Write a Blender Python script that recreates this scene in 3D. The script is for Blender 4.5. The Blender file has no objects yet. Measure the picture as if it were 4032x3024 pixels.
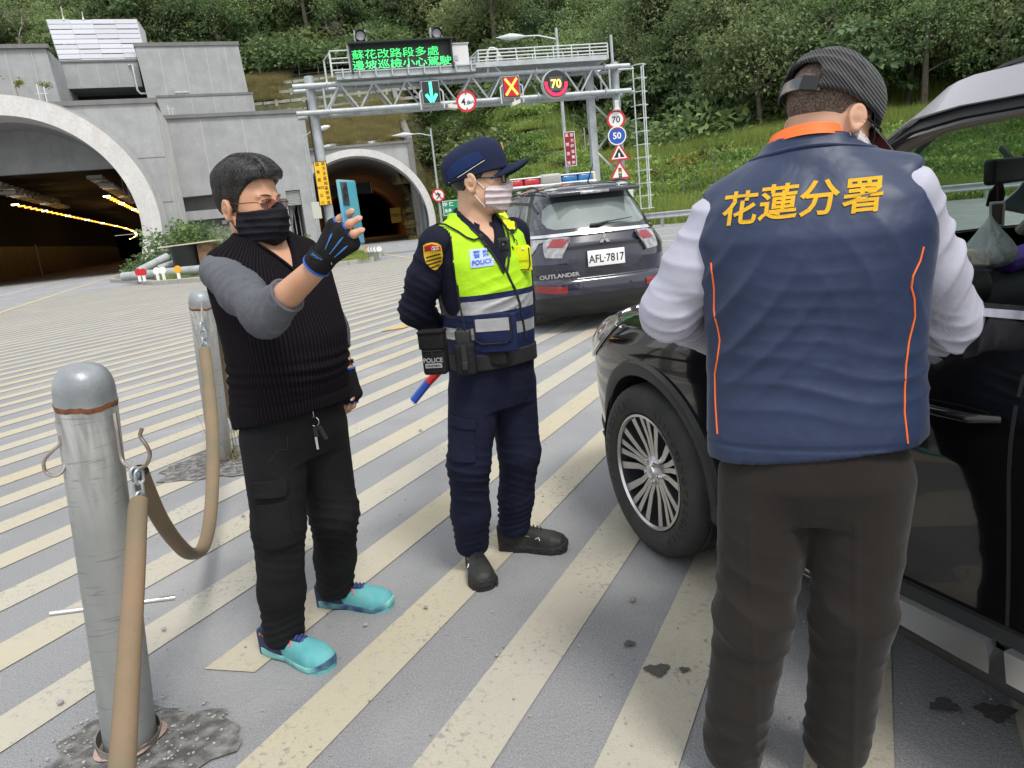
import bpy, bmesh, math, random
import numpy as np
from mathutils import Vector, Matrix
from mathutils.geometry import tessellate_polygon
PI = math.pi; ZV = np.array([0, 0, 1.])
random.seed(7); np.random.seed(7)
SC = bpy.context.scene
COL = SC.collection
# ------------------------------------------------------------ camera
FPX, HC = 740.0, 1.4
PITCH, ROLL = math.radians(12.87), math.radians(5.9)
_fw = np.array([0, math.cos(PITCH), -math.sin(PITCH)])
_u0 = np.cross([1., 0, 0], _fw)
_r = np.array([1., 0, 0]) * math.cos(ROLL) - _u0 * math.sin(ROLL)
_u = np.cross(_r, _fw)
CAM0 = np.array([0, 0, HC])
camd = bpy.data.cameras.new('camera'); cam = bpy.data.objects.new('camera', camd); COL.objects.link(cam)
camd.sensor_width = 36; camd.lens = 36 * FPX / 1024; camd.clip_start = .05; camd.clip_end = 2000
cam.matrix_world = Matrix(((_r[0],_u[0],-_fw[0],0),(_r[1],_u[1],-_fw[1],0),(_r[2],_u[2],-_fw[2],HC),(0,0,0,1)))
SC.camera = cam
# ------------------------------------------------------------ light
SC.view_settings.view_transform = 'Standard'
try: SC.view_settings.look = 'None'
except Exception: pass
SC.view_settings.exposure = 0.92
SC.view_settings.gamma = 1
SC.view_settings.use_curve_mapping = False
SUN_EL, SUN_AZ = math.radians(58), math.radians(150)
W = bpy.data.worlds.new('World'); SC.world = W; W.use_nodes = True
nt = W.node_tree; nt.nodes.clear()
def _n(nt, t, **k):
    n = nt.nodes.new(t)
    for a, b in k.items(): setattr(n, a, b)
    return n
sky = _n(nt, 'ShaderNodeTexSky', sky_type='NISHITA'); sky.sun_disc = False
sky.sun_elevation = SUN_EL; sky.sun_rotation = SUN_AZ; sky.air_density = 1.2; sky.dust_density = 3
bg = _n(nt, 'ShaderNodeBackground'); bg.inputs[1].default_value = .12
mx = _n(nt, 'ShaderNodeMix', data_type='RGBA'); mx.inputs[0].default_value = .8
tc = _n(nt,'ShaderNodeTexCoord'); mp = _n(nt,'ShaderNodeMapping'); mp.inputs['Scale'].default_value = (1,1,2.4)
nz = _n(nt,'ShaderNodeTexNoise'); nz.inputs['Scale'].default_value = 1.6; nz.inputs['Detail'].default_value = 5
rp = _n(nt,'ShaderNodeValToRGB'); rp.color_ramp.elements[0].position = .3; rp.color_ramp.elements[1].position = .72
rp.color_ramp.elements[0].color = (3.6, 3.75, 4.0, 1); rp.color_ramp.elements[1].color = (7.6, 7.6, 7.5, 1)
nt.links.new(tc.outputs['Generated'], mp.inputs[0]); nt.links.new(mp.outputs[0], nz.inputs['Vector'])
nt.links.new(nz.outputs[0],rp.inputs[0]); nt.links.new(sky.outputs[0],mx.inputs[6]); nt.links.new(rp.outputs[0],mx.inputs[7])
nt.links.new(mx.outputs[2],bg.inputs[0]); wo = _n(nt,'ShaderNodeOutputWorld'); nt.links.new(bg.outputs[0],wo.inputs[0])
sd = bpy.data.lights.new('sun', 'SUN'); sd.energy = 1.3; sd.angle = math.radians(14); sd.color = (1, .97, .92)
sun = bpy.data.objects.new('sun', sd); COL.objects.link(sun)
_sv = Vector((math.sin(SUN_AZ) * math.cos(SUN_EL), math.cos(SUN_AZ) * math.cos(SUN_EL), math.sin(SUN_EL)))
sun.rotation_euler = _sv.to_track_quat('Z', 'Y').to_euler(); sun.location = (0, 0, 60)
SC.cycles.max_bounces = 8; SC.cycles.transparent_max_bounces = 12
SC.cycles.use_denoising = True
# ------------------------------------------------------------ measuring helpers
def ray(x, y):
    return (_fw * FPX + _r * (x / 2.1602 - 512) - _u * (y / 2.1602 - 384)) / FPX
def G(x, y, z=0.):
    d = ray(x, y); return CAM0 + d * ((z - HC) / d[2])
def A(x, y, Y):
    d = ray(x, y); return CAM0 + d * (Y / d[1])
LANE = math.radians(110.8)
UU = np.array([math.cos(LANE), math.sin(LANE), 0]); RR = np.array([math.sin(LANE), -math.cos(LANE), 0])
def LW(r, w, z=0., U=UU, R=RR): return R * r + U * w + np.array([0, 0, z])
# ------------------------------------------------------------ object helpers
ORG = {}
def prop(o, label=None, cat=None, group=None, kind=None):
    if label: o['label'] = label
    if cat: o['category'] = cat
    if group: o['group'] = group
    if kind: o['kind'] = kind
    return o
def thing(name, loc, label=None, cat=None, group=None, kind=None):
    o = bpy.data.objects.new(name,None); COL.objects.link(o); o.location = tuple(map(float,loc)); o.empty_display_size = .1
    ORG[o.name] = np.array(loc, float)
    return prop(o, label, cat, group, kind)
def link(name, me, parent=None, origin=None):
    o = bpy.data.objects.new(name, me); COL.objects.link(o)
    if parent is not None:
        o.parent = parent; ORG[o.name] = ORG[parent.name]
        if origin is not None: o.location = tuple(origin - ORG[parent.name]); ORG[o.name] = np.array(origin,float)
    else:
        ORG[o.name] = np.zeros(3) if origin is None else np.array(origin, float)
        o.location = tuple(ORG[o.name])
    return o
def set_mats(me, mats):
    for m in (mats if isinstance(mats, (list, tuple)) else [mats]): me.materials.append(m)
def nmesh(name, V, F, mats, parent=None, smooth=False, origin=None, mi=None, attrs=None, uv=None):
    """V Nx3 world, F list or MxK array; verts are stored relative to the parent's (or the given) origin."""
    V = np.asarray(V, float)
    if origin is None: org = ORG[parent.name] if parent is not None else np.array([0, 0, 0.])
    else: org = np.array(origin, float)
    me = bpy.data.meshes.new(name)
    if isinstance(F, np.ndarray):
        K = F.shape[1]; n = len(F)
        me.vertices.add(len(V)); me.vertices.foreach_set('co', (V - org).astype(np.float32).ravel())
        me.loops.add(n * K); me.loops.foreach_set('vertex_index', F.astype(np.int32).ravel())
        me.polygons.add(n); me.polygons.foreach_set('loop_start', np.arange(0, n * K, K, dtype=np.int32))
        try: me.polygons.foreach_set('loop_total', np.full(n, K, dtype=np.int32))
        except Exception: pass
        me.update(calc_edges=True)
    else:
        me.from_pydata([tuple(v) for v in (V - org)], [], F); me.update()
    set_mats(me, mats)
    if mi is not None: me.polygons.foreach_set('material_index', np.asarray(mi, dtype=np.int32))
    if smooth is True: me.polygons.foreach_set('use_smooth', np.ones(len(me.polygons), dtype=bool))
    if attrs:
        for k, a in attrs.items():
            at = me.attributes.new(k,'FLOAT','POINT'); at.data.foreach_set('value',np.asarray(a,dtype=np.float32))
    me.update()
    o = link(name,me,parent,origin if (parent is not None and origin is not None) else (origin if parent is None else None))
    if isinstance(smooth, (int, float)) and smooth is not True and smooth is not False: autosmooth(o, smooth)
    return o
def autosmooth(o, deg):
    me = o.data
    bm = bmesh.new(); bm.from_mesh(me); c = math.cos(math.radians(deg))
    for f in bm.faces: f.smooth = True
    for e in bm.edges:
        if len(e.link_faces) == 2:
            if e.link_faces[0].normal.dot(e.link_faces[1].normal) < c: e.smooth = False
    bm.to_mesh(me); bm.free()
def nz3(v):
    v = np.asarray(v, float); return v / (np.linalg.norm(v) + 1e-12)
def frame(d, up=(0, 0, 1)):
    d = nz3(d); up = np.asarray(up, float)
    if abs(d @ nz3(up)) > .98: up = np.array([1., 0, 0]) if abs(d[0]) < .9 else np.array([0, 1., 0])
    x = nz3(np.cross(up, d)); y = np.cross(d, x); return x, y, d
class MB:
    def __init__(s): s.v = []; s.f = []; s.m = []
    def add(s, V, F, mi=0):
        b = len(s.v); s.v += [tuple(map(float,p)) for p in V]; s.f += [tuple(b + i for i in f) for f in F]; s.m += [mi] * len(F); return s
    def box(s, c, size, X=(1, 0, 0), Y=(0, 1, 0), Z=(0, 0, 1), mi=0, taper=1.):
        c = np.asarray(c, float); X, Y, Z = [np.asarray(a, float) * (l / 2) for a, l in zip((X, Y, Z), size)]
        V = [c + X * i * (taper if k > 0 else 1) + Y * j * (taper if k > 0 else 1) + Z * k for k in (-1,1) for j in (-1,1) for i in (-1,1)]
        return s.add(V,[(0,2,3,1),(4,5,7,6),(0,1,5,4),(2,6,7,3),(0,4,6,2),(1,3,7,5)],mi)
    def rbox(s, c, size, r=.01, X=(1, 0, 0), Y=(0, 1, 0), Z=(0, 0, 1), mi=0, seg=3):
        bm = bmesh.new(); bmesh.ops.create_cube(bm, size=1)
        for v in bm.verts: v.co = Vector((v.co.x * size[0], v.co.y * size[1], v.co.z * size[2]))
        bmesh.ops.bevel(bm,geom=bm.edges[:],offset=min(r,min(size) * .49),segments=seg,affect='EDGES',profile=.5)
        X, Y, Z, c = [np.asarray(a, float) for a in (X, Y, Z, c)]
        bm.verts.index_update()
        V = [c + X * v.co.x + Y * v.co.y + Z * v.co.z for v in bm.verts]; F = [[v.index for v in f.verts] for f in bm.faces]
        bm.free(); return s.add(V, F, mi)
    def tube(s, P, r, n=10, cap=True, mi=0, closed=False, flat=1., up=(0, 0, 1)):
        P = [np.asarray(p, float) for p in P]; N = len(P); R = r if hasattr(r, '__len__') else [r] * N
        V = []; x = None
        for i, p in enumerate(P):
            d = (P[(i + 1) % N] - P[i - 1]) if closed else (P[min(i + 1, N - 1)] - P[max(i - 1, 0)])
            d = nz3(d)
            if x is None: x, y, _ = frame(d, up)
            else:
                x = nz3(x - d * (x @ d)); y = np.cross(d, x)
            for k in range(n):
                a = 2 * PI * k / n; V.append(p + (x * math.cos(a) + y * math.sin(a) * flat) * R[i])
        F = []
        for i in range(N if closed else N - 1):
            j = (i + 1) % N
            for k in range(n): F.append((i * n + k, i * n + (k + 1) % n, j * n + (k + 1) % n, j * n + k))
        if cap and not closed: F.append(tuple(range(n))[::-1]); F.append(tuple((N - 1) * n + k for k in range(n)))
        return s.add(V, F, mi)
    def lathe(s, prof, c, axis=(0, 0, 1), n=24, mi=0, closed=False, sx=1., X=None, cap=True):
        c = np.asarray(c, float); x, y, d = frame(axis)
        if X is not None: x = nz3(X); y = np.cross(d, x)
        V = []; N = len(prof)
        for r, h in prof:
            for k in range(n):
                a = 2 * PI * k / n; V.append(c + d * h + (x * math.cos(a) * sx + y * math.sin(a)) * r)
        F = [(i * n + k,i * n + (k + 1) % n,(i + 1) * n + (k + 1) % n,(i + 1) * n + k) for i in range(N - 1) for k in range(n)]
        if closed: F += [((N - 1) * n + k, (N - 1) * n + (k + 1) % n, (k + 1) % n, k) for k in range(n)]
        elif cap:
            if prof[0][0] > 1e-4: F.append(tuple(range(n))[::-1])
            if prof[-1][0] > 1e-4: F.append(tuple((N - 1) * n + k for k in range(n)))
        return s.add(V, F, mi)
    def prism(s, poly, c, X, Y, depth, mi=0, mi_side=None):
        """polygon poly (2D) in plane X,Y at c, extruded by vector depth"""
        c, X, Y, D = [np.asarray(a, float) for a in (c, X, Y, depth)]
        P = [c + X * a + Y * b for a, b in poly]; n = len(P)
        tri = tessellate_polygon([[Vector((a, b, 0)) for a, b in poly]])
        V = P + [p + D for p in P]
        F = [tuple(t) for t in tri] + [tuple(i + n for i in t[::-1]) for t in tri]
        s.add(V, F, mi); b = len(s.v) - 2 * n
        for i in range(n):
            j = (i + 1) % n; s.f.append((b + i,b + j,b + j + n,b + i + n)); s.m.append(mi if mi_side is None else mi_side)
        return s
    def hexa(s, P8, mi=0):
        return s.add(P8,[(0,3,2,1),(4,5,6,7),(0,1,5,4),(1,2,6,5),(2,3,7,6),(3,0,4,7)],mi)
    def out(s, name, mats, parent=None, smooth=False, origin=None, fixn=True):
        o = nmesh(name, s.v, s.f, mats, parent, False, origin, mi=s.m)
        if fixn or smooth:
            me = o.data; bm = bmesh.new(); bm.from_mesh(me)
            if fixn: bmesh.ops.recalc_face_normals(bm, faces=bm.faces)
            if smooth:
                c = math.cos(math.radians(40 if smooth is True else smooth))
                for f in bm.faces: f.smooth = True
                for e in bm.edges:
                    if len(e.link_faces) == 2 and e.link_faces[0].normal.dot(e.link_faces[1].normal) < c: e.smooth = False
            bm.to_mesh(me); bm.free()
        return o
def quadthick(P, t):
    """hexahedron from a front quad P (4 points) pushed back by vector t"""
    P = [np.asarray(p, float) for p in P]; return P + [p + np.asarray(t, float) for p in P]
def dup(root, loc, label=None, rotz=None, name=None):
    def cp(o, par):
        c = o.copy(); COL.objects.link(c)
        if par is not None: c.parent = par
        for ch in o.children: cp(ch, c)
        return c
    r = cp(root, None); r.location = tuple(map(float, loc)); ORG[r.name] = np.array(loc, float)
    if rotz is not None: r.rotation_euler = (0, 0, rotz)
    if label: r['label'] = label
    return r
def text(name, s, mat, size, c, X, Y, parent=None, thick=.0015, bold=0., align='CENTER', sx=1., shear=0.):
    """flat lettering as mesh: c = centre of the line, X right, Y up"""
    cu = bpy.data.curves.new(name,'FONT'); cu.body = s; cu.align_x = align; cu.align_y = 'CENTER'; cu.size = size
    cu.extrude = thick; cu.offset = bold; cu.resolution_u = 3; cu.shear = shear
    o = bpy.data.objects.new(name + '_t', cu); COL.objects.link(o)
    me = bpy.data.meshes.new_from_object(o.evaluated_get(bpy.context.evaluated_depsgraph_get()))
    bpy.data.objects.remove(o); bpy.data.curves.remove(cu)
    n = len(me.vertices); co = np.empty(n * 3); me.vertices.foreach_get('co', co); co = co.reshape(-1, 3)
    if n and align == 'CENTER':
        co[:, 1] -= (co[:, 1].max() + co[:, 1].min()) / 2
        co[:, 0] -= (co[:, 0].max() + co[:, 0].min()) / 2
    X, Y, c = nz3(X), nz3(Y), np.asarray(c, float); Z = np.cross(X, Y)
    Wd = c + np.outer(co[:, 0] * sx, X) + np.outer(co[:, 1], Y) + np.outer(co[:, 2], Z)
    org = ORG[parent.name] if parent is not None else np.zeros(3)
    me.vertices.foreach_set('co',(Wd - org).ravel()); me.materials.clear(); me.materials.append(mat); me.update(); me.name = name
    return link(name, me, parent)
# ------------------------------------------------------------ materials
def S(nt, sock, v):
    if isinstance(v, bpy.types.NodeSocket): nt.links.new(v, sock)
    else: sock.default_value = v
def mat(name,col=(.5,.5,.5),rough=.6,metal=0.,col2=None,nscale=8.,ncon=(.35,.65),detail=4.,bump=0.,bscale=60.,bdist=.01,
        coat=0.,trans=0.,ior=1.45,emit=None,estr=0.,spec=.5,alpha=1.,aniso=None,rough2=None,sheen=0.,extra=None,coords='Object',bstretch=None,nstretch=None,orand=0.):
    m = bpy.data.materials.new(name); m.use_nodes = True; nt = m.node_tree; b = nt.nodes['Principled BSDF']
    c4 = tuple(col) + (1,) if len(col) == 3 else col
    b.inputs['Base Color'].default_value = c4; b.inputs['Roughness'].default_value = rough; b.inputs['Metallic'].default_value = metal
    b.inputs['Coat Weight'].default_value = coat; b.inputs['Coat Roughness'].default_value = .04
    b.inputs['Transmission Weight'].default_value = trans; b.inputs['IOR'].default_value = ior; b.inputs['Alpha'].default_value = alpha
    b.inputs['Specular IOR Level'].default_value = spec; b.inputs['Sheen Weight'].default_value = sheen
    if emit: b.inputs['Emission Color'].default_value = tuple(emit) + (1,); b.inputs['Emission Strength'].default_value = estr
    tc = nt.nodes.new('ShaderNodeTexCoord'); src = tc.outputs[coords]
    def noise(scale, detail=4., stretch=None, dist=0.):
        n = nt.nodes.new('ShaderNodeTexNoise'); n.inputs['Scale'].default_value = scale; n.inputs['Detail'].default_value = detail; n.inputs['Distortion'].default_value = dist
        if stretch:
            mp = nt.nodes.new('ShaderNodeMapping'); mp.inputs['Scale'].default_value = stretch; nt.links.new(src,mp.inputs[0]); nt.links.new(mp.outputs[0],n.inputs['Vector'])
        else: nt.links.new(src, n.inputs['Vector'])
        return n.outputs[0]
    def ramp(f, stops):
        r = nt.nodes.new('ShaderNodeValToRGB'); nt.links.new(f, r.inputs[0]); e = r.color_ramp.elements
        while len(e) < len(stops): e.new(.5)
        for k, (p, c) in enumerate(stops):
            e[k].position = p; e[k].color = (tuple(c) + (1,)) if hasattr(c, '__len__') else (c, c, c, 1)
        return r.outputs[0]
    def mix(f, a, c2, mode='MIX'):
        x = nt.nodes.new('ShaderNodeMix'); x.data_type = 'RGBA'; x.blend_type = mode
        S(nt, x.inputs[0], f)
        for k, v in ((6, a), (7, c2)):
            if isinstance(v, bpy.types.NodeSocket): nt.links.new(v, x.inputs[k])
            else: x.inputs[k].default_value = tuple(v)[:3] + (1,)
        return x.outputs[2]
    def math_(op, a, b_=0., clamp=False):
        x = nt.nodes.new('ShaderNodeMath'); x.operation = op; x.use_clamp = clamp; S(nt,x.inputs[0],a); S(nt,x.inputs[1],b_); return x.outputs[0]
    cur = None
    if col2 is not None:
        f = ramp(noise(nscale, detail, nstretch), [(ncon[0], 0.), (ncon[1], 1.)]); cur = mix(f, col, col2)
    if orand:
        oi = nt.nodes.new('ShaderNodeObjectInfo'); k = math_('MULTIPLY_ADD',oi.outputs['Random'],orand); k.node.inputs[2].default_value = 1 - orand / 2
        hs = nt.nodes.new('ShaderNodeHueSaturation'); nt.links.new(k, hs.inputs['Value'])
        if cur is None: hs.inputs['Color'].default_value = c4
        else: nt.links.new(cur, hs.inputs['Color'])
        cur = hs.outputs[0]
    H = dict(nt=nt,b=b,noise=noise,ramp=ramp,mix=mix,math=math_,src=src,tc=tc,col=cur if cur is not None else c4[:3])
    if rough2 is not None:
        nt.links.new(ramp(noise(nscale * 1.7, 3), [(.3, rough), (.7, rough2)]), b.inputs['Roughness'])
    if extra:
        r_ = extra(H)
        if r_ is not None: cur = r_
    if cur is not None: nt.links.new(cur, b.inputs['Base Color'])
    if bump:
        bp = nt.nodes.new('ShaderNodeBump'); bp.inputs['Strength'].default_value = bump; bp.inputs['Distance'].default_value = bdist
        nt.links.new(noise(bscale,5,bstretch),bp.inputs['Height']); nt.links.new(bp.outputs[0],b.inputs['Normal'])
        if 'bump_in' in H: nt.links.new(H['bump_in'], bp.inputs['Normal'])
    elif 'bump_in' in H: nt.links.new(H['bump_in'], b.inputs['Normal'])
    return m
def hbump(H, height, strength=.5, dist=.01):
    nt = H['nt']; bp = nt.nodes.new('ShaderNodeBump'); bp.inputs['Strength'].default_value = strength; bp.inputs['Distance'].default_value = dist
    nt.links.new(height, bp.inputs['Height'])
    if 'bump_in' in H: nt.links.new(H['bump_in'], bp.inputs['Normal'])
    H['bump_in'] = bp.outputs[0]; return bp
# ------------------------------------------------------------ ground, road, markings
def x_asph(H):
    big = H['ramp'](H['noise'](.35,5),[(.32,0),(.7,1)]); sp = H['ramp'](H['noise'](170,3),[(.36,0),(.62,1)])
    fine = H['ramp'](H['noise'](420, 2), [(.5, 0), (.72, 1)])
    c = H['mix'](big, (.265, .268, .276), (.345, .345, .347))
    c = H['mix'](H['math']('MULTIPLY', sp, .75), c, (.17, .172, .18))
    c = H['mix'](H['math']('MULTIPLY', fine, .7), c, (.46, .46, .455))
    d = H['ramp'](H['noise'](1.1, 6, None, .4), [(.5, 0), (.75, 1)])
    c = H['mix'](H['math']('MULTIPLY', d, .55), c, (.42, .42, .41))
    hbump(H, H['noise'](260, 3), .8, .006)
    hbump(H, H['noise'](70, 3), .4, .01)
    return c
M_ASPH = mat('asphalt', rough=.88, extra=x_asph, spec=.35)
def x_paint(base, dust):
    def f(H):
        oi = H['nt'].nodes.new('ShaderNodeObjectInfo')
        c = H['mix'](oi.outputs['Random'], base, (.46, .43, .35))
        big = H['ramp'](H['noise'](.9, 5), [(.35, 0), (.75, 1)])
        c = H['mix'](H['math']('MULTIPLY', big, .75), c, (.40, .385, .345))
        wear = H['ramp'](H['noise'](48, 6, None, .3), [(.56, 0), (.66, 1)])
        w2 = H['ramp'](H['noise'](2.2, 4), [(.42, 0), (.62, 1)])
        k = H['math']('MULTIPLY', wear, w2)
        c = H['mix'](H['math']('MULTIPLY', k, .8), c, (.2, .2, .2))
        cr = H['ramp'](H['noise'](9, 8, None, 1.4), [(.493, 0), (.5, 1), (.507, 0)])
        c = H['mix'](H['math']('MULTIPLY', cr, .35), c, (.22, .21, .19))
        sp = H['ramp'](H['noise'](230, 3), [(.4, 1), (.58, 0)])
        c = H['mix'](H['math']('MULTIPLY', sp, .22), c, (.27, .25, .2))
        hbump(H, H['noise'](200, 3), .5, .004)
        return c
    return f
M_STRIPE = mat('stripe_paint', rough=.75, extra=x_paint((.48, .42, .29), 1), spec=.35)
M_WHITE_LINE = mat('line_paint', (.6, .6, .57), .75, col2=(.4, .4, .39), nscale=3, bump=.3)
M_YELLOW_LINE = mat('yellow_line_paint', (.62, .48, .2), .75, col2=(.45, .4, .28), nscale=3, bump=.3)
def x_conc(c1, c2, c3, streak=.35, sc=1.):
    def f(H):
        a = H['ramp'](H['noise'](.9 * sc, 6, None, .3), [(.3, 0), (.72, 1)]); c = H['mix'](a, c1, c2)
        v = H['ramp'](H['noise'](1.6 * sc, 6, (1.6, 1.6, .12)), [(.5, 0), (.78, 1)])
        c = H['mix'](H['math']('MULTIPLY', v, streak), c, c3)
        p = H['ramp'](H['noise'](7 * sc,8,None,.8),[(.38,0),(.62,1)]); c = H['mix'](H['math']('MULTIPLY',p,.25),c,c3)
        hbump(H, H['noise'](14 * sc, 6), .35, .02)
        return c
    return f
M_CONC = mat('concrete', rough=.9, extra=x_conc((.32, .328, .332), (.41, .418, .422), (.25, .253, .25)))
M_CONC_LT = mat('pale_concrete',rough=.88,extra=x_conc((.58,.58,.56),(.70,.695,.68),(.42,.35,.32),.3,.7))
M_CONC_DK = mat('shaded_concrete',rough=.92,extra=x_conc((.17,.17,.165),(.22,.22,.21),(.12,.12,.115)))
M_KERB = mat('kerb_concrete', rough=.9, extra=x_conc((.33, .325, .3), (.42, .41, .38), (.2, .19, .17), .5, 4))
xs = np.linspace(-900, 900, 61); ys = np.linspace(-300, 1100, 57)
V = np.array([(x, y, 0.) for y in ys for x in xs]); nx = len(xs)
F = np.array([(j * nx + i,j * nx + i + 1,(j + 1) * nx + i + 1,(j + 1) * nx + i) for j in range(len(ys) - 1) for i in range(nx - 1)])
road = nmesh('road',V,F,M_ASPH); prop(road,'grey asphalt road apron dusted with pale grit',kind='structure')
ORG['road'] = np.zeros(3)
SD = math.radians(63.3); SE = np.array([math.cos(SD),math.sin(SD),0]); SN = np.array([-math.sin(SD),math.cos(SD),0])
R2a = math.radians(106.8); R2 = np.array([math.sin(R2a),-math.cos(R2a),0]); R2c = np.array([-3.4,30.8,0]) @ R2
ISL = [(-21.0,40.6),(-16.6,34.6),(-14.6,31.6),(-12.,30.4),(-7.2,30.7),(-5.4,32.6),(-5.6,35.5),(-8.2,44.),(-11.5,58),(-18,60),(-20.9,55),(-21.8,47)]
def xline(c, tdir, P):
    ts = []
    for i in range(len(P)):
        a,b = np.array([*P[i],0.]),np.array([*P[(i + 1) % len(P)],0.]); M2 = np.array([[tdir[0],a[0] - b[0]],[tdir[1],a[1] - b[1]]])
        if abs(np.linalg.det(M2)) < 1e-9: continue
        o = SN * c; t, s = np.linalg.solve(M2, [a[0] - o[0], a[1] - o[1]])
        if 0 <= s <= 1: ts.append(t)
    return ts
rs = random.Random(3)
for k in range(-22, 62):
    c = .524 + .4735 * k + rs.uniform(-.012, .012); w = .098 + rs.uniform(-.006, .006)
    ends = []
    for cc in (c - w, c + w):
        t0 = (-6.28 - cc * (SN @ RR)) / (SE @ RR)
        t1 = (R2c - cc * (SN @ R2)) / (SE @ R2)
        xt = [t for t in xline(cc, SE, ISL) if t > t0]
        if xt: t1 = min(t1, min(xt) - .12)
        ends.append([t0, t1])
    (a0, a1), (b0, b1) = ends
    if k == 3: a0 = 1.55; b0 = 1.51
    if k < -2: a0 = max(a0, -12); b0 = max(b0, -12)
    if min(a1, b1) - max(a0, b0) < .3: continue
    n = max(2, int((a1 - a0) / 1.0)); Lf, Rt = [], []
    jit = .004
    for i in range(n + 1):
        f = i / n
        Lf.append(SN * (c - w + rs.uniform(-jit, jit)) + SE * (a0 + (a1 - a0) * f) + np.array([0, 0, .004]))
        Rt.append(SN * (c + w + rs.uniform(-jit, jit)) + SE * (b0 + (b1 - b0) * f) + np.array([0, 0, .004]))
    nmesh('road_stripe', Lf + Rt, [(i, i + 1, n + 2 + i, n + 1 + i) for i in range(n)], M_STRIPE, road)
def strip(name, P0, P1, w, m, z=.008, parent=road):
    P0,P1 = np.array([*P0[:2],z]),np.array([*P1[:2],z]); d = nz3(P1 - P0); s = np.array([d[1],-d[0],0]) * w / 2
    n = max(1, int(np.linalg.norm(P1 - P0) / 2)); V = []
    for i in range(n + 1): q = P0 + (P1 - P0) * i / n; V += [q - s, q + s]
    return nmesh(name, V, [(2 * i, 2 * i + 1, 2 * i + 3, 2 * i + 2) for i in range(n)], m, parent)
strip('yellow_edge_line', LW(-6.4, 0), LW(-6.4, 110), .16, M_YELLOW_LINE)
strip('white_lane_line', LW(-9.95, 0), LW(-9.95, 110), .15, M_WHITE_LINE)
strip('white_edge_line', LW(-17.3, 0), LW(-17.3, 110), .15, M_WHITE_LINE)
U2 = np.array([math.cos(R2a), math.sin(R2a), 0])
strip('yellow_edge_line', R2 * (R2c + .1), R2 * (R2c + .1) + U2 * 58, .15, M_YELLOW_LINE)
for i in range(9): strip('lane_dash',R2 * (R2c + 3.4) + U2 * (12 + i * 8),R2 * (R2c + 3.4) + U2 * (16 + i * 8),.12,M_WHITE_LINE)
strip('white_edge_line', R2 * (R2c + 7.), R2 * (R2c + 7.) + U2 * 68, .15, M_WHITE_LINE)
M_DARKPATCH = mat('dark_mortar',rough=.95,col=(.085,.083,.08),col2=(.24,.235,.22),nscale=22,ncon=(.40,.68),bump=1,bscale=45,bdist=.012)
def blotch(name, c, r, m, z, n=40, ph=0., sq=1., ang=0., ir=.22, parent=road):
    V = [np.array([c[0], c[1], z])]
    for k in range(n):
        a = 2 * PI * k / n; q = r * (1 + ir * math.sin(3 * a + ph) + ir * .5 * math.sin(7 * a + 2 * ph) + .06 * math.sin(13 * a + ph * 3) + rs.uniform(-.03,.03))
        x, y = q * math.cos(a) * sq, q * math.sin(a)
        V.append(np.array([c[0] + x * math.cos(ang) - y * math.sin(ang),c[1] + x * math.sin(ang) + y * math.cos(ang),z]))
    return nmesh(name, V, [(0, 1 + k, 1 + (k + 1) % n) for k in range(n)], m, parent)
B1, B2 = np.array([-1.235, 1.885, 0]), np.array([-1.97, 4.71, 0])
blotch('mortar_patch', B1 + [.05, -.02, 0], .215, M_DARKPATCH, .0065, ph=1., sq=1.25, ir=.1)
blotch('mortar_patch', B2 + [.12, 0, 0], .36, M_DARKPATCH, .0065, ph=2.2, sq=1.35, ir=.12)
M_STAIN = mat('oil_stain', (.085, .08, .075), .8, bump=.4)
for x,y,r in ((1420,1452,.028),(1478,1452,.012),(2150,1545,.035),(2040,1530,.028),(1360,1395,.014)):
    blotch('dark_stain', G(x, y), r, M_STAIN, .0105, n=22, ph=x, sq=1.3)
M_DUST = mat('pale_dust', (.40, .40, .395), .95, bump=.3)
M_TAN = mat('tan_stain', (.5, .36, .17), .85)
blotch('tan_stain', G(860, 708), .12, M_TAN, .0105, sq=2.4, ang=SD, ph=.4)
M_STONE = mat('road_stone', (.22, .22, .225), .9, col2=(.36, .35, .34), nscale=20, bump=.5, orand=.5)
def stone_mesh(r, seed):
    bm = bmesh.new(); bmesh.ops.create_icosphere(bm, subdivisions=1, radius=r); q = random.Random(seed)
    for v in bm.verts: v.co *= q.uniform(.65, 1.15); v.co.z *= .62
    V = [tuple(v.co) for v in bm.verts]; bm.verts.index_update(); F = [[v.index for v in f.verts] for f in bm.faces]; bm.free(); return np.array(V),F
for i,(x,y,r,lb) in enumerate(((1367,1302,.014,'grey stone on the asphalt right of the police officer\'s boots'),(828 / .8625 * 0 + 526,1118,.012,'small grey stone left of the phone man\'s knee on the asphalt'),
        (920,1318,.010,'dark stone on a stripe below the police officer\'s near boot'),(790,1355,.010,'dark stone in front of the near turquoise shoe'),(133,1525,.014,'grey stone on the dusty stripe left of the near bollard base'),
        (909,933,.014,'pale stone on the stripes between the two standing men'),(300,1040,.012,'stone beside the chain of the near bollard'),(1075,1420,.009,'tiny dark stone on the long stripe at bottom centre'),
        (355, 1365, .012, 'grey stone at the foot of the near bollard'))):
    p = G(x,y); Vv,Ff = stone_mesh(r,i); o = nmesh('pebble',Vv + p + [0,0,r * .45 + .008],Ff,M_STONE,origin=p + [0,0,.008]); prop(o,lb,'stone','loose stones on the asphalt')
mb_v, mb_f = [], []
for i in range(700):
    x,y = rs.uniform(0,2212),rs.uniform(620,1659); p = G(x,y); r = rs.choice((.0012,.002,.002,.003,.004)) * (1 + p[1] * .12)
    Vv,Ff = stone_mesh(r,i); b = len(mb_v); mb_v += list(Vv + p + [0,0,.008]); mb_f += [tuple(b + a for a in f) for f in Ff]
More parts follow.
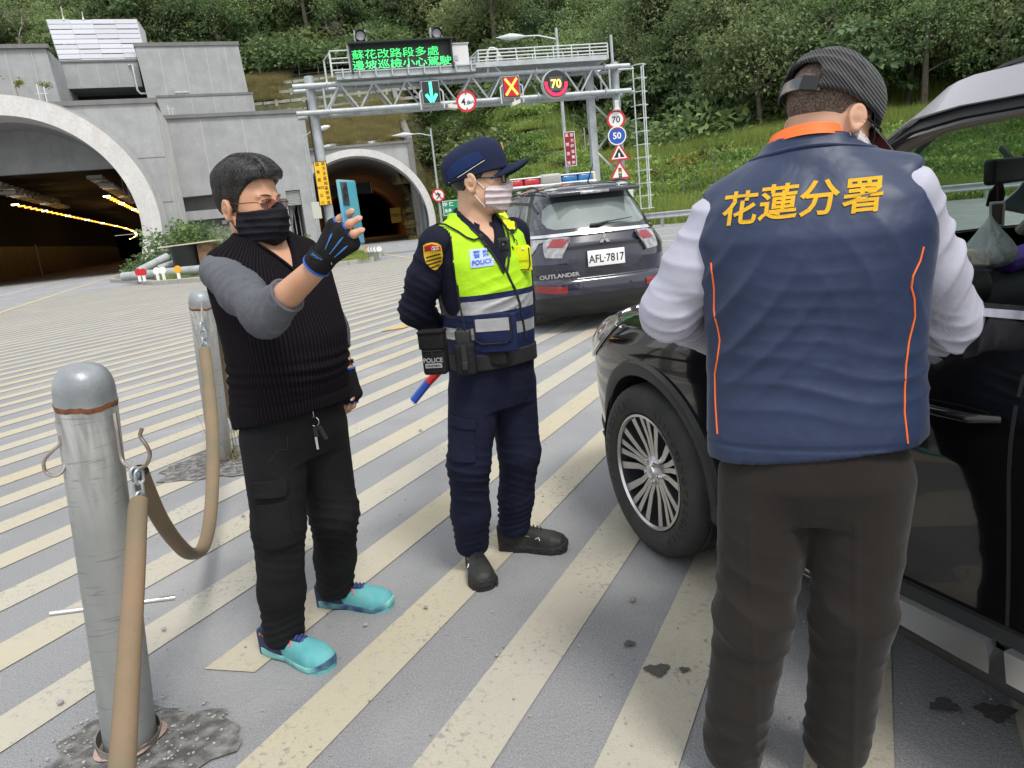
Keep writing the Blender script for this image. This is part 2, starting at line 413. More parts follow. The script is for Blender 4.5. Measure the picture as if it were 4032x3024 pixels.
for i in range(420):
    a = rs.uniform(0,6.28); q = rs.uniform(.085,.26); c0 = (B1,B2)[i % 3 == 0]; p = c0 + np.array([math.cos(a) * q * 1.15,math.sin(a) * q,0]); Vv,Ff = stone_mesh(rs.choice((.002,.003,.004,.006)),i); b = len(mb_v); mb_v += list(Vv + p + [0,0,.009]); mb_f += [tuple(b + a_ for a_ in f) for f in Ff]
o = nmesh('grit',mb_v,mb_f,M_STONE); prop(o,'fine loose grit strewn over the asphalt and painted stripes',kind='stuff')
# ------------------------------------------------------------ terrain
def ss(a, b, x): t = np.clip((x - a) / (b - a), 0, 1); return t * t * (3 - 2 * t)
def hnoise(x, y, s=1.):
    return (np.sin(x * .11 * s + 1.3) * np.cos(y * .093 * s + .4) + .5 * np.sin(x * .27 * s + y * .21 * s) + .3 * np.cos(x * .61 * s - y * .47 * s + 2))
def yb(x): return np.interp(x, [-5, -1, 3, 8.3, 21, 45, 90, 200], [72.5, 67, 56, 44, 34.5, 22, 10, -10])
def zt(x, y):
    x, y = np.asarray(x, float), np.asarray(y, float); s = y - yb(x)
    zr = np.interp(s, [0, 1.5, 18, 24, 30, 200], [0, .1, 4.4, 5.0, 7.5, 98])
    s2 = s
    zm = np.interp(s2, [0, 1, 8, 30, 200], [0, .2, 6, 24, 118])
    k = ss(2, 9, x); z1 = zr * k + zm * (1 - k)
    zl = np.interp(y, [60, 70.4, 71, 80, 84, 88, 92, 250], [7.4, 7.4, 9.2, 13.3, 13.8, 18.2, 19.5, 112])
    k2 = ss(-8.6, -7.4, x)
    z = zl * (1 - k2) + z1 * k2
    amp = ss(22, 40, s) * 1.6
    return z + hnoise(x, y) * amp * (1 - 0) + hnoise(x * 5, y * 5) * .12 * ss(1, 5, s)
def x_earth(H):
    a = H['ramp'](H['noise'](.25,6),[(.35,0),(.65,1)]); c = H['mix'](a,(.035,.05,.018),(.075,.085,.03))
    b_ = H['ramp'](H['noise'](2.2, 6), [(.45, 0), (.7, 1)]); c = H['mix'](b_, c, (.10, .085, .05)); return c
M_EARTH = mat('hill_earth', rough=.95, extra=x_earth, bump=1, bscale=3, bdist=.2)
xs = np.linspace(-170, 220, 261); ys = np.linspace(-20, 300, 215)
XX, YY = np.meshgrid(xs, ys); ZZ = zt(XX, YY)
SS = YY - yb(XX)
ok = ((XX > -6.6 - (YY - 70) * .17) & (SS > .0)) | ((XX <= -6.6) & (YY >= np.where(XX > -27, 70.4, 86)))
idx = np.arange(XX.size).reshape(XX.shape)
F = np.stack([idx[:-1,:-1],idx[:-1,1:],idx[1:,1:],idx[1:,:-1]],-1)[ok[:-1,:-1] & ok[1:,1:] & ok[:-1,1:] & ok[1:,:-1]]
V = np.stack([XX, YY, ZZ], -1).reshape(-1, 3)
hill = nmesh('hillside',V,F,M_EARTH,smooth=True); prop(hill,'steep green hillside rising behind the tunnel mouths',kind='structure')
# ------------------------------------------------------------ foliage prototypes
def leaf_mat(name, dk, lt, yl, trn=.42, rough=.55):
    m = bpy.data.materials.new(name); m.use_nodes = True; nt = m.node_tree; b = nt.nodes['Principled BSDF']
    at = nt.nodes.new('ShaderNodeAttribute'); at.attribute_name = 'rnd'; oi = nt.nodes.new('ShaderNodeObjectInfo')
    r = nt.nodes.new('ShaderNodeValToRGB'); nt.links.new(at.outputs['Fac'],r.inputs[0]); e = r.color_ramp.elements
    e[0].position = 0; e[0].color = dk + (1,); e[1].position = .82; e[1].color = lt + (1,); e.new(1.); e[2].color = yl + (1,)
    hs = nt.nodes.new('ShaderNodeHueSaturation'); nt.links.new(r.outputs[0], hs.inputs['Color'])
    ma = nt.nodes.new('ShaderNodeMath'); ma.operation = 'MULTIPLY_ADD'; nt.links.new(oi.outputs['Random'],ma.inputs[0]); ma.inputs[1].default_value = .7; ma.inputs[2].default_value = .68
    nt.links.new(ma.outputs[0], hs.inputs['Value'])
    mh = nt.nodes.new('ShaderNodeMath'); mh.operation = 'MULTIPLY_ADD'; nt.links.new(oi.outputs['Random'],mh.inputs[0]); mh.inputs[1].default_value = -.035; mh.inputs[2].default_value = .515
    nt.links.new(mh.outputs[0], hs.inputs['Hue'])
    nt.links.new(hs.outputs[0],b.inputs['Base Color']); b.inputs['Roughness'].default_value = rough; b.inputs['Specular IOR Level'].default_value = .4
    tr = nt.nodes.new('ShaderNodeBsdfTranslucent'); nt.links.new(hs.outputs[0],tr.inputs[0]); ms = nt.nodes.new('ShaderNodeMixShader'); ms.inputs[0].default_value = trn
    o = nt.nodes['Material Output']; nt.links.new(b.outputs[0],ms.inputs[1]); nt.links.new(tr.outputs[0],ms.inputs[2]); nt.links.new(ms.outputs[0],o.inputs[0])
    return m
M_LF_BROAD = leaf_mat('broad_leaf', (.085, .145, .065), (.26, .36, .16), (.42, .48, .2))
M_LF_FINE = leaf_mat('fine_leaf', (.10, .145, .065), (.27, .335, .14), (.42, .42, .18))
M_LF_YEL = leaf_mat('yellowish_leaf', (.10, .14, .03), (.26, .26, .05), (.45, .33, .06))
M_LF_GRASS = leaf_mat('grass_blade', (.16, .235, .05), (.33, .41, .10), (.46, .44, .2))
M_LF_BUSH = leaf_mat('bush_leaf', (.095, .165, .065), (.27, .38, .15), (.38, .45, .2))
M_BARK = mat('bark', (.09, .075, .055), .95, col2=(.17, .15, .12), nscale=5, bump=.8, bscale=20, bdist=.05)
M_BARK_LT = mat('pale_bark', (.30, .27, .22), .95, col2=(.2, .18, .15), nscale=5, bump=.6, bscale=20)
def leaves(C, N, size, rng, droop=.4, fold=.25, asp=.62):
    """C: Mx3 leaf base points, N: Mx3 outward directions -> folded two-face leaves"""
    M = len(C); d = N + rng.normal(0, .55, (M, 3)); d[:, 2] -= droop; d /= np.linalg.norm(d, axis=1)[:, None]
    up = np.tile([0,0,1.],(M,1)) + rng.normal(0,.35,(M,3)); s = np.cross(d,up); s /= np.linalg.norm(s,axis=1)[:,None] + 1e-9; n = np.cross(s,d)
    L = (size * rng.uniform(.6, 1.3, M))[:, None]; w = L * asp / 2
    a = C; b = C + d * L * .5 + s * w + n * L * fold * .4; c = C + d * L - n * L * .1; e = C + d * L * .5 - s * w + n * L * fold * .4
    V = np.stack([a, b, c, e], 1).reshape(-1, 3); k = np.arange(M)[:, None] * 4
    return V, np.concatenate([k + [0, 1, 2], k + [0, 2, 3]], 0)
def tree_proto(name, h, cr, kind, seed, leaf_n, lsize, lm, bark=M_BARK, flat=.75):
    rng = np.random.default_rng(seed); tb = MB(); base = np.zeros(3)
    top = np.array([rng.normal(0, .4), rng.normal(0, .4), h * .75])
    mid = top * .5 + rng.normal(0, .25, 3) * [1, 1, 0]
    tb.tube([base + [0, 0, -1.], base, mid, top], [h * .03, h * .026, h * .02, h * .013], 7)
    ncl = 56 if kind != 'umb' else 42; ctr = np.array([0, 0, h * .54]); cl = []
    for i in range(ncl):
        v = rng.normal(0, 1, 3); v /= np.linalg.norm(v); q = rng.uniform(.45, 1.) ** .5
        if v[2] < -.45: v[2] *= -.6
        c = ctr + v * q * np.array([cr,cr,max(cr * flat,h * .44)]) * (1 + .25 * math.sin(3 * math.atan2(v[1],v[0]) + seed)); cl.append(c)
    cl = np.array(cl)
    for c in cl[::3]:
        st = base + (top - base) * rng.uniform(.45,1.); m_ = (st + c) / 2 + [0,0,-.05 * h * rng.uniform(0,1)] + rng.normal(0,.2,3)
        tb.tube([st, m_, c], [h * .010, h * .006, h * .002], 5, cap=False)
    per = leaf_n // ncl; C, N = [], []
    for c in cl:
        R = cr * rng.uniform(.22, .38)
        u = rng.normal(0, 1, (per, 3)); u /= np.linalg.norm(u, axis=1)[:, None]
        if kind == 'umb': u[:, 2] = np.abs(u[:, 2]) * .8 - .15; sc = np.array([1, 1, .42])
        else: sc = np.array([1, 1, .75])
        r = rng.uniform(.5, 1., (per, 1)) ** .6
        C.append(c + u * r * R * sc); N.append(u)
    C, N = np.concatenate(C), np.concatenate(N)
    V, F = leaves(C, N, lsize, rng, droop=.55 if kind == 'umb' else .3)
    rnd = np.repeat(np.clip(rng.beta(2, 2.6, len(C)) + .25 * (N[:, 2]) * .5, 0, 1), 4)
    crown = (V, F, rnd, lm); return name, tb, crown, bark
def realize(pr, parent):
    name, tb, (V, F, rnd, lm), bark = pr
    tb2 = tb.out('trunk', bark, None, smooth=True); me = tb2.data; bpy.data.objects.remove(tb2)
    cm = nmesh('crown', V, F, lm, None, attrs={'rnd': rnd}); cme = cm.data; bpy.data.objects.remove(cm)
    return me, cme
PROT = []
for nm,h,cr,kind,sd_,n,ls,lm in (('broadleaf_tree',8.5,3.6,'umb',1,3000,.58,M_LF_BROAD),('broadleaf_tree',7.2,3.3,'umb',2,2700,.56,M_LF_BROAD),
        ('fine_leaved_tree',11,4.3,'fine',3,8500,.27,M_LF_FINE),('fine_leaved_tree',10,3.9,'fine',4,7600,.27,M_LF_FINE),('dense_tree',9,3.8,'den',5,6000,.35,M_LF_FINE),
        ('dense_tree',8,3.5,'den',6,5200,.36,M_LF_BROAD),('fine_leaved_tree',12,4.4,'fine',8,8000,.25,M_LF_BUSH)):
    p = tree_proto(nm, h, cr, kind, sd_, n, ls, lm); PROT.append((nm, h, cr) + realize(p, None))
def place_tree(i, x, y, sc, rz, label, group=None, z=None):
    nm, h, cr, tm, cm = PROT[i]; zz = float(zt(x, y)) if z is None else z
    t = thing(nm,(x,y,zz),label,'tree',group); t.scale = (sc,sc,sc * random.uniform(.9,1.1)); t.rotation_euler = (0,0,rz)
    for n_, me in (('trunk', tm), ('crown', cm)):
        o = bpy.data.objects.new(n_, me); COL.objects.link(o); o.parent = t
    return t
def instancer(name, P, S_, Rz, I, protos, label, kind='stuff'):
    col = bpy.data.collections.new(name + '_sources')
    for j, me in enumerate(protos):
        o = bpy.data.objects.new('%s_%02d' % (name, j), me); col.objects.link(o)
    o = nmesh(name, P, [], M_EARTH); me = o.data
    for k, a, t in (('sc', S_, 'FLOAT'), ('rz', Rz, 'FLOAT'), ('ix', I, 'INT')):
        at = me.attributes.new(k,t,'POINT'); at.data.foreach_set('value',np.asarray(a,dtype=np.float32 if t == 'FLOAT' else np.int32))
    ng = bpy.data.node_groups.new(name + '_gn', 'GeometryNodeTree')
    ng.interface.new_socket('Geometry',in_out='INPUT',socket_type='NodeSocketGeometry'); ng.interface.new_socket('Geometry',in_out='OUTPUT',socket_type='NodeSocketGeometry')
    gi,go = ng.nodes.new('NodeGroupInput'),ng.nodes.new('NodeGroupOutput'); ip = ng.nodes.new('GeometryNodeInstanceOnPoints'); ci = ng.nodes.new('GeometryNodeCollectionInfo')
    ci.inputs['Collection'].default_value = col; ci.inputs['Separate Children'].default_value = True; ci.inputs['Reset Children'].default_value = True
    def na(k,t): n = ng.nodes.new('GeometryNodeInputNamedAttribute'); n.data_type = t; n.inputs[0].default_value = k; return [s for s in n.outputs if s.enabled][0]
    cx = ng.nodes.new('ShaderNodeCombineXYZ'); ng.links.new(na('rz', 'FLOAT'), cx.inputs[2])
    ng.links.new(gi.outputs[0],ip.inputs['Points']); ng.links.new(ci.outputs[0],ip.inputs['Instance']); ip.inputs['Pick Instance'].default_value = True
    ng.links.new(na('ix','INT'),ip.inputs['Instance Index']); ng.links.new(cx.outputs[0],ip.inputs['Rotation']); ng.links.new(na('sc','FLOAT'),ip.inputs['Scale'])
    ng.links.new(ip.outputs[0], go.inputs[0]); md = o.modifiers.new('scatter', 'NODES'); md.node_group = ng
    prop(o, label, kind=kind); return o
def joined(tm, cm):
    bm = bmesh.new(); bm.from_mesh(cm); me2 = bpy.data.meshes.new('wood_tree')
    nf = len(bm.faces); bm.from_mesh(tm); bm.faces.ensure_lookup_table()
    for f in bm.faces[nf:]: f.material_index = 1
    bm.to_mesh(me2); bm.free(); me2.materials.append(cm.materials[0]); me2.materials.append(tm.materials[0]); return me2
WOOD = [joined(p[3], p[4]) for p in PROT]
rng = np.random.default_rng(11)
P, Sc, Rz, Ix = [], [], [], []
def vis(x, y, z=5.):
    v = np.array([x, y, z]) - CAM0; zz = v @ _fw
    return zz > 1 and -650 < FPX * (v @ _r) / zz < 650
rows = []
y = 74.
while y < 235:
    step = 4.6 + (y - 74) * .022
    x = -95 - (y - 74) * .3
    while x < 100 + (y - 74) * .35:
        rows.append((x + rng.uniform(-1.8, 1.8), y + rng.uniform(-2, 2))); x += step
    y += step * .95
for yy in np.arange(42, 76, 4.2):
    for xx in np.arange(12, 75, 4.2): rows.append((xx + rng.uniform(-1.8, 1.8), yy + rng.uniform(-1.6, 1.6)))
NEAR = []
for x, y in rows:
    s = y - float(yb(x))
    if not vis(x, y): continue
    if x < -5.6:
        if y < 93: continue
    elif x < 7:
        if s < 13 + (x > 0) * 6: continue
    elif s < 27 - min(9, max(0, (x - 10) * .5)): continue
    r = math.atan2(x, y); dist = math.hypot(x, y)
    i = int(rng.choice([0, 1, 2, 3, 4, 5, 6], p=[.13, .12, .18, .18, .15, .09, .15]))
    near = s < 40 if x > -5.6 else y < 108
    z = float(zt(x, y)) - .3
    if near and len(NEAR) < 140: NEAR.append((x, y, z, i, rng.uniform(.75, 1.15)))
    else: P.append((x, y, z)); Sc.append(rng.uniform(.8, 1.3)); Rz.append(rng.uniform(0, 6.28)); Ix.append(i)
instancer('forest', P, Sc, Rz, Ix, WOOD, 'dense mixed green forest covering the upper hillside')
US = []
for k in range(3):
    rg = np.random.default_rng(50 + k); n = 900; u = rg.normal(0,1,(n,3)); u /= np.linalg.norm(u,axis=1)[:,None]; u[:,2] = abs(u[:,2])
    C = u * rg.uniform(.6, 1.3, (n, 1)) * [1.5, 1.5, 1.]; V, F = leaves(C, u, .3 if k else .2, rg)
    o = nmesh('bush_source',V,F,(M_LF_BROAD,M_LF_BUSH,M_LF_FINE)[k],attrs={'rnd': np.repeat(rg.beta(2,3,n),4)}); US.append(o.data); bpy.data.objects.remove(o)
P, Sc, Rz, Ix = [], [], [], []
for k in range(8000):
    y = rng.uniform(60, 190); x = rng.uniform(-90, 110)
    s = y - float(yb(x))
    if not vis(x, y): continue
    if x < -5.6:
        if y < 93: continue
    elif s < (22.5 - min(6, max(0, (x - 10) * .4)) if x > 5 else 8): continue
    if -1 < x < 9 and 6 < s < 20 and rng.uniform() < .6: continue
    P.append((x,y,float(zt(x,y)) - .1)); Sc.append(rng.uniform(.9,2.1) * (1.25 if (x > 5 and s < 36) or (x < -5.6 and y < 104) else 1.)); Rz.append(rng.uniform(0,6.28)); Ix.append(rng.integers(0,3))
instancer('undergrowth', P, Sc, Rz, Ix, US, 'tangled leafy undergrowth between the hillside trees')
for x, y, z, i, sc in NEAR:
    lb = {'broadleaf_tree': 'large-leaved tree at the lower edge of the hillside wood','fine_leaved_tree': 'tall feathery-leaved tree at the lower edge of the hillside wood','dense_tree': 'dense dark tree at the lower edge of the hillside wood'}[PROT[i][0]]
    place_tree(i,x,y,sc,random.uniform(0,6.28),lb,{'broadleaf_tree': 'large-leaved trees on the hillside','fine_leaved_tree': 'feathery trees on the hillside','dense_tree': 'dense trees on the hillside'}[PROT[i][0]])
M_LF_COVER = leaf_mat('cover_leaf', (.11, .20, .05), (.30, .44, .12), (.42, .48, .18))
GC = []
for k,(ls,mt,hh,n) in enumerate(((.13,M_LF_COVER,.35,420),(.10,M_LF_GRASS,.3,420),(.18,M_LF_COVER,.55,380))):
    rg = np.random.default_rng(80 + k); C = np.stack([rg.normal(0,.45,n),rg.normal(0,.45,n),rg.uniform(0,hh,n)],-1)
    V, F = leaves(C, rg.normal(0, .5, (n, 3)) + [0, 0, .9], ls, rg, droop=.1)
    o = nmesh('cover_source',V,F,mt,attrs={'rnd': np.repeat(rg.beta(2,2,n),4)}); GC.append(o.data); bpy.data.objects.remove(o)
rg = np.random.default_rng(90); n = 500
b0 = np.stack([rg.normal(0,.5,n),rg.normal(0,.5,n),np.zeros(n)],-1); d = np.stack([rg.normal(0,.22,n),rg.normal(0,.22,n),rg.uniform(.35,1.,n)],-1); sd2 = np.stack([np.cos(a_ := rg.uniform(0,6.28,n)),np.sin(a_),a_ * 0],-1) * .012
V = np.stack([b0 - sd2,b0 + sd2,b0 + d + [0.02,0,0]],1).reshape(-1,3); o = nmesh('cover_source',V,np.arange(3 * n).reshape(-1,3),M_LF_GRASS,attrs={'rnd': np.repeat(rg.beta(2,2,n),3)}); GC.append(o.data); bpy.data.objects.remove(o)
P, Sc, Rz, Ix = [], [], [], []
for k in range(9500):
    x = rng.uniform(-5, 62); s = rng.uniform(0, 31) if x > 4 else rng.uniform(0, 16); y = float(yb(x)) + s
    if not vis(x, y): continue
    top = s > 16.5; lown = s < 2.5
    if x < 9 and s > 7 and 1 < x + rng.normal(0, 1) < 8 and rng.uniform() < .7: continue
    P.append((x,y,float(zt(x,y)) - .02)); Sc.append(rng.uniform(.7,1.5)); Rz.append(rng.uniform(0,6.28)); Ix.append(3 if (top and rng.uniform() < .8) else (rng.choice([1,3]) if lown else rng.choice([0,1,2,3],p=[.42,.2,.28,.1])))
instancer('ground_cover', P, Sc, Rz, Ix, GC, 'bright green weeds, vines and grass covering the roadside bank')
P, Sc, Rz, Ix = [], [], [], []
for k in range(2600):
    x = rng.uniform(-30, -6.3); y = rng.uniform(70.6, 84)
    if x < -22: y = rng.uniform(86, 93)
    P.append((x,y,float(zt(x,y)))); Sc.append(rng.uniform(.4,.8)); Rz.append(rng.uniform(0,6.28)); Ix.append(0)
M_LF_DRY = leaf_mat('dry_grass', (.16, .15, .05), (.34, .29, .12), (.42, .36, .18))
gsrc = GC[3].copy(); gsrc.materials.clear(); gsrc.materials.append(M_LF_DRY)
instancer('dry_grass', P, Sc, Rz, Ix, [gsrc], 'dry yellow-brown grass on the slope above the far tunnel')
def young(x, y, h, seed, label, lm=M_LF_YEL, nm='young_tree', z=None):
    z = float(zt(x,y)) if z is None else z; rg = np.random.default_rng(seed); t = thing(nm,(x,y,z),label,'tree','young pale-leaved trees')
    tb = MB(); tp = np.array([x + rg.normal(0, .1), y, z + h]); tb.tube([(x, y, z - .2), tp], [.035, .02], 6)
    C, N = [], []
    for i in range(7):
        a = rg.uniform(0,6.28); e = tp + np.array([math.cos(a),math.sin(a),rg.uniform(-.1,.5)]) * h * .3; tb.tube([tp - [0,0,h * .12],e],[.012,.006],4,cap=False)
        for j in range(16): C.append(tp + (e - tp) * rg.uniform(.3,1.1) + rg.normal(0,.06 * h,3)); N.append((e - tp) / np.linalg.norm(e - tp))
    tb.out('trunk',M_BARK_LT,t,smooth=True); V,F = leaves(np.array(C),np.array(N),.13 * h,rg,droop=.6,asp=.45); nmesh('crown',V,F,lm,t,attrs={'rnd': np.repeat(rg.beta(2,2,len(C)),4)})
for px,Y,h,lb in ((1480,46.5,2.5,'young yellow-leaved tree on the bank nearest the ladder gantry post'),(1505,47,2.3,'small yellow-leaved tree, second right of the gantry post'),(1550,46,2.7,'young yellow-green tree on the bank left of the navy vest shoulder'),(1435,48,1.8,'low orange-tinged sapling just right of the gantry ladder')):
    x = A(px, 440, Y)[0]; young(x, Y, h, int(px), lb)
M_SCAR = mat('eroded_soil',(.20,.165,.12),.95,col2=(.1,.085,.06),nscale=1.2,bump=1,bscale=4,bdist=.2)
V, F = [], []
# ------------------------------------------------------------ portal building and tunnels
def onp(x, y, w, U=UU): d = ray(x, y); return CAM0 + d * ((w - CAM0 @ U) / (d @ U))
def arc(cx,cz,R,a0,a1,n): return [(cx + R * math.cos(a0 + (a1 - a0) * i / n),cz + R * math.sin(a0 + (a1 - a0) * i / n)) for i in range(n + 1)]
def arch_foot(cz, R): return math.asin(min(1, cz / R))
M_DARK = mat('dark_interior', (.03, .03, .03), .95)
M_PANEL = mat('white_metal_panel', (.60, .61, .66), .45, metal=.0, orand=.14)
M_STEEL = mat('galvanised_steel',(.46,.49,.50),.5,metal=.35,col2=(.36,.39,.40),nscale=3,bump=.1,bscale=40)
M_STEEL_W = mat('white_painted_steel', (.62, .65, .64), .45, col2=(.5, .53, .52), nscale=6)
M_JOINT = mat('wall_joint', (.50, .50, .49), .9)
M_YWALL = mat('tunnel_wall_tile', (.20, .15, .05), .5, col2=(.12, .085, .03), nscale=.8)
M_TUNROAD = mat('tunnel_road', (.10, .085, .07), .8)
M_SODIUM = mat('sodium_lamp', (1, .6, .2), .5, emit=(1, .40, .05), estr=2.4)
M_LAMPWHITE = mat('tunnel_lamp_pale', (1, .9, .6), .5, emit=(1, .78, .42), estr=9)
M_FIXT = mat('lamp_fixture', (.35, .35, .34), .6)
pb = thing('portal_building',LW(-5,66),'stepped grey concrete portal building above and between the tunnel mouths','building')
def lw_poly(mb, pts, w, depth, mi=0): mb.prism(pts, LW(0, w), RR, ZV, UU * depth, mi)
cz, Ro, Ri, cr = 3.6, 8.8, 7.5, -11.6
a = arch_foot(cz, Ro)
P = [(-1.75,0),(-1.8,11.97),(-26,11.97),(-26,0)] + [(x,z) for x,z in arc(cr,cz,Ro - .1,PI + a,-a,48)]
m = MB(); lw_poly(m, P, 63, 5.5); m.out('front_wall', M_CONC, pb)
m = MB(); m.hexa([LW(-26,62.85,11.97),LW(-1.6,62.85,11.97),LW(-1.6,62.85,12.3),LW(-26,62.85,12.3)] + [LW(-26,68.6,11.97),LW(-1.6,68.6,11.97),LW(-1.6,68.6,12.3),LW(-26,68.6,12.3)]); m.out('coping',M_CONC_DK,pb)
for z in (8.15, 4.9, 1.9):
    m = MB(); x0 = cr + math.sqrt(max(0,Ro ** 2 - (z - cz) ** 2)) + .05; m.box(LW((x0 - 1.8) / 2,62.99,z),(-1.8 - x0 + .0001,.02,.05),RR,UU,ZV); m.out('joint',M_CONC_DK,pb)
m = MB(); m.hexa([LW(-1.74,63.02,0),LW(-1.15,67.4,0),LW(-1.25,67.4,11.2),LW(-1.79,63.02,11.95)] + [LW(-2.0,63.02,0),LW(-2.0,67.4,0),LW(-2.0,67.4,11.2),LW(-2.0,63.02,11.95)]); m.out('side_pier',M_CONC_LT,pb)
w2 = 67.5; T2 = 11.48; gh = 5.25
P = [(9.35,0),(9.45,T2),(-1.5,T2),(-1.5,5.45),(3.6,5.55),(3.6,0),(6.85,0),(6.85,gh),(8.05,gh),(8.05,0)]
P = [(-1.5,T2),(-1.5,5.4),(3.55,5.5),(3.55,0),(6.9,0),(6.9,gh),(8.1,gh),(8.1,0),(9.3,0),(9.45,T2)]
m = MB(); lw_poly(m, P, w2, 3.2); m.out('front_wall', M_CONC, pb)
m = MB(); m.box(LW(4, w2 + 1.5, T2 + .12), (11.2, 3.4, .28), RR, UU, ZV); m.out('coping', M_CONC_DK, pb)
for x in (1.2,4.4): m = MB(); m.box(LW(x,w2 - .01,8.4),(.05,.03,5.9),RR,UU,ZV); m.out('joint',M_JOINT,pb)
m = MB(); m.box(LW(8.8, w2 - .06, .75), (1.35, .14, 1.5), RR, UU, ZV); m.out('plinth', M_CONC, pb)
m = MB(); m.box(LW(1, w2 + 1.6, 4.75), (5, .3, 1.3), RR, UU, ZV); m.out('recess_wall', M_CONC_DK, pb)
m = MB(); m.box(LW(1, w2 + .9, 3.9), (5, .9, .75), RR, UU, ZV); m.out('lintel', M_CONC, pb)
m = MB(); m.box(LW(1, w2 + 1.7, 1.8), (5, .3, 3.6), RR, UU, ZV); m.out('recess_wall', M_CONC_DK, pb)
M_DOOR = mat('steel_door', (.42, .42, .38), .55, col2=(.33, .33, .30), nscale=2)
for i in range(2): m = MB(); m.box(LW(.72 + i * 1.2,w2 + 1.5,1.45),(1.17,.08,2.7),RR,UU,ZV); m.out('door',M_DOOR,pb)
for x in (1.65,2.2): m = MB(); m.rbox(LW(x,w2 + 1.45,3.2),(.4,.12,.34),.03,RR,UU,ZV); m.out('wall_lamp',M_STEEL_W,pb)
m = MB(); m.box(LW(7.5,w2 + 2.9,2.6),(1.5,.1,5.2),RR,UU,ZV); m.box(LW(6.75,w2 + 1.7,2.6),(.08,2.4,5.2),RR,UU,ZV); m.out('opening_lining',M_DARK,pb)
M_SHUT = mat('shutter', (.42, .43, .42), .5)
for i in range(9): m = MB(); m.box(LW(7.5,w2 + .25,gh - .1 - i * .135),(1.18,.10,.1),RR,nz3(UU + ZV * .6),nz3(ZV - UU * .6)); m.out('shutter_slat',M_SHUT,pb)
for x in (7.1,7.45,7.85): m = MB(); m.tube([LW(x,w2 + 1.2,0),LW(x,w2 + 1.2,4)],.05,6); m.out('pipe',M_FIXT,pb)
M_CARD = mat('cardboard', (.42, .27, .15), .85)
m = MB(); m.box(LW(7.55,w2 + .8,.95),(.45,.4,.4),RR,UU,ZV); o = m.out('box',M_CARD,None); prop(o,'brown cardboard box in the dark doorway of the portal building','box')
m = MB(); m.box(LW(7.6,w2 + .8,.38),(.7,.5,.74),RR,UU,ZV); o = m.out('crate',M_FIXT,None); prop(o,'grey crate under the cardboard box in the portal building doorway','crate')
m = MB(); m.hexa([LW(-2.45,74,12.2),LW(5.85,74,12.2),LW(5.58,74,18.45),LW(-2.78,74,18.45)] + [LW(-2.45,80,12.2),LW(5.85,80,12.2),LW(5.58,80,18.45),LW(-2.78,80,18.45)]); m.out('upper_block',M_CONC,pb)
m = MB(); m.box(LW(1.4, 77, 18.5), (8.5, 6.2, .3), RR, UU, ZV); m.out('coping', M_CONC_DK, pb)
for x in (-.95,.95,2.8,4.4): m = MB(); m.box(LW(x,73.99,15.2),(.045,.03,6),RR,UU,ZV); m.out('joint',M_JOINT,pb)
m = MB(); m.box(LW(2.1, 76, 12.0), (7.9, 5.2, 4.3), RR, UU, ZV); m.out('upper_block', M_CONC, pb)
m = MB(); m.box(LW(2.1, 76, 14.2), (8.0, 5.3, .2), RR, UU, ZV); m.out('coping', M_CONC_DK, pb)
for x in (.9,2.75,4.4): m = MB(); m.box(LW(x,73.38,13.1),(.045,.03,1.9),RR,UU,ZV); m.out('joint',M_JOINT,pb)
m = MB(); m.box(LW(-6.05, 78, 16.6), (6.4, 4, 2.1), RR, UU, ZV); m.out('parapet', M_CONC, pb)
m = MB(); m.box(LW(-6.05, 76.3, 17.72), (6.45, .8, .16), RR, UU, ZV); m.out('coping', M_CONC_DK, pb)
for x in (-7.6,-6.1,-4.6): m = MB(); m.box(LW(x,75.98,16.5),(.045,.03,1.7),RR,UU,ZV); m.out('joint',M_JOINT,pb)
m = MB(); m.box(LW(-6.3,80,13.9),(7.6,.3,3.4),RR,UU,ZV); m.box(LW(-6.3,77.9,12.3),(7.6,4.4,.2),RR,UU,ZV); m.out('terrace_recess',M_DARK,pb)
m = MB(); m.tube([LW(-3.6,75.9,17.3),LW(-3.3,75.7,17.3),LW(-3.3,75.7,15.2),LW(-3.1,75.7,14.9),LW(-2.4,75.7,14.9)],.09,8); m.out('drain_pipe',M_STEEL_W,pb,smooth=True)
m = MB(); m.hexa([LW(-27,72,11),LW(-8.75,72,11),LW(-9.15,72,17.95),LW(-27,72,17.95)] + [LW(-27,79,11),LW(-8.3,79,11),LW(-8.4,79,17.2),LW(-27,79,17.95)]); m.out('upper_block',M_CONC,pb)
m = MB(); m.box(LW(-18, 72.2, 18.02), (18.2, .9, .3), RR, UU, ZV); m.out('coping', M_CONC_DK, pb)
for x in (-12.0,-10.2): m = MB(); m.box(LW(x,71.98,14.5),(.045,.03,6.6),RR,UU,ZV); m.out('joint',M_JOINT,pb)
sc_ = thing('louvre_screen',LW(-5.7,77,17.6),'white slatted metal screen on the roof of the portal building','screen')
def scp(fx,fz): x0,x1 = -9.25 + .45 * (1 - fz) * .9,-2.35 + .22 * (1 - fz); return LW(x0 + (x1 - x0) * fx,76.6 + .35 * fz,17.65 + 3.65 * fz)
for r_ in range(9):
    for c_ in range(4):
        z0,z1 = r_ / 9 + .006,(r_ + 1) / 9 - (.006 if (r_ + c_) % 3 else .016); x0,x1 = c_ / 4 + .001,(c_ + 1) / 4 - .001
        P4 = [scp(x0,z0),scp(x1,z0),scp(x1,z1),scp(x0,z1)]; m = MB(); m.hexa(quadthick(P4,UU * .06)); m.out('panel',M_PANEL,sc_)
m = MB()
for c_ in range(5): m.tube([scp(c_ / 4, 0) + UU * .12, scp(c_ / 4, 1) + UU * .12], .05, 6)
m.out('frame', M_STEEL, sc_)
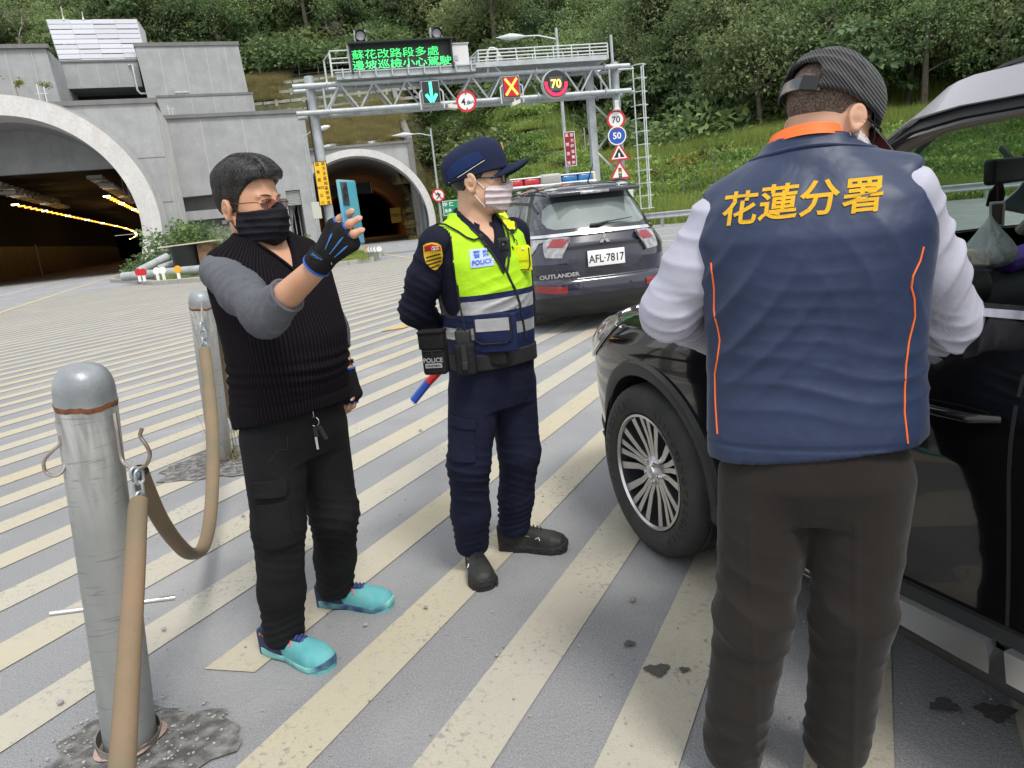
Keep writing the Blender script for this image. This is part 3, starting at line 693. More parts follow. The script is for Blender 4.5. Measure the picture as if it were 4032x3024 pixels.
P4 = [scp(1,0) + UU * .02,scp(1,1) + UU * .02,LW(-1.9,79.5,20.9),LW(-1.9,79.5,17.6)]; m = MB(); m.hexa(quadthick(P4,RR * .05)); m.out('side_panel',M_PANEL,sc_)
for x,hgt in ((-7.95,1.1),(-6.45,.7)): m = MB(); m.tube([LW(x,77,21.2),LW(x,77,21.2 + hgt)],.035,6); m.lathe([(.12,0),(.02,.35)],LW(x,77,21.2),n=8); o = m.out('roof_mast',M_STEEL_W,None,origin=LW(x,77,21.2)); prop(o,'taller thin white mast on top of the louvred roof screen' if hgt > 1 else 'shorter thin white mast on top of the louvred roof screen','mast')
m = MB(); m.box(LW(.25,73.6,14.5),(1.1,.5,.1),RR,UU,ZV); m.rbox(LW(.25,73.7,14.33),(.9,.4,.4),.04,RR,UU,ZV); o = m.out('ledge_box',M_STEEL_W,None); prop(o,'small white hooded box on the ledge of the grey building','box')
for i,(x,w_,z) in enumerate(((-1.0,67.6,11.5),(-.75,67.7,11.5),(-9.1,63.4,12.2),(-8.7,63.4,12.2))):
    m = MB(); m.tube([LW(x,w_,z),LW(x,w_,z + (1.0,.7,1.4,1.2)[i])],.05,6); m.tube([LW(x - .2,w_,z + .75),LW(x + .2,w_,z + .75)],.03,5)
    o = m.out('parapet_post',M_STEEL_W,None,origin=LW(x,w_,z)); prop(o,('taller white post at the parapet corner above the recess','shorter white post at the parapet corner above the recess','pale post behind the crown of the big arch, left of its pair','pale post behind the crown of the big arch, right of its pair')[i],'post')
tn = thing('tunnel_portal',LW(-11.6,60),'large pale concrete tunnel arch at the left with a dark road bore','tunnel')
def ring(mb, cx, cz, R0, R1, w0, w1, U, R, n=72):
    a0, a1 = arch_foot(cz, R1), arch_foot(cz, R0); V = []
    for (Rr, aa) in ((R0, a1), (R1, a0)):
        for w in (w0, w1):
            for i in range(n + 1): t = -aa + (PI + 2 * aa) * i / n; V.append(R * (cx + Rr * math.cos(t)) + U * w + ZV * (cz + Rr * math.sin(t)))
    q = n + 1; F = []
    for i in range(n):
        F += [(i,i + 1,q + i + 1,q + i),(2 * q + i,3 * q + i,3 * q + i + 1,2 * q + i + 1),(i,2 * q + i,2 * q + i + 1,i + 1),(q + i,q + i + 1,3 * q + i + 1,3 * q + i)]
    mb.add(V, F)
m = MB(); ring(m, cr, cz, Ri, Ro, 60, 63.2, UU, RR); m.out('arch_ring', M_CONC_LT, tn, smooth=30)
m = MB(); ring(m, cr, cz, Ri - .02, Ri + .3, 63.2, 68.2, UU, RR); m.out('vault', M_CONC, tn, smooth=30)
m = MB(); ring(m, cr, cz, Ro, Ro + .35, 62.5, 63.05, UU, RR); m.out('outer_collar', M_CONC, tn, smooth=30)
def bend(w): return -11 * max(0, (w - 150) / 150) ** 2
a8 = math.asin((8.02 - cz) / Ri)
P = arc(cr, cz, Ri, a8, PI - a8, 30); m = MB(); lw_poly(m, P, 67.4, .6); m.out('fascia_wall', M_CONC, tn)
ws = [68] + list(np.arange(76, 330, 8.))
def extr(name, prof, mt, ws=ws, parent=tn, cap=False):
    V, F = [], []; n = len(prof)
    for w in ws:
        for r_, z in prof: V.append(LW(r_ + bend(w), w, z))
    for i in range(len(ws) - 1):
        for k in range(n - 1): F.append((i * n + k, i * n + k + 1, (i + 1) * n + k + 1, (i + 1) * n + k))
    return nmesh(name, V, F, mt, parent)
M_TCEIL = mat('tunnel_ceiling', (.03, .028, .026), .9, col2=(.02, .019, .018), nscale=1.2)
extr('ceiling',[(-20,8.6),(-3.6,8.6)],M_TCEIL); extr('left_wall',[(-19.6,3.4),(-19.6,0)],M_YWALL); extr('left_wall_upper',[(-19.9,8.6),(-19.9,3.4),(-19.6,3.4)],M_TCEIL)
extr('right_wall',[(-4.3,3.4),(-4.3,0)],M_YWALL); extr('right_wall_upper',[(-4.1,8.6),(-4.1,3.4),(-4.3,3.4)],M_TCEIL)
extr('road_surface',[(-19.6,.003),(-4.3,.003)],mat('tunnel_road',(.13,.12,.11),.8),ws=list(np.arange(63,328,8.)))
M_REDWALK = mat('red_walkway', (.16, .075, .045), .85)
extr('walkway', [(-17.9, .005), (-17.9, .18), (-19.6, .18)], M_REDWALK, ws=list(np.arange(64, 326, 8.)))
m = MB(); m.box(LW(-12 + bend(324), 324, 4), (22, .5, 9), RR, UU, ZV); m.out('end_wall', M_DARK, tn)
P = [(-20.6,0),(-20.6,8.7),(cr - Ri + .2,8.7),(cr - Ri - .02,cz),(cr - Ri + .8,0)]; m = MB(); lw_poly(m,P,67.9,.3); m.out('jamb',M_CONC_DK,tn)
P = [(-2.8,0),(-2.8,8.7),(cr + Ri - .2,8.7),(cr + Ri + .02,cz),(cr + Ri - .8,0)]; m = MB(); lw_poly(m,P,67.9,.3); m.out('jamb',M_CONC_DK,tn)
rs = random.Random(5)
def lamp_box(r_, w, z, mt, sz=(.9, .5, .2), par=tn, name='lamp', U=UU, R=RR, bd=True):
    m = MB(); m.box(R * (r_ + (bend(w) if bd else 0)) + U * w + ZV * z,sz,R,U,ZV); return m.out(name,mt,par)
for q, r0 in ((0, -14.6), (1, -7.5)):
    for i in range(14): lamp_box(r0 - .05,71 + i * 1.9,7.75,M_FIXT,(1.15,.8,.28),name='fixture'); lamp_box(r0 + .6,72 + i * 1.9,7.1,M_FIXT,(1.15,.8,.24),name='fixture')
    w = 75 if q == 0 else 73.5; i = 0
    while w < 300:
        lamp_box(r0 + .25,w,6.35,M_LAMPWHITE if i % 5 == 0 else M_SODIUM,(.5,.34,.09)); w += 2.3 + (w - 70) * .018; i += 1
for i in range(4): m = MB(); m.tube([LW(-5.6 + i * .35,70.5,8.2),LW(-5.6 + i * .35,70.5,5.6),LW(-5.45 + i * .35,70.5,5.5),LW(-5.3 + i * .35,70.5,5.8),LW(-5.3 + i * .35,70.5,8)],.025,5); m.out('hanging_cable',M_FIXT,tn)
m = MB(); m.tube([LW(-17.4, 96, 0), LW(-17.4, 96, 3.4)], .06, 6); m.out('marker_post', M_FIXT, tn)
def plight(n, loc, e, col, r=.4):
    l = bpy.data.lights.new(n,'POINT'); l.energy = e; l.color = col; l.shadow_soft_size = r; o = bpy.data.objects.new(n,l); COL.objects.link(o); o.location = tuple(map(float,loc))
plight('tunnel_lamp_light',LW(-12,92,6),45,(1,.55,.15),1.5); plight('tunnel_lamp_light',LW(-12,125,6),90,(1,.5,.12),1.5)
# ---- the far portal
H2 = math.radians(100); U3 = np.array([math.cos(H2),math.sin(H2),0]); R3 = np.array([math.sin(H2),-math.cos(H2),0])
def L3(r_, w, z=0.): return R3 * r_ + U3 * w + ZV * z
t2 = thing('tunnel_portal',L3(.1,70),'smaller far tunnel arch at centre with a blue painted lower wall','tunnel')
c2, R2i, R2o = 1.72, 6.0, 6.6; cx2 = .13; a = arch_foot(c2, R2o)
tl, tr = onp(695, 322, 70, U3), onp(885, 305, 70, U3); zt2 = float((tl[2] + tr[2]) / 2); xr = float(tr @ R3)
P = [(xr + .1, 0), (xr, zt2), (-9.5, zt2), (-9.5, 0)] + arc(cx2, c2, R2o - .08, PI + a, -a, 44)
m = MB(); m.prism(P, L3(0, 71), R3, ZV, U3 * 1.2); m.out('head_wall', M_CONC, t2)
m = MB(); ring(m, cx2, c2, R2i, R2o, 69, 71.3, U3, R3); m.out('arch_ring', M_CONC_LT, t2, smooth=30)
m = MB(); m.box(L3((xr - 9.5) / 2,71.5,zt2 + .1),(xr + 9.6,1.5,.2),R3,U3,ZV); m.out('coping',M_CONC_DK,t2)
m = MB(); ring(m,cx2,c2,R2i - .03,R2i + .2,71.3,92,U3,R3,48); m.out('vault',M_CONC_DK,t2,smooth=30)
m = MB(); ring(m,cx2,c2,R2i - .03,R2i + .2,92,200,U3,R3,40); m.out('vault',mat('brown_vault',(.085,.05,.032),.8,col2=(.05,.03,.022),nscale=.4),t2,smooth=30)
M_BLUE = mat('blue_wall_paint',(.12,.27,.36),.6,col2=(.09,.2,.28),nscale=.7); M_BROWNW = mat('brown_wall',(.16,.08,.04),.6,col2=(.11,.055,.03),nscale=.5)
def side(name, w0, w1, z0, z1, mt, sgn=1, n=8):
    V = []
    for w in np.linspace(w0, w1, 3):
        for i in range(n + 1): z = z0 + (z1 - z0) * i / n; rr_ = math.sqrt((R2i - .08) ** 2 - (z - c2) ** 2); V.append(L3(cx2 + sgn * rr_,w,z))
    F = [(j * (n + 1) + i,j * (n + 1) + i + 1,(j + 1) * (n + 1) + i + 1,(j + 1) * (n + 1) + i) for j in range(2) for i in range(n)]; return nmesh(name,V,F,mt,t2,smooth=True)
side('blue_wall_band',70,86,.02,3.1,M_BLUE); side('brown_wall_band',86,190,.02,3.1,M_BROWNW); side('brown_wall_band',70,190,.02,3.1,M_BROWNW,-1)
side('skirting', 69.6, 86, .01, .35, mat('dark_blue_skirting', (.05, .1, .2), .6), 1)
m = MB(); m.box(L3(0, 200, 3), (14, .4, 10), R3, U3, ZV); m.out('end_wall', M_DARK, t2)
m = MB(); m.box(L3(cx2 - 1.6, 78, 5.4), (6.2, .5, 1.1), R3, U3, ZV); m.out('message_board', M_DARK, t2)
for i in range(5): m = MB(); m.box(L3(cx2 - 4.6 + i * 1.5,77.72,5.4),(.05,.06,1.1),R3,U3,ZV); m.out('board_divider',M_FIXT,t2)
for i, x in enumerate((L3(-3.9, 105, 3.3), L3(-3.6, 98, 3.55), L3(-3.3, 91, 3.85))):
    m = MB(); m.box(x, (.55, .4, .18), R3, U3, ZV); m.out('lamp', M_SODIUM, t2)
plight('tunnel_lamp_light', L3(0, 118, 4.2), 160, (1, .45, .15), 1.5)
plight('tunnel_lamp_light', L3(0, 100, 4.2), 40, (1, .5, .2), 1.5)
M_SIGNY = mat('sign_yellow',(.85,.50,.02),.5); M_BLK = mat('sign_black',(.02,.02,.02),.6); M_BRN = mat('sign_ink_brown',(.10,.05,.01),.6)
m = MB(); c = L3(3.9,84,2.55); m.box(c,(1.15,.05,1.6),R3,U3,ZV); s_ = m.out('tunnel_sign',M_SIGNY,None,origin=c); prop(s_,'small yellow panel on the wall inside the far tunnel','sign')
text('sign_text','隧道',M_BRN,.42,c - U3 * .04 + R3 * .28,R3,ZV,s_); text('sign_text','開燈',M_BRN,.38,c - U3 * .04 - R3 * .28,R3,ZV,s_)
m = MB(); m.hexa([L3(xr + .1,71,0),L3(xr + .1,71,zt2),L3(xr + .6,92,19),L3(xr + .6,92,0),L3(xr - .3,71.1,0),L3(xr - .3,71.1,zt2),L3(xr + .1,92,19),L3(xr + .1,92,0)]); m.out('wing_wall',M_CONC_DK,t2)
M_KY = mat('kerb_yellow', (.55, .38, .06), .7); M_KB = mat('kerb_black', (.03, .03, .03), .7)
kb = thing('striped_kerb',L3(5.9,67),'yellow and black striped kerb end at the foot of the far arch','kerb')
for i in range(8): m = MB(); m.box(L3(5.55 + .02 * i,64.6 + i * .55,.14),(.4,.54,.26),R3,U3,ZV); m.out('kerb_block',M_KY if i % 2 else M_KB,kb)
m = MB(); P4 = [onp(868, 262, 79, U3), onp(885, 303, 70.8, U3)]; P4[0][2] += .2
q0,q1 = P4; m.hexa([q1 + [-.25,0,.25],q1 + [.25,0,.25],q0 + [.25,0,.3],q0 + [-.25,0,.3],q1 + [-.25,0,-5],q1 + [.25,0,-9],q0 + [.25,0,-9],q0 + [-.25,0,-5]]); o = m.out('stone_coping',M_CONC_DK,None); prop(o,'sloping stone coping along the right edge of the dry grass slope','wall')
cw = thing('crib_wall',(-16,88,14),'white-stained concrete crib wall on the slope behind the grey building','retaining wall')
M_CRIB = mat('crib_beam', (.42, .41, .36), .9, col2=(.26, .25, .2), nscale=1.5)
for j in range(4):
    for i in range(13):
        x = -24.5 + i * 1.5; z = 14.6 + j * 1.15; yv = 84.6 + j * 1.1
        m = MB(); m.box((x, yv + .1, z), (1.36, .35, .3)); m.out('beam', M_CRIB, cw)
        if (i + j) % 2 == 0: m = MB(); m.box((x + .75,yv - .1,z - .15),(.3,.3,.75)); m.out('anchor_head',M_CRIB,cw)
fn = thing('hill_fence',(-18,92,18),'dark wire fence running along the hillside above the crib wall','fence')
for i in range(9): m = MB(); x = -25 + i * 2.2; m.tube([(x,91.2,float(zt(x,91.2)) - .2),(x,91.2,float(zt(x,91.2)) + 1.6)],.05,5); m.out('post',M_FIXT,fn)
for h in (.5,1.,1.5): m = MB(); m.tube([(-25,91.2,18.9 + h),(-7.4,91.2,18.9 + h)],.02,4); m.out('rail',M_FIXT,fn)
# ---- kerb island between the two roads
isl = thing('kerb_island',(-13,40,0),'raised traffic island with concrete kerb, weeds and stored pipes','island')
n = len(ISL); ctr = np.mean(np.array(ISL), 0)
for i in range(n):
    p0,p1 = np.array([*ISL[i],0.]),np.array([*ISL[(i + 1) % n],0.]); L_ = np.linalg.norm(p1 - p0); k = max(1,int(L_ / 1.0)); d = nz3(p1 - p0); nn = np.array([-d[1],d[0],0])
    if nn @ (np.array([*ctr, 0]) - p0) < 0: nn = -nn
    for j in range(k): c = p0 + (p1 - p0) * (j + .5) / k + nn * .1 + ZV * .08; m = MB(); m.rbox(c,(L_ / k - .02,.2,.22),.03,d,nn,ZV); m.out('kerb_stone',M_KERB,isl)
V = [np.array([*(np.array(p) + (ctr - p) * .02), .13]) for p in ISL] + [np.array([*ctr, .25])]
nmesh('island_top',V,[(i,(i + 1) % n,n) for i in range(n)],mat('island_soil',(.17,.15,.11),.95,col2=(.07,.10,.03),nscale=1.4,bump=1,bscale=9,bdist=.05),isl)
P, Sc, Rz, Ix = [], [], [], []
from mathutils.geometry import intersect_point_tri_2d
def in_isl(x, y):
    c = False; j = n - 1
    for i in range(n):
        if (ISL[i][1] > y) != (ISL[j][1] > y) and x < (ISL[j][0] - ISL[i][0]) * (y - ISL[i][1]) / (ISL[j][1] - ISL[i][1]) + ISL[i][0]: c = not c
        j = i
    return c
rg = np.random.default_rng(21)
for k in range(900):
    x, y = rg.uniform(-21, -5.5), rg.uniform(30.4, 50)
    if not in_isl(x, y) or not in_isl(x - .4, y - .5): continue
    if y > 39 and rg.uniform() < .4: continue
    P.append((x,y,.14)); Sc.append(rg.uniform(.15,.38)); Rz.append(rg.uniform(0,6.28)); Ix.append(int(rg.choice([1,3])))
instancer('island_weeds', P, Sc, Rz, Ix, GC, 'short weeds and grass growing on the kerb island')
def bush(name, x, y, z, r, hh, lm, label, n=1500, ls=.16, cat='bush', sx=1.):
    rg = np.random.default_rng(int(abs(x * 91 + y * 7))); u = rg.normal(0,1,(n,3)); u /= np.linalg.norm(u,axis=1)[:,None]; u[:,2] = np.abs(u[:,2])
    lump = 1 + .28 * np.sin(u[:, 0] * 5 + x) * np.cos(u[:, 1] * 4) + .18 * np.sin(u[:, 2] * 9 + u[:, 0] * 7)
    C = np.array([x, y, z]) + u * (rg.uniform(.35, 1., (n, 1)) ** .5) * lump[:, None] * [r * sx, r, hh]
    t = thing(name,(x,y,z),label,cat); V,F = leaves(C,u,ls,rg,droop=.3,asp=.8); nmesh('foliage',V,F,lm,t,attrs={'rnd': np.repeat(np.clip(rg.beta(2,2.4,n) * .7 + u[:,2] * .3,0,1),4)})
    m = MB()
    for k in range(5): e = C[rg.integers(0,n)]; m.tube([(x,y,z),(np.array([x,y,z]) + e) / 2 + [0,0,.1],e],[.03,.02,.008],5,cap=False)
    m.out('stem', M_BARK, t); return t
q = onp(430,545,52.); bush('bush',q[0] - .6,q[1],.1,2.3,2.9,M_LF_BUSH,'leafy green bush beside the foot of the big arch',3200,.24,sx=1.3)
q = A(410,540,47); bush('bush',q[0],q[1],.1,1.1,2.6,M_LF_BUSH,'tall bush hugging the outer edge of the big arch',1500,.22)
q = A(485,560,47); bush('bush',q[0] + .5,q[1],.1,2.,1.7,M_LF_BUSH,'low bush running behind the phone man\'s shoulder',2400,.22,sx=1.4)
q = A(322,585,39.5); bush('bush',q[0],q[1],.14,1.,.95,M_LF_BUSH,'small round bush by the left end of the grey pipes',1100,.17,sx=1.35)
q = A(668,535,45); bush('bush',q[0],q[1],.14,.8,1.0,M_LF_BUSH,'small weed clump by the doorway right of the phone man',700,.17)
M_PIPE = mat('grey_pipe', (.38, .40, .41), .5, col2=(.28, .3, .3), nscale=3)
def lying(name, a, b, r, lb):
    m = MB(); d = nz3(np.array(b) - a); m.tube([a,b],r,16); o = m.out(name,M_PIPE,None,smooth=True,origin=np.array([a[0],a[1],.14])); prop(o,lb,'pipe','grey pipes lying on the island')
p0,p1 = A(268,607,34.4),A(445,590,33.2); p0[2] = p1[2] = .40; lying('pipe',p0,p1,.2,'long grey pipe lying along the front of the traffic island')
p0,p1 = A(300,588,37),A(365,573,38.5); p0[2] = .5; p1[2] = 1.05; lying('pipe',p0,p1,.2,'short grey pipe propped up beside the small round bush')
p0,p1 = A(345,590,36),A(385,583,36.5); p0[2] = .55; p1[2] = .75; lying('pipe',p0,p1,.17,'short grey pipe lying behind the long one')
dt = thing('drum_table',[*A(415,590,35.5)[:2],.14],'black bin with a plywood board laid on top on the island','table')
b0 = np.array([*A(408,590,35.5)[:2],.14]); m = MB(); m.lathe([(.52,0),(.56,.1),(.62,1.05),(.66,1.1)],b0 + [0,0,.28],n=20); m.out('bin',mat('black_plastic',(.03,.032,.035),.55),dt,smooth=True)
m = MB(); m.box(b0 + [.35,0,1.42],(2.6,1.1,.06),nz3([1,.05,.03])); m.out('board',mat('plywood',(.55,.49,.36),.8),dt)
m = MB(); m.box(b0 + [1.05,.1,.8],(.7,.7,1.1)); o = m.out('crate',mat('rusty_crate',(.28,.16,.09),.85,col2=(.16,.1,.06),nscale=4),None); prop(o,'brown wooden crate under the plywood board','crate')
M_CONE = mat('cone_orange', (.65, .12, .03), .6)
m = MB(); p = np.array([*A(383,575,36.4)[:2],.14]); m.lathe([(.22,0),(.2,.05),(.05,.75),(.0,.78)],p + [0,0,.02],n=12); m.box(p + [0,0,.01],(.5,.5,.03)); o = m.out('traffic_cone',M_CONE,None,origin=p); prop(o,'orange traffic cone left of the black bin','cone')
M_RED = mat('sign_red',(.55,.02,.025),.45); M_WH = mat('sign_white',(.78,.78,.76),.45); M_AMB = mat('amber_reflector',(.75,.38,.02),.35)
def delin(px, py, Y, col, lb, h=.55, ring_=False):
    p = A(px,py,Y); p[2] = .15; m0 = thing('delineator',p,lb,'marker','small round road reflectors on the kerb')
    m = MB(); m.box(p + [0, 0, h * .3], (.12, .05, h * .6)); m.out('post', M_WH if not ring_ else M_FIXT, m0)
    m = MB(); m.lathe([(.0,.03),(.15,.03),(.16,0),(.15,-.03),(0,-.03)],p + [0,0,h * .75],axis=(0,-1,0),n=16); m.out('reflector',col,m0,smooth=True)
    if ring_: m = MB(); m.lathe([(.17,.02),(.17,-.02),(.13,-.02),(.13,.02)],p + [0,-.03,h * .75],axis=(0,-1,0),n=16,closed=True); m.out('rim',M_FIXT,m0)
for (px,py,Y,col,lb) in ((303,607,33.2,M_RED,'red round reflector at the left end of the island kerb'),(313,607,32.8,M_RED,'faded red-white reflector second from the left on the kerb'),(343,607,32,M_WH,'white reflector third from the left on the kerb'),(356,607,31.9,M_WH,'squat white reflector beside the third one'),(388,604,31.2,M_AMB,'amber round reflector on the kerb below the pipes')): delin(px,py,Y,col,lb)
for i,px in enumerate((796,802,808,814,822)): delin(px,556,33.6 - i * .2,M_AMB if i == 0 else M_WH,('amber reflector, first in the row at the island\'s right tip','pale round reflector next to the amber one','middle reflector of the row at the island tip','fourth reflector of the row at the island tip','last reflector at the right tip of the island')[i],.5,True)
for i in range(6):
    x = -16.5 + i * 1.5; q = LW(x,64.5,12.3); young(q[0],q[1],(1.6,2.0,1.5,2.1,1.7,1.5)[i],300 + i,('leafy shoot on the roof at the far left above the arch','second leafy shoot from the left above the arch','third leafy shoot above the arch crown','tall leafy shoot above the arch crown','fifth leafy shoot above the arch, right of the crown','rightmost leafy shoot beside the white posts above the arch')[i],M_LF_YEL,'roof_shoot',z=12.2)
def bare(px, py, Y, h, seed, lb):
    p = A(px, py, Y); rg = np.random.default_rng(seed); t = thing('bare_tree', p, lb, 'tree'); m = MB()
    def br(a, d, L_, r_, k):
        e = a + d * L_; m.tube([a,(a + e) / 2 + rg.normal(0,.04 * L_,3),e],[r_,r_ * .8,r_ * .6],5,cap=False)
        if k: [br(e,nz3(d + rg.normal(0,.6,3) + [0,0,.15]),L_ * rg.uniform(.55,.8),r_ * .6,k - 1) for _ in range(3)]
    br(p - [0, 0, h * .2], np.array([0, 0, 1.]), h * .4, .11, 4); m.out('branches', M_BARK_LT, t, smooth=True)
bare(46,105,92,6,5,'pale bare tree on the hillside left of the white screen'); bare(735,108,96,4.5,8,'pale bare tree behind the right end of the grey building')
# ------------------------------------------------------------ sign gantry
def K2(cx, cy): return ((1100 + cx / 1.4747) / 1.82278, (50 + cy / 1.4747) / 1.82278)
GL, GR = A(690, 320, 35.6), A(1336, 280, 38.6); GL[2] = GR[2] = 0
GX = nz3(GR - GL); GY = np.array([-GX[1], GX[0], 0]); GW = float(np.linalg.norm(GR - GL))
GN = GY
def gp(cx, cy, off=0.):
    x, y = K2(cx, cy); d = ray(x, y); return CAM0 + d * (((GL + GN * off) - CAM0) @ GN / (d @ GN))
def gz(cx, cy, off=0.): return float(gp(cx, cy, off)[2])
gt = thing('sign_gantry',GL,'galvanised steel truss gantry spanning the road with a walkway and ladder','gantry')
z_ul = (gz(300, 408, -.55) + gz(1850, 327, -.55)) / 2; z_ll = (gz(300, 562, -.55) + gz(1850, 475, -.55)) / 2
xs_ = float((gp(150, 400) - GL) @ GX), float((gp(1935, 320) - GL) @ GX)
def gw(t, z, off=0.): return GL + GX * t + GN * off + ZV * z
def T(name,P,r,n=8,par=gt,mt=M_STEEL,sm=True): m = MB(); m.tube(P,r,n); return m.out(name,mt,par,smooth=sm)
zl_top, zr_top = gz(150, 372, 0), gz(1935, 290, 0)
T('pole', [gw(0, 0), gw(0, zl_top)], .21, 20); T('pole', [gw(GW, 0, 0), gw(GW, zr_top)], .2, 20)
T('pole', [gw(0, 0, 1.5), gw(0, z_ul + .4, 1.5)], .15, 16)
for t in (GW - 1.1,): m = MB(); m.box(gw(t,z_ul / 2 + .1,.7),(.34,.34,z_ul),GX,GN,ZV); m.out('square_column',M_STEEL,gt)
for off in (-.55, .65):
    for z in (z_ul, z_ll): T('chord', [gw(-.75, z, off), gw(GW + .55, z, off)], .115, 12)
for off in (-.55, .65):
    nb = 9
    for i in range(nb):
        t0, t1 = .55 + (GW - 1.1) * i / nb, .55 + (GW - 1.1) * (i + 1) / nb; tm = (t0 + t1) / 2
        T('brace',[gw(t0,z_ll,off),gw(tm,z_ul,off)],.048); T('brace',[gw(tm,z_ul,off),gw(t1,z_ll,off)],.048)
        if i in (0, 3, 6): T('brace', [gw(t0, z_ll, off), gw(t0, z_ul, off)], .048)
    T('brace', [gw(GW - .5, z_ll, off), gw(GW - .5, z_ul, off)], .048)
for i in range(10):
    t0 = .55 + (GW - 1.1) * i / 9
    T('cross_brace',[gw(t0,z_ul,-.55),gw(t0,z_ul,.65)],.04,6); T('cross_brace',[gw(t0,z_ll,-.55),gw(t0,z_ll,.65)],.04,6)
    if i < 9: T('cross_brace',[gw(t0,z_ll,-.55),gw(t0 + (GW - 1.1) / 9,z_ll,.65)],.035,6); T('cross_brace',[gw(t0,z_ul,-.55),gw(t0 + (GW - 1.1) / 9,z_ul,.65)],.035,6)
for t in (0.75, 5.4, 10.4, GW - .75):
    for off in (-.55, .65):
        for z in (z_ul,z_ll): m = MB(); m.lathe([(.2,-.02),(.2,.02)],gw(t,z,off),axis=GX,n=16); m.out('flange',M_STEEL,gt,smooth=True)
for t in (0, GW):
    for z in (z_ul,z_ll): m = MB(); m.box(gw(t + (.3 if t == 0 else -.3),z,-.25),(.75,.5,.18),GX,GN,ZV); m.out('bracket',M_STEEL,gt)
zd = gz(700, 352, -.7); tA, tB = float((gp(330, 370, -.8) - GL) @ GX), float((gp(1905, 320, -.8) - GL) @ GX)
tM = float((gp(1135, 340, -.8) - GL) @ GX)
m = MB(); m.box(gw((tA + tM) / 2,zd - .02,-.95),(tM - tA,.12,.28),GX,GN,ZV); m.box(gw((tA + tM) / 2,zd + .12,-.95),(tM - tA + .1,.3,.05),GX,GN,ZV); m.out('deck_beam',M_STEEL,gt)
m = MB(); m.box(gw((tA + tB) / 2, zd + .05, -.1), (tB - tA, 1.5, .06), GX, GN, ZV); m.out('deck', M_STEEL, gt)
m = MB(); m.box(gw((tM + tB) / 2,zd + .12,-.86),(tB - tM,.04,.22),GX,GN,ZV); m.out('toe_board',M_STEEL,gt)
for i in range(9): t = tA + .3 + i * (tM - tA - .5) / 8; m = MB(); m.box(gw(t,zd + .06,-1.06),(.06,.2,.42),GX,GN,ZV); m.out('deck_bracket',M_STEEL,gt)
def railing(t0, t1, off, zt_, nv, rails=4, rr=.03):
    for k in range(rails): z = zd + .15 + (zt_ - zd - .15) * (k + 1) / rails; T('rail',[gw(t0,z,off),gw(t1,z,off)],rr,6,mt=M_STEEL_W)
    for k in range(nv): t = t0 + (t1 - t0) * k / (nv - 1); T('rail_post',[gw(t,zd + .05,off),gw(t,zt_,off)],rr,6,mt=M_STEEL_W)
ztop = gz(1500,200,-.85); t_a = float((gp(1150,200,-.85) - GL) @ GX); t_b = float((gp(1905,200,-.85) - GL) @ GX)
railing(t_a, t_b, -.85, ztop, 8); railing(t_a - .1, t_b - .2, .65, ztop, 9)
for z in np.linspace(zd + .4,ztop,4): T('rail',[gw(t_a,z,-.85),gw(t_a - .1,z,.65)],.03,6,mt=M_STEEL_W)
t_l0,t_l1 = float((gp(290,240,-.85) - GL) @ GX),float((gp(420,240,-.85) - GL) @ GX); zl_ = gz(290,232,-.85)
for off in (-.85,.65): T('rail_post',[gw(t_l0 - (.0 if off < 0 else .25),zd,off),gw(t_l0 - (.0 if off < 0 else .25),zl_,off)],.045,6,mt=M_STEEL_W); [T('rail',[gw(t_l0,z,off),gw(t_l1,z,off)],.03,6,mt=M_STEEL_W) for z in (zd + .55,zd + 1.05)]
T('rail', [gw(t_l0, zl_, -.85), gw(t_l0 - .25, zl_, .65)], .03, 6, mt=M_STEEL_W)
for i in range(5):
    z0 = .6 + i * 1.15; T('brace',[gw(GW - 1.0,z0 + (.0 if i % 2 else 1.1),.6),gw(GW - .15,z0 + (1.1 if i % 2 else 0),.1)],.06,6)
T('pole_extension', [gw(GW, zr_top - .1, .2), gw(GW, zr_top + 1.3, .2)], .07, 8)
ld = GW + .55; ztopl = gz(1980, 320, 0)
for dx in (-.2,.25): T('ladder_rail',[gw(ld + .55 + dx,.9,-.1),gw(ld + .55 + dx,ztopl + (.0),-.1)],.035,6,mt=M_STEEL_W)
T('ladder_rail', [gw(ld + .62, 1., -.75), gw(ld + .62, ztopl, -.75)], .03, 6, mt=M_STEEL_W)
for i in range(12): z = 1. + i * (ztopl - 1.) / 11; T('ladder_hoop',[gw(ld + .2,z,0),gw(ld + .3,z,-.5),gw(ld + .62,z,-.76),gw(ld + .88,z,-.5),gw(ld + .85,z,0)],.025,5,mt=M_STEEL_W)
for z in (ztopl - .1, z_ll): T('ladder_bracket', [gw(GW, z, -.1), gw(ld + .4, z, -.1)], .05, 6)
M_VMSB = mat('board_black',(.022,.024,.026),.55); M_LEDG = mat('green_led',(.1,.9,.3),.5,emit=(.04,.80,.14),estr=.75); M_VFACE = mat('led_matrix',(.035,.04,.037),.6,bump=.3,bscale=300)
off = -.95
c00, c10, c11, c01 = gp(420, 353, off), gp(1006, 328, off), gp(1001, 152, off), gp(400, 180, off)
vb = thing('message_board',gw(3,zd,off),'black electronic message board with two lines of green characters','sign')
bx = nz3(GX); bh = float((c01[2] + c11[2]) / 2 - (c00[2] + c10[2]) / 2); bw = float(((c10 + c11) / 2 - (c00 + c01) / 2) @ GX); bc = (c00 + c10 + c11 + c01) / 4
m = MB(); m.box(bc + GN * .35, (bw, .6, bh), GX, GN, ZV); m.out('housing', M_VMSB, vb)
m = MB()
for sx_ in (-1, 1): m.box(bc + GX * sx_ * (bw / 2 - .04) - GN * .06, (.08, .24, bh), GX, GN, ZV)
m.box(bc + ZV * (bh / 2 - .03) - GN * .16, (bw + .08, .46, .06), GX, GN, ZV); m.out('hood', M_VMSB, vb)
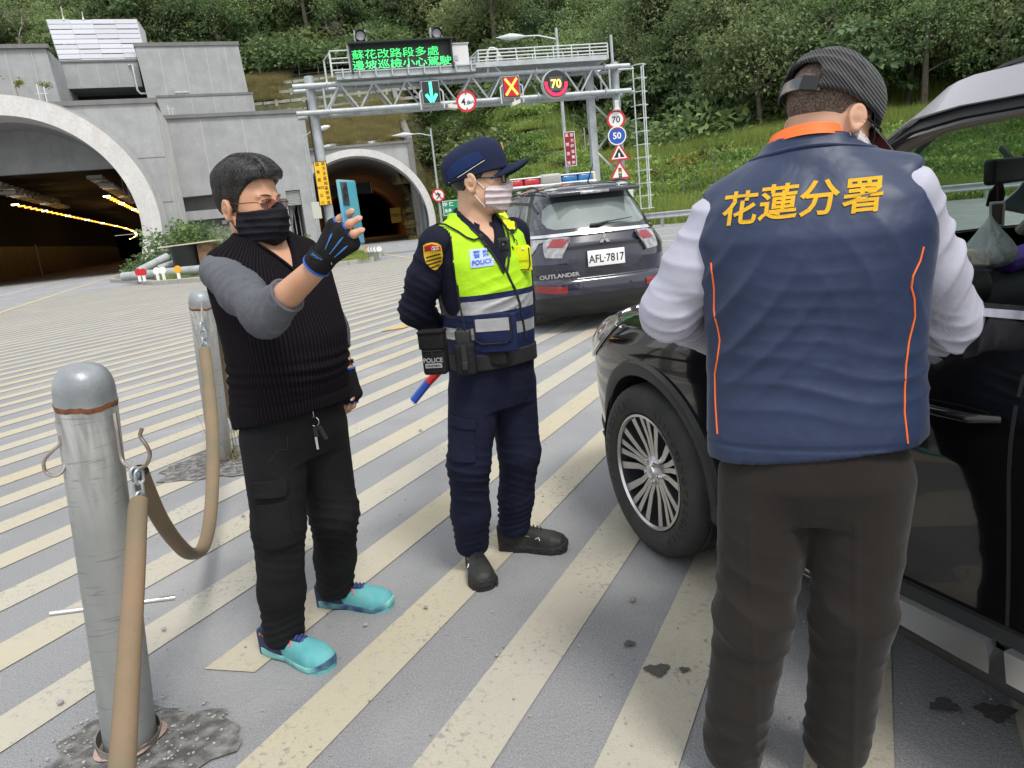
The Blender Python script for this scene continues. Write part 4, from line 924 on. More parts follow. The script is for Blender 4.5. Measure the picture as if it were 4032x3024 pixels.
m = MB(); m.box(bc - GX * (bw / 2 + .03) + GN * .3,(.05,.66,bh),GX,GN,ZV); m.out('side_plate',M_STEEL_W,vb)
m = MB(); m.box(bc + GN * .035 - ZV * .08,(bw * .86,.04,bh * .74),GX,GN,ZV); m.out('display',M_VFACE,vb)
tz = nz3(ZV)
text('led_text','蘇花改路段多處',M_LEDG,bh * .335,bc - ZV * (-.135 * bh) - GX * bw * .055 ,GX,tz,vb,.004,sx=1.33)
text('led_text','邊坡巡檢小心駕駛',M_LEDG,bh * .335,bc - ZV * (.21 * bh) + GX * bw * .0,GX,tz,vb,.004,sx=1.33)
for i, cx in enumerate((470, 912)):
    b = thing('beacon_light',gp(cx,130,off + .2),('round grey flashing beacon on the left end of the message board','round grey flashing beacon on the right end of the message board')[i],'light'); c = gp(cx,(136,121)[i],off + .1)
    m = MB(); m.box(c + GN * .25 - ZV * .03,(.5,.4,.58),GX,GN,ZV); m.out('housing',M_STEEL_W,b); m = MB(); m.box(c - ZV * .02 + GN * .02,(.42,.06,.55),GX,GN,ZV); m.out('face',M_VMSB,b)
    m = MB(); m.lathe([(0,.03),(.19,.03),(.2,0)],c - GN * .03,axis=-GN,n=24); m.out('lens',mat('grey_lens',(.36,.36,.37),.3),b,smooth=True)
    m = MB(); m.lathe([(.22,0),(.22,.22),(.24,.22),(.24,0)],c - GN * .0,axis=-GN,n=24); m.out('visor',M_VMSB,b,smooth=True)
c = gp(1048,268,off + .3); m = MB(); m.rbox(c,(.78,.5,1.15),.03,GX,GN,ZV); cb = m.out('control_cabinet',mat('cabinet_grey',(.62,.62,.63),.45),None,origin=c - ZV * .57); prop(cb,'pale grey control cabinet right of the black message board','cabinet')
m = MB(); m.box(c + ZV * .6,(.86,.6,.05),GX,GN,ZV); m.out('lid',M_STEEL,cb); m = MB(); m.box(c - GX * .2 - GN * .27,(.16,.03,.2),GX,GN,ZV); m.out('handle',M_STEEL,cb)
cc = thing('dome_camera',gp(1210,340,-.6),'white dome camera hanging from a curved gantry arm','camera'); q0 = gp(1210,350,-.6); q1 = gp(1210,225,-.6); q2 = gp(1240,205,-.6); q3 = gp(1272,235,-.6)
T('arm',[q0,q1,(q1 + q2) / 2 + ZV * .07,q2,(q2 + q3) / 2 + ZV * .06 + GX * .05,q3],.05,8,cc,M_STEEL_W); T('arm_strut',[gp(1215,285,-.6),gp(1295,352,-.6)],.035,6,cc,M_STEEL_W)
m = MB(); m.lathe([(.06,0),(.14,-.12),(.17,-.25),(.16,-.34),(.0,-.42)],q3 + ZV * -.02,n=14); m.out('dome',M_STEEL_W,cc,smooth=True)
def disc(name, c, r, mt, par, d=.02, nrm=None, th=.02, n=40):
    nrm = -GN if nrm is None else nrm; m = MB(); m.lathe([(r,-th / 2),(r,th / 2)],c + nrm * d,axis=nrm,n=n); return m.out(name,mt,par)
def annul(name, c, r0, r1, mt, par, d=.02, nrm=None, th=.012):
    nrm = -GN if nrm is None else nrm; m = MB(); m.lathe([(r1,-th),(r1,th),(r0,th),(r0,-th)],c + nrm * d,axis=nrm,n=48,closed=True); return m.out(name,mt,par)
def facing(c): v = CAM0 - c; v[2] = 0; return nz3(v)
def signal(cx, cy, w, h, lb):
    c = gp(cx,cy,-.95); s = thing('lane_signal',c,lb,'traffic signal'); m = MB(); m.box(c + GN * .25,(w,.4,h),GX,GN,ZV); m.out('housing',M_STEEL,s)
    m = MB(); m.box(c + GN * .03, (w * .92, .06, h * .92), GX, GN, ZV); m.out('face', M_VMSB, s)
    for sx_ in (-1,1): T('bracket',[c + GX * sx_ * (w / 2 + .12) - ZV * h * .75,c + GX * sx_ * (w / 2 + .12) + ZV * h * .0,c + GX * sx_ * (w / 2) + ZV * h * .1],.035,6,s,M_STEEL_W)
    return c, s
M_GRN = mat('signal_green',(.1,1,.6),.5,emit=(.03,1,.38),estr=1.6); M_XR = mat('signal_orange',(1,.3,.05),.5,emit=(1,.22,.02),estr=2.4); M_REDF = mat('signal_red_glow',(.3,.01,.02),.5,emit=(.35,.0,.01),estr=.35)
c, s = signal(881, 460, .82, .98, 'lane signal showing a lit green downward arrow')
f = c - GN * .02
def bar(name, a, b, w, mt, par, th=.02):
    d = nz3(b - a); s2 = nz3(np.cross(d,GN)); m = MB(); m.box((a + b) / 2,(np.linalg.norm(b - a),w,th),d,s2,GN); return m.out(name,mt,par)
bar('arrow',f + ZV * .42,f - ZV * .40,.12,M_GRN,s); bar('arrow',f - ZV * .43 + GX * .02,f + GX * .24 - ZV * .1,.12,M_GRN,s); bar('arrow',f - ZV * .43 - GX * .02,f - GX * .24 - ZV * .1,.12,M_GRN,s)
c, s = signal(1347, 430, .82, .95, 'lane signal showing a lit red-orange cross'); f = c - GN * .02
m = MB(); m.box(c - GN * .004, (.7, .01, .82), GX, GN, ZV); m.out('glow_panel', M_REDF, s)
bar('cross_bar',f + GX * .28 + ZV * .36,f - GX * .28 - ZV * .36,.1,M_XR,s); bar('cross_bar',f - GX * .28 + ZV * .36,f + GX * .28 - ZV * .36,.1,M_XR,s,.025)
c = gp(1606,412,-1.0); s = thing('speed_display',c,'round electronic display showing 70 inside a lit red ring','traffic signal')
m = MB(); m.lathe([(.62,0),(.64,.1),(.64,.3),(.6,.4)],c + GN * .45,axis=-GN,n=40); m.out('housing',M_STEEL_W,s,smooth=True); disc('face',c,.6,M_VMSB,s,0)
M_RLED = mat('red_led',(1,.02,.05),.5,emit=(1,.01,.05),estr=2.0); M_ALED = mat('amber_led',(1,.5,.1),.5,emit=(1,.4,.06),estr=2.2)
for k in range(26):
    a0 = math.radians(180 - 8 + k * 7.6); p = c + (GX * math.cos(a0) + ZV * math.sin(a0)) * .49 - GN * .025; m = MB(); rd = GX * math.cos(a0) + ZV * math.sin(a0); tg = np.cross(rd,GN)
    m.box(p, (.12, .055, .01), rd, tg, GN); m.out('ring_led', M_RLED, s)
m = MB(); m.box(c - GN * .02,(.62,.01,.62),GX,GN,ZV); m.out('digit_panel',mat('digit_panel',(.09,.09,.09),.5),s)
text('digits', '70', M_ALED, .52, c - GN * .035, GX, ZV, s, .004, .006)
M_SBLUE = mat('sign_blue',(.02,.09,.42),.4); M_SBLK = mat('sign_ink',(.015,.015,.015),.5); M_BACK = mat('sign_back',(.35,.36,.36),.5,metal=.4)
def rsign(c, r, lb, tx, bgm=M_WH, rim=M_RED, tcol=M_SBLK, cat='road sign', nrm=None, bold=.008, off2=(0, 0)):
    nrm = facing(c) if nrm is None else nrm; X = nz3(np.cross(ZV, nrm)) ; s = thing('road_sign', c, lb, cat)
    disc('plate',c,r,M_BACK,s,-.01,nrm,.02); disc('face',c,r * .995,bgm,s,.004,nrm,.01); annul('rim',c,r * .78 if rim is M_RED else r * .88,r,rim,s,.012,nrm,.004)
    for i,(t_,sz_,ox,oy) in enumerate(tx): text('sign_text',t_,tcol,sz_,c + nrm * .02 + X * ox + ZV * oy,X,ZV,s,.002,bold)
    return s, X, nrm
c = gp(1086,515,-1.05); s,X,nr = rsign(c,.47,'round height limit sign reading 4.6 hanging from the truss',[('4',.42,-.14,0),('.6',.26,.06,-.05),('公尺',.13,.22,-.06)],bold=.004)
for sg in (-1, 1):
    m = MB(); m.prism([(-.05,0),(.05,0),(0,-.08 * sg)],c + nr * .02 + ZV * sg * .345,X,ZV,nr * .004); m.out('arrowhead',M_SBLK,s)
T('hanger', [c + GN * .1, c + GN * .4 + ZV * .3], .03, 6, s)
gm = ZV * 0
def polef(cx, cy): return gp(cx, cy, -.28)
rsign(polef(1955,620),.45,'round white speed sign reading 70 with a red rim on the gantry post',[('70',.42,0,0)],bold=.004)
rsign(polef(1961,714),.45,'round blue sign reading 50 below the red-rimmed 70',[('50',.42,0,0)],bgm=M_SBLUE,rim=M_WH,tcol=M_WH,bold=.012)
def tsign(c, sc2, lb, kind):
    nr = facing(c); X = nz3(np.cross(ZV, nr)); s = thing('road_sign', c, lb, 'road sign')
    def tri(k, oy=0.): return [(-.57 * k, -.34 * k + oy), (.57 * k, -.34 * k + oy), (0, .64 * k + oy)]
    for k,mt,d in ((1.,M_RED,0),(.74,M_WH,.008)): m = MB(); m.prism([(a * sc2,b * sc2) for a,b in tri(k)],c + nr * d,X,ZV,nr * .006); m.out('plate' if k == 1 else 'face',mt,s)
    if kind == 'tunnel':
        m = MB(); m.prism([(a * sc2,b * sc2) for a,b in tri(.5,-.01)],c + nr * .016,X,ZV,nr * .004); m.out('symbol',M_SBLK,s)
        m = MB(); m.prism([(a * sc2,b * sc2) for a,b in ((-.05,-.2),(.05,-.2),(.05,0),(.03,.05),(-.03,.05),(-.05,0))],c + nr * .022,X,ZV,nr * .004); m.out('symbol_gap',M_WH,s)
    else:
        m = MB(); m.box(c + nr * .016 + ZV * .0,(.17 * sc2,.01,.5 * sc2),X,nr,ZV); m.out('symbol',M_SBLK,s)
        for k,col_ in enumerate(((.7,.03,.03),(.8,.6,.05),(.03,.35,.15))): disc('lamp_symbol',c + ZV * (.16 - k * .16) * sc2,.065 * sc2,mat('lamp_symbol%d' % k,col_,.5),s,.025,nr,.004,16)
tsign(polef(1973,820),.92,'red triangular warning sign with a black tunnel symbol','tunnel'); tsign(polef(1979,928),.92,'red triangular warning sign with a traffic light symbol, lowest on the post','light')
c = gp(2027,1052,-.2); m = MB(); m.rbox(c,(.42,.3,.7),.02,GX,GN,ZV); o = m.out('junction_box',M_STEEL_W,None,origin=c); prop(o,'small grey box on the gantry post behind the police car roof','box')
c = gp(1955,535,-.35); m = MB(); m.rbox(c,(.22,.25,.42),.03,GX,GN,ZV); m.rbox(c - ZV * .22,(.3,.3,.1),.03,GX,GN,ZV); o = m.out('post_detector',M_STEEL_W,None,origin=c); prop(o,'small white detector on the gantry post above the 70 sign','detector')
for cx,cy,lb in ((1003,548,'small white camera box under the truss left of the 4.6 sign'),(1370,527,'small white camera box under the truss below the red cross')):
    c = gp(cx,cy,-.9); m = MB(); m.rbox(c,(.42,.5,.17),.02,nz3(GX + ZV * .3 * (1 if cx > 1200 else -.5)),GN,nz3(ZV)); m.box(c + ZV * .13,(.06,.06,.16)); o = m.out('truss_camera',mat('cream_box',(.62,.6,.52),.5),None,origin=c); prop(o,lb,'camera')
def quadsign(name, c4, lb, face, rim, cols, tcol, rimw=.03, cat='road sign', thick=.02, post=None):
    c4 = [np.asarray(p,float) for p in c4]; c = sum(c4) / 4; X = nz3((c4[1] + c4[2]) / 2 - (c4[0] + c4[3]) / 2); Wd = np.linalg.norm((c4[1] + c4[2]) / 2 - (c4[0] + c4[3]) / 2); Hh = np.linalg.norm((c4[3] + c4[2]) / 2 - (c4[0] + c4[1]) / 2)
    X[2] = 0; X = nz3(X); N_ = nz3(np.cross(X, ZV)); s = thing(name, c, lb, cat)
    m = MB(); m.box(c,(Wd,thick,Hh),X,N_,ZV); m.out('plate',rim,s); m = MB(); m.box(c + N_ * thick * .55,(Wd - 2 * rimw,.008,Hh - 2 * rimw),X,N_,ZV); m.out('face',face,s)
    for tx, fx, sz_, y0, y1 in cols:
        for k,ch in enumerate(tx): text('sign_text',ch,tcol,sz_,c + N_ * (thick * .55 + .008) + X * fx * Wd + ZV * Hh * (y0 + (y1 - y0) * k / max(1,len(tx) - 1)),X,ZV,s,.002,.003)
    return s
def K7(cx, cy): return ((1230 + cx / 6.38) / 1.82278, (580 + cy / 6.38) / 1.82278)
def Ap(xy, Y): return A(xy[0], xy[1], Y)
yy = GL[1] - .45
quadsign('road_sign',[Ap(K7(190,1465),yy),Ap(K7(512,1450),yy),Ap(K7(342,348),yy),Ap(K7(8,358),yy)],'tall yellow sign with dark characters on the left gantry pole',M_SIGNY,M_BLK,
    [('前方多區段區間測速', .24, .17, .44, -.44), (['總', '長', '度', '4652', '公', '尺'], -.22, .165, .44, -.44)], M_BRN)
c = Ap(K7(110,1590),yy + .1); m = MB(); m.rbox(c,(.4,.25,.75),.02,GX,GN,ZV); o = m.out('pole_box',mat('beige_box',(.5,.5,.44),.6),None,origin=c); prop(o,'beige control box on the left gantry pole below the yellow sign','box')
m = MB(); m.tube([gw(-.25,.2,-.1),gw(-.24,3,-.12),gw(-.25,zl_top - 1.0,-.12)],.035,6); m.out('cable',M_BLK,gt)
def lamp(name, base, h, arm, lb, rb=.11, headl=.9, slant=.12, tilt=0.):
    t = thing(name,base,lb,'street lamp'); base = np.array(base,float); T('pole',[base,base + ZV * h],[rb,rb * .6],12,t); a = np.array(arm,float); e = base + ZV * (h - .35) + a
    T('arm',[base + ZV * (h - .35 - slant * 2),base + ZV * (h - .35) + a * .5,e],.045,8,t); d = nz3(a); s_2 = np.cross(d,ZV)
    m = MB(); m.lathe([(.05,-.3),(.10,-.1),(.17,.25),(.19,.55),(.12,.85),(.0,headl)],e,axis=d,n=16); o = m.out('lamp_head',M_STEEL_W,t,smooth=True); return t
pL = A(1197,370,44.5); pL[2] = float(zt(pL[0],pL[1])) if pL[1] > yb(pL[0]) else 0; zT = float(A(*K2(1615,88),44.5)[2])
b_ = A(*K2(1655, 690), 44.5); b_[2] = 0; e_ = A(*K2(1330, 95), 44.5)
lamp('street_lamp',b_,zT,[(e_[0] - b_[0]) * .78,0,.1],'tall grey street lamp behind the right half of the gantry',.13,1.35)
quadsign('road_sign',[A(*K2(1668,892),44.1),A(*K2(1730,888),44.1),A(*K2(1712,687),44.1),A(*K2(1646,694),44.1)],'maroon vertical sign with white characters on the tall lamp post',mat('sign_maroon',(.30,.02,.035),.5),M_WH,
    [('前方隧道實施', .22, .2, .40, -.40), ('區間測速', -.22, .2, .40, -.40)], M_WH, .035)
b_ = A(*K2(905, 900), 64.); b_[2] = 0; zT = float(A(*K2(877, 672), 64.)[2]); e_ = A(*K2(715, 678), 64.)
lamp('street_lamp',b_,zT,[(e_[0] - b_[0]) * .78,0,.05],'slim street lamp right of the far tunnel arch',.12,1.5)
c = A(*K2(923,1060),63.8); rs_,X_,N_ = rsign(c,.55,'round red-rimmed no-pedestrians sign on the far lamp post',[])
for pp in (((-.05,.25),(.1,-.02)),((.1,-.02),(.22,-.3)),((.08,-.05),(-.18,-.28)),((0,.16),(-.22,.02)),((.02,.16),(.2,.05))): m = MB(); m.tube([c + N_ * .025 + X_ * pp[0][0] + ZV * pp[0][1],c + N_ * .025 + X_ * pp[1][0] + ZV * pp[1][1]],.035,5); m.out('walking_figure',M_SBLK,rs_)
m = MB(); m.tube([c + N_ * .03 - X_ * .3 + ZV * .3,c + N_ * .03 + X_ * .3 - ZV * .3],.03,5); m.out('slash',M_RED,rs_)
b_ = A(690, 295, 60.); b_[2] = 0; e0 = A(676, 290, 58.); e0[2] = 0
q = A(705,288,58.); zq = float(q[2]); e0 = A(672,400,58.); e0[2] = 0; lamp('street_lamp',e0,zq + .45,[float(q[0] - e0[0]) - .6,0,.2],'street lamp behind the left gantry pole with its head over the grass',.1,1.0)
M_GSIGN = mat('sign_green',(.0,.25,.12),.5); c4 = [A(*K2(955,1180),62),A(*K2(1100,1165),62),A(*K2(1090,1082),62),A(*K2(945,1093),62)]
s = quadsign('road_sign',c4,'green sign board with white characters partly hidden by the police officer',M_GSIGN,M_WH,[],M_WH,.04)
cg = sum(c4) / 4; Xg = nz3(c4[1] - c4[0]); Xg[2] = 0; Xg = nz3(Xg); Ng = np.cross(Xg, ZV)
text('sign_text','中 仁',M_WH,.38,cg + Ng * .03 - Xg * .55 + ZV * .3,Xg,ZV,s,.004,.01); text('sign_text','全長',M_WH,.3,cg + Ng * .03 - Xg * .62 - ZV * .2,Xg,ZV,s,.004,.01)
for sx_ in (-.7,.7): m = MB(); m.tube([[*(cg + Xg * sx_ - Ng * .08)[:2],0],[*(cg + Xg * sx_ - Ng * .08)[:2],cg[2] + .5]],.08,8); m.out('post',M_STEEL,s)
# ------------------------------------------------------------ guardrail
gr = thing('guardrail', (8, 38.6, 0), 'galvanised W-beam guardrail along the right road edge', 'guardrail')
g0,g1 = A(1408,460,38.8),A(2158,411,30.6); g0[2] = g1[2] = 0; gd = nz3(g1 - g0); gn = np.array([gd[1],-gd[0],0])
prof = [(0, .74), (.05, .71), (.05, .67), (0, .62), (-.01, .58), (0, .54), (.05, .49), (.05, .45), (0, .42)]
for i in range(-2, 13):
    a,b = g0 + gd * i * 4,g0 + gd * (i + 1) * 4 - gd * .0; V = [a + gn * x + ZV * z for x,z in prof] + [b + gn * x + ZV * z for x,z in prof]; k = len(prof)
    nmesh('beam', V, [(j, j + 1, k + j + 1, k + j) for j in range(k - 1)], M_STEEL, gr, smooth=True)
    for q in (0,2): m = MB(); m.box(g0 + gd * (i * 4 + q + .5) - gn * .1 + ZV * .34,(.12,.1,.68),gd,gn,ZV); m.out('post',M_STEEL,gr)
# ------------------------------------------------------------ two thin poles of the hillside survey line
for i, (px, py, Y, h) in enumerate(((1263, 300, 62, 2.2), (1205, 290, 66, 2.))): 
    p = A(px,py,Y); m = MB(); m.tube([p - ZV * 1.5,p + ZV * h * .4],.04,5); o = m.out('fence_post',M_FIXT,None,origin=p); prop(o,('thin grey fence post on the bank left of the maroon sign','thin grey post higher up the eroded slope')[i],'post')
m = MB(); p0,p1 = A(1085,245,84),A(1120,300,80); m.tube([p0,p1],.12,6); o = m.out('bare_pole',M_BARK_LT,None,origin=p0); prop(o,'pale bare pole leaning on the eroded slope','pole')
# ------------------------------------------------------------ cars (one body form, two finishes)
def _pi(z, xs_, ys_): return np.interp(z, xs_, ys_)
def smi(xs_, ys_):
    X = np.linspace(xs_[0], xs_[-1], 400); Y = np.interp(X, xs_, ys_); k = np.hanning(13); k /= k.sum()
    Yp = np.concatenate([np.full(6,Y[0]),Y,np.full(6,Y[-1])]); Ys = np.convolve(Yp,k,'valid'); return lambda z: np.interp(z,X,Ys)
cXF = smi([.18,.26,.34,.50,.66,.78,.86,.92,.96,1.00,1.04,1.08,1.12,1.16,1.3,1.45,1.572,1.632,1.668,1.692,1.71],[2.05,2.22,2.29,2.32,2.32,2.29,2.24,2.14,1.98,1.76,1.52,1.32,1.18,1.12,.95,.76,.56,.39,.16,-.1,-.5])
cXR = smi([.18,.26,.34,.50,.60,.62,.80,1.0,1.10,1.20,1.35,1.50,1.572,1.62,1.656,1.686,1.71],[2.05,2.22,2.30,2.33,2.32,2.285,2.30,2.29,2.24,2.18,2.06,1.95,1.93,1.93,1.80,1.50,1.0])
cWW = smi([.18,.24,.30,.38,.50,.66,.78,.86,.93,.985,1.02,1.06,1.10,1.25,1.40,1.52,1.584,1.62,1.65,1.68,1.698,1.71],[.74,.82,.855,.868,.872,.884,.895,.896,.888,.872,.856,.835,.815,.765,.705,.652,.626,.60,.55,.43,.28,.10])
def cexp(z): return np.interp(z,[.2,.8,.95,1.1,1.5,1.67],[6.5,6.5,5.,4.2,4.2,3.6]),np.interp(z,[.2,.9,1.1,1.6],[6.5,7.,6.,5.5]),np.interp(z,[.2,.8,1.0,1.2,1.6],[4.2,4.2,3.2,3.2,3.0])
def cside(x, z):
    nf,nr,m = cexp(z); x = np.asarray(x,float); a = np.where(x > 0,cXF(z) + .0,cXR(z)); n = np.where(x > 0,nf,nr)
    a = np.where(x > 0,np.maximum(a,.05),a); return cWW(z) * np.clip(1 - np.clip(np.abs(x) / a,0,1) ** n,0,1) ** (1 / m)
def cend(y, z, s):
    nf, nr, m = cexp(z); a, n = (cXF(z), nf) if s > 0 else (cXR(z), nr)
    return s * a * np.clip(1 - np.clip(np.abs(y) / cWW(z), 0, 1) ** m, 0, 1) ** (1 / n)
def cfun(P):
    x, y, z = P[:, 0], P[:, 1], P[:, 2]; zz = np.clip(z, .18, 1.71); nf, nr, m = cexp(zz)
    xf = cXF(zz); xc = np.minimum(0, xf - .35)
    dx = x - xc; a = np.where(dx > 0, xf - xc, cXR(zz) + xc); n = np.where(dx > 0, nf, nr)
    return (np.abs(dx) / np.maximum(a, .02)) ** n + (np.abs(y) / cWW(zz)) ** m - 1
def cnorm(P):
    e = .004; g = np.stack([cfun(P + d) - cfun(P - d) for d in np.eye(3) * e],1); return g / (np.linalg.norm(g,axis=1)[:,None] + 1e-12)
def cside(x, z):
    x = np.atleast_1d(np.asarray(x,float)); z = np.atleast_1d(np.asarray(z,float)); nf,nr,m = cexp(z); xf = cXF(z); xc = np.minimum(0,xf - .35); dx = x - xc
    a = np.where(dx > 0,xf - xc,cXR(z) + xc); n = np.where(dx > 0,nf,nr); return cWW(z) * np.clip(1 - np.clip(np.abs(dx) / a,0,.985) ** n,0,1) ** (1 / m)
def cend(y, z, s):
    y = np.atleast_1d(np.asarray(y,float)); z = np.atleast_1d(np.asarray(z,float)); nf,nr,m = cexp(z); xf = cXF(z); xc = np.minimum(0,xf - .35)
    q = np.clip(1 - np.clip(np.abs(y) / cWW(z),0,.985) ** m,0,1); return xc + np.where(s > 0,(xf - xc) * q ** (1 / nf),-(cXR(z) + xc) * q ** (1 / nr))
def body_mesh(AX):
    zs = np.concatenate([np.linspace(.18,.9,34),np.linspace(.905,1.16,46),np.linspace(1.17,1.55,22),np.linspace(1.556,1.71,34)])
    th = np.linspace(0, PI, 121); rows = []
    for z in zs:
        nf,nr,m = cexp(z); xf = float(cXF(z)); xc = min(0,xf - .35); af,ar,w = xf - xc,float(cXR(z)) + xc,float(cWW(z)); row = []
        for t in th:
            c, s = math.cos(t), math.sin(t); n = nf if c > 0 else nr; a = af if c > 0 else ar
            lo = (abs(c) ** n + abs(s) ** m); k = 1.0
            for _ in range(12): g = (k * abs(c)) ** n + (k * s) ** m - 1; dg = n * (k * abs(c)) ** n / k + m * (k * s) ** m / k; k -= g / dg
            row.append((xc + k * c * a, k * s * w, z))
        rows.append(row + [(x, -y, z_) for x, y, z_ in row[1:-1][::-1]])
    R = np.array(rows); nz_,nt = R.shape[:2]; V = R.reshape(-1,3); F = [(j * nt + i,j * nt + (i + 1) % nt,(j + 1) * nt + (i + 1) % nt,(j + 1) * nt + i) for j in range(nz_ - 1) for i in range(nt)]
    F.append(tuple(range(nt))[::-1]); F.append(tuple((nz_ - 1) * nt + i for i in range(nt)))
    bm = bmesh.new(); bv = [bm.verts.new(v) for v in V]; [bm.faces.new([bv[i] for i in f]) for f in F]; return bm
def in_poly(x, z, P):
    c = False; j = len(P) - 1
    for i in range(len(P)):
        if (P[i][1] > z) != (P[j][1] > z) and x < (P[j][0] - P[i][0]) * (z - P[i][1]) / (P[j][1] - P[i][1]) + P[i][0]: c = not c
        j = i
    return c
def cut_poly(bm, P, ax, keep):
    """bisect along the edges of polygon P (2D in plane of axes ax) only for faces passing keep()"""
    n = len(P); cxp = [sum(p[k] for p in P) / n for k in (0, 1)]
    for i in range(n):
        a,b = P[i],P[(i + 1) % n]; d = (b[0] - a[0],b[1] - a[1]); L_ = math.hypot(*d); nn = [0,0,0]; nn[ax[0]] = d[1] / L_; nn[ax[1]] = -d[0] / L_; co = [0,0,0]; co[ax[0]] = a[0]; co[ax[1]] = a[1]
        fs = [f for f in bm.faces if keep(f.calc_center_median()) and min(math.hypot(f.calc_center_median()[ax[0]] - (a[0] + d[0] * t),f.calc_center_median()[ax[1]] - (a[1] + d[1] * t)) for t in (0,.25,.5,.75,1)) < L_ * .25 + .15]
        ge = set(); [ge.update(f.edges) for f in fs]; gv = set(); [gv.update(f.verts) for f in fs]
        bmesh.ops.bisect_plane(bm, geom=list(gv) + list(ge) + fs, plane_co=co, plane_no=nn, dist=1e-5)
    return [f for f in bm.faces if keep(f.calc_center_median()) and in_poly(f.calc_center_median()[ax[0]],f.calc_center_median()[ax[1]],P)]
def ppatch(name, P, fn, mt, par, off=.004, th=.006, step=.05, smooth=True, ax=None):
    """patch laid on the body: P is 2D, fn maps (a, b) -> xyz on the surface"""
    bm = bmesh.new(); f = bm.faces.new([bm.verts.new((a, b, 0)) for a, b in P]); bm.normal_update()
    xs_ = [p[0] for p in P]; ys_ = [p[1] for p in P]
    for k in range(2):
        lo, hi = (min(xs_), max(xs_)) if k == 0 else (min(ys_), max(ys_)); c = lo + step
        while c < hi - step * .2:
            co,no = [0,0,0],[0,0,0]; co[k] = c; no[k] = 1; bmesh.ops.bisect_plane(bm,geom=bm.verts[:] + bm.edges[:] + bm.faces[:],plane_co=co,plane_no=no,dist=1e-6); c += step
    bmesh.ops.triangulate(bm, faces=[f for f in bm.faces if len(f.verts) > 4])
    bm.verts.index_update(); Q = np.array([fn(v.co.x,v.co.y) for v in bm.verts]); Nn = cnorm(Q); F = [tuple(v.index for v in f.verts) for f in bm.faces]
    be = [(e.verts[0].index,e.verts[1].index) for e in bm.edges if len(e.link_faces) == 1]; n = len(Q); bm.free()
    V = np.concatenate([Q + Nn * off,Q + Nn * (off - th)]); F2 = F + [tuple(i + n for i in f[::-1]) for f in F] + [(a,b,b + n,a + n) for a,b in be]
    o = nmesh(name,V,F2,mt,par); me = o.data; bm = bmesh.new(); bm.from_mesh(me); bmesh.ops.recalc_face_normals(bm,faces=bm.faces)
    for f in bm.faces: f.smooth = True
    for e in bm.edges:
        if len(e.link_faces) == 2 and e.link_faces[0].normal.dot(e.link_faces[1].normal) < .6: e.smooth = False
    bm.to_mesh(me); bm.free(); return o
def SL(s): return lambda x, z: (x, s * float(cside(x, z)[0]), z)
def FR(x_s): return lambda y, z: (float(cend(y, z, x_s)[0]), y, z)
AXF, AXR, WR, ZR = 1.43, -1.24, .352, .352
W_F = [(1.00,1.115),(.93,1.18),(.76,1.33),(.60,1.445),(.48,1.485),(.3,1.50),(.0,1.505),(.0,1.115)]
W_R = [(-.07, 1.115), (-.07, 1.505), (-1.0, 1.495), (-1.07, 1.48), (-1.13, 1.13)]
W_Q = [(-1.20, 1.135), (-1.13, 1.49), (-1.5, 1.46), (-1.72, 1.36), (-1.80, 1.19), (-1.74, 1.15)]
W_W = [(-.62,1.165),(.62,1.165),(.60,1.3),(.54,1.48),(.50,1.545),(0,1.565),(-.50,1.545),(-.54,1.48),(-.60,1.3)]
W_B = [(-.62,1.16),(.62,1.16),(.63,1.24),(.55,1.46),(.46,1.495),(-.46,1.495),(-.55,1.46),(-.63,1.24)]
M_RUB = mat('black_trim', (.022, .023, .024), .42, bump=.15, bscale=400, spec=.4)
M_TYRE = mat('tyre_rubber', (.028, .028, .029), .72, col2=(.045, .044, .042), nscale=9, bump=.3, bscale=90)
M_CHROME = mat('chrome', (.75, .76, .78), .12, metal=1.)
M_MACH = mat('machined_alloy', (.62, .61, .60), .3, metal=1., bump=.05, bscale=500)
M_RIMD = mat('rim_dark_paint', (.035, .037, .04), .25, coat=.6)
M_WELL = mat('wheel_well', (.012, .012, .012), .95)
def glass(name, tint=(.8, .86, .83), a=.12):
    m = bpy.data.materials.new(name); m.use_nodes = True; nt = m.node_tree; nt.nodes.clear(); o = nt.nodes.new('ShaderNodeOutputMaterial'); t = nt.nodes.new('ShaderNodeBsdfTransparent'); t.inputs[0].default_value = tint + (1,)
    g = nt.nodes.new('ShaderNodeBsdfGlossy'); g.inputs['Roughness'].default_value = .02; fr = nt.nodes.new('ShaderNodeLayerWeight'); fr.inputs[0].default_value = .5; pw = nt.nodes.new('ShaderNodeMath'); pw.operation = 'POWER'; pw.inputs[1].default_value = 4.; nt.links.new(fr.outputs['Facing'],pw.inputs[0]); x = nt.nodes.new('ShaderNodeMixShader')
    ma = nt.nodes.new('ShaderNodeMath'); ma.operation = 'ADD'; ma.use_clamp = True; ma.inputs[1].default_value = a; nt.links.new(pw.outputs[0],ma.inputs[0]); nt.links.new(ma.outputs[0],x.inputs[0]); nt.links.new(t.outputs[0],x.inputs[1]); nt.links.new(g.outputs[0],x.inputs[2]); nt.links.new(x.outputs[0],o.inputs[0]); return m
M_GLASS = glass('window_glass',(.78,.86,.82),.05); M_TINT = mat('tinted_rear_glass',(.09,.10,.10),.04,spec=.8,coat=.6); M_CLEAR = mat('clear_lens',(.36,.365,.37),.08,coat=1.,col2=(.16,.16,.165),nscale=18,spec=.8)
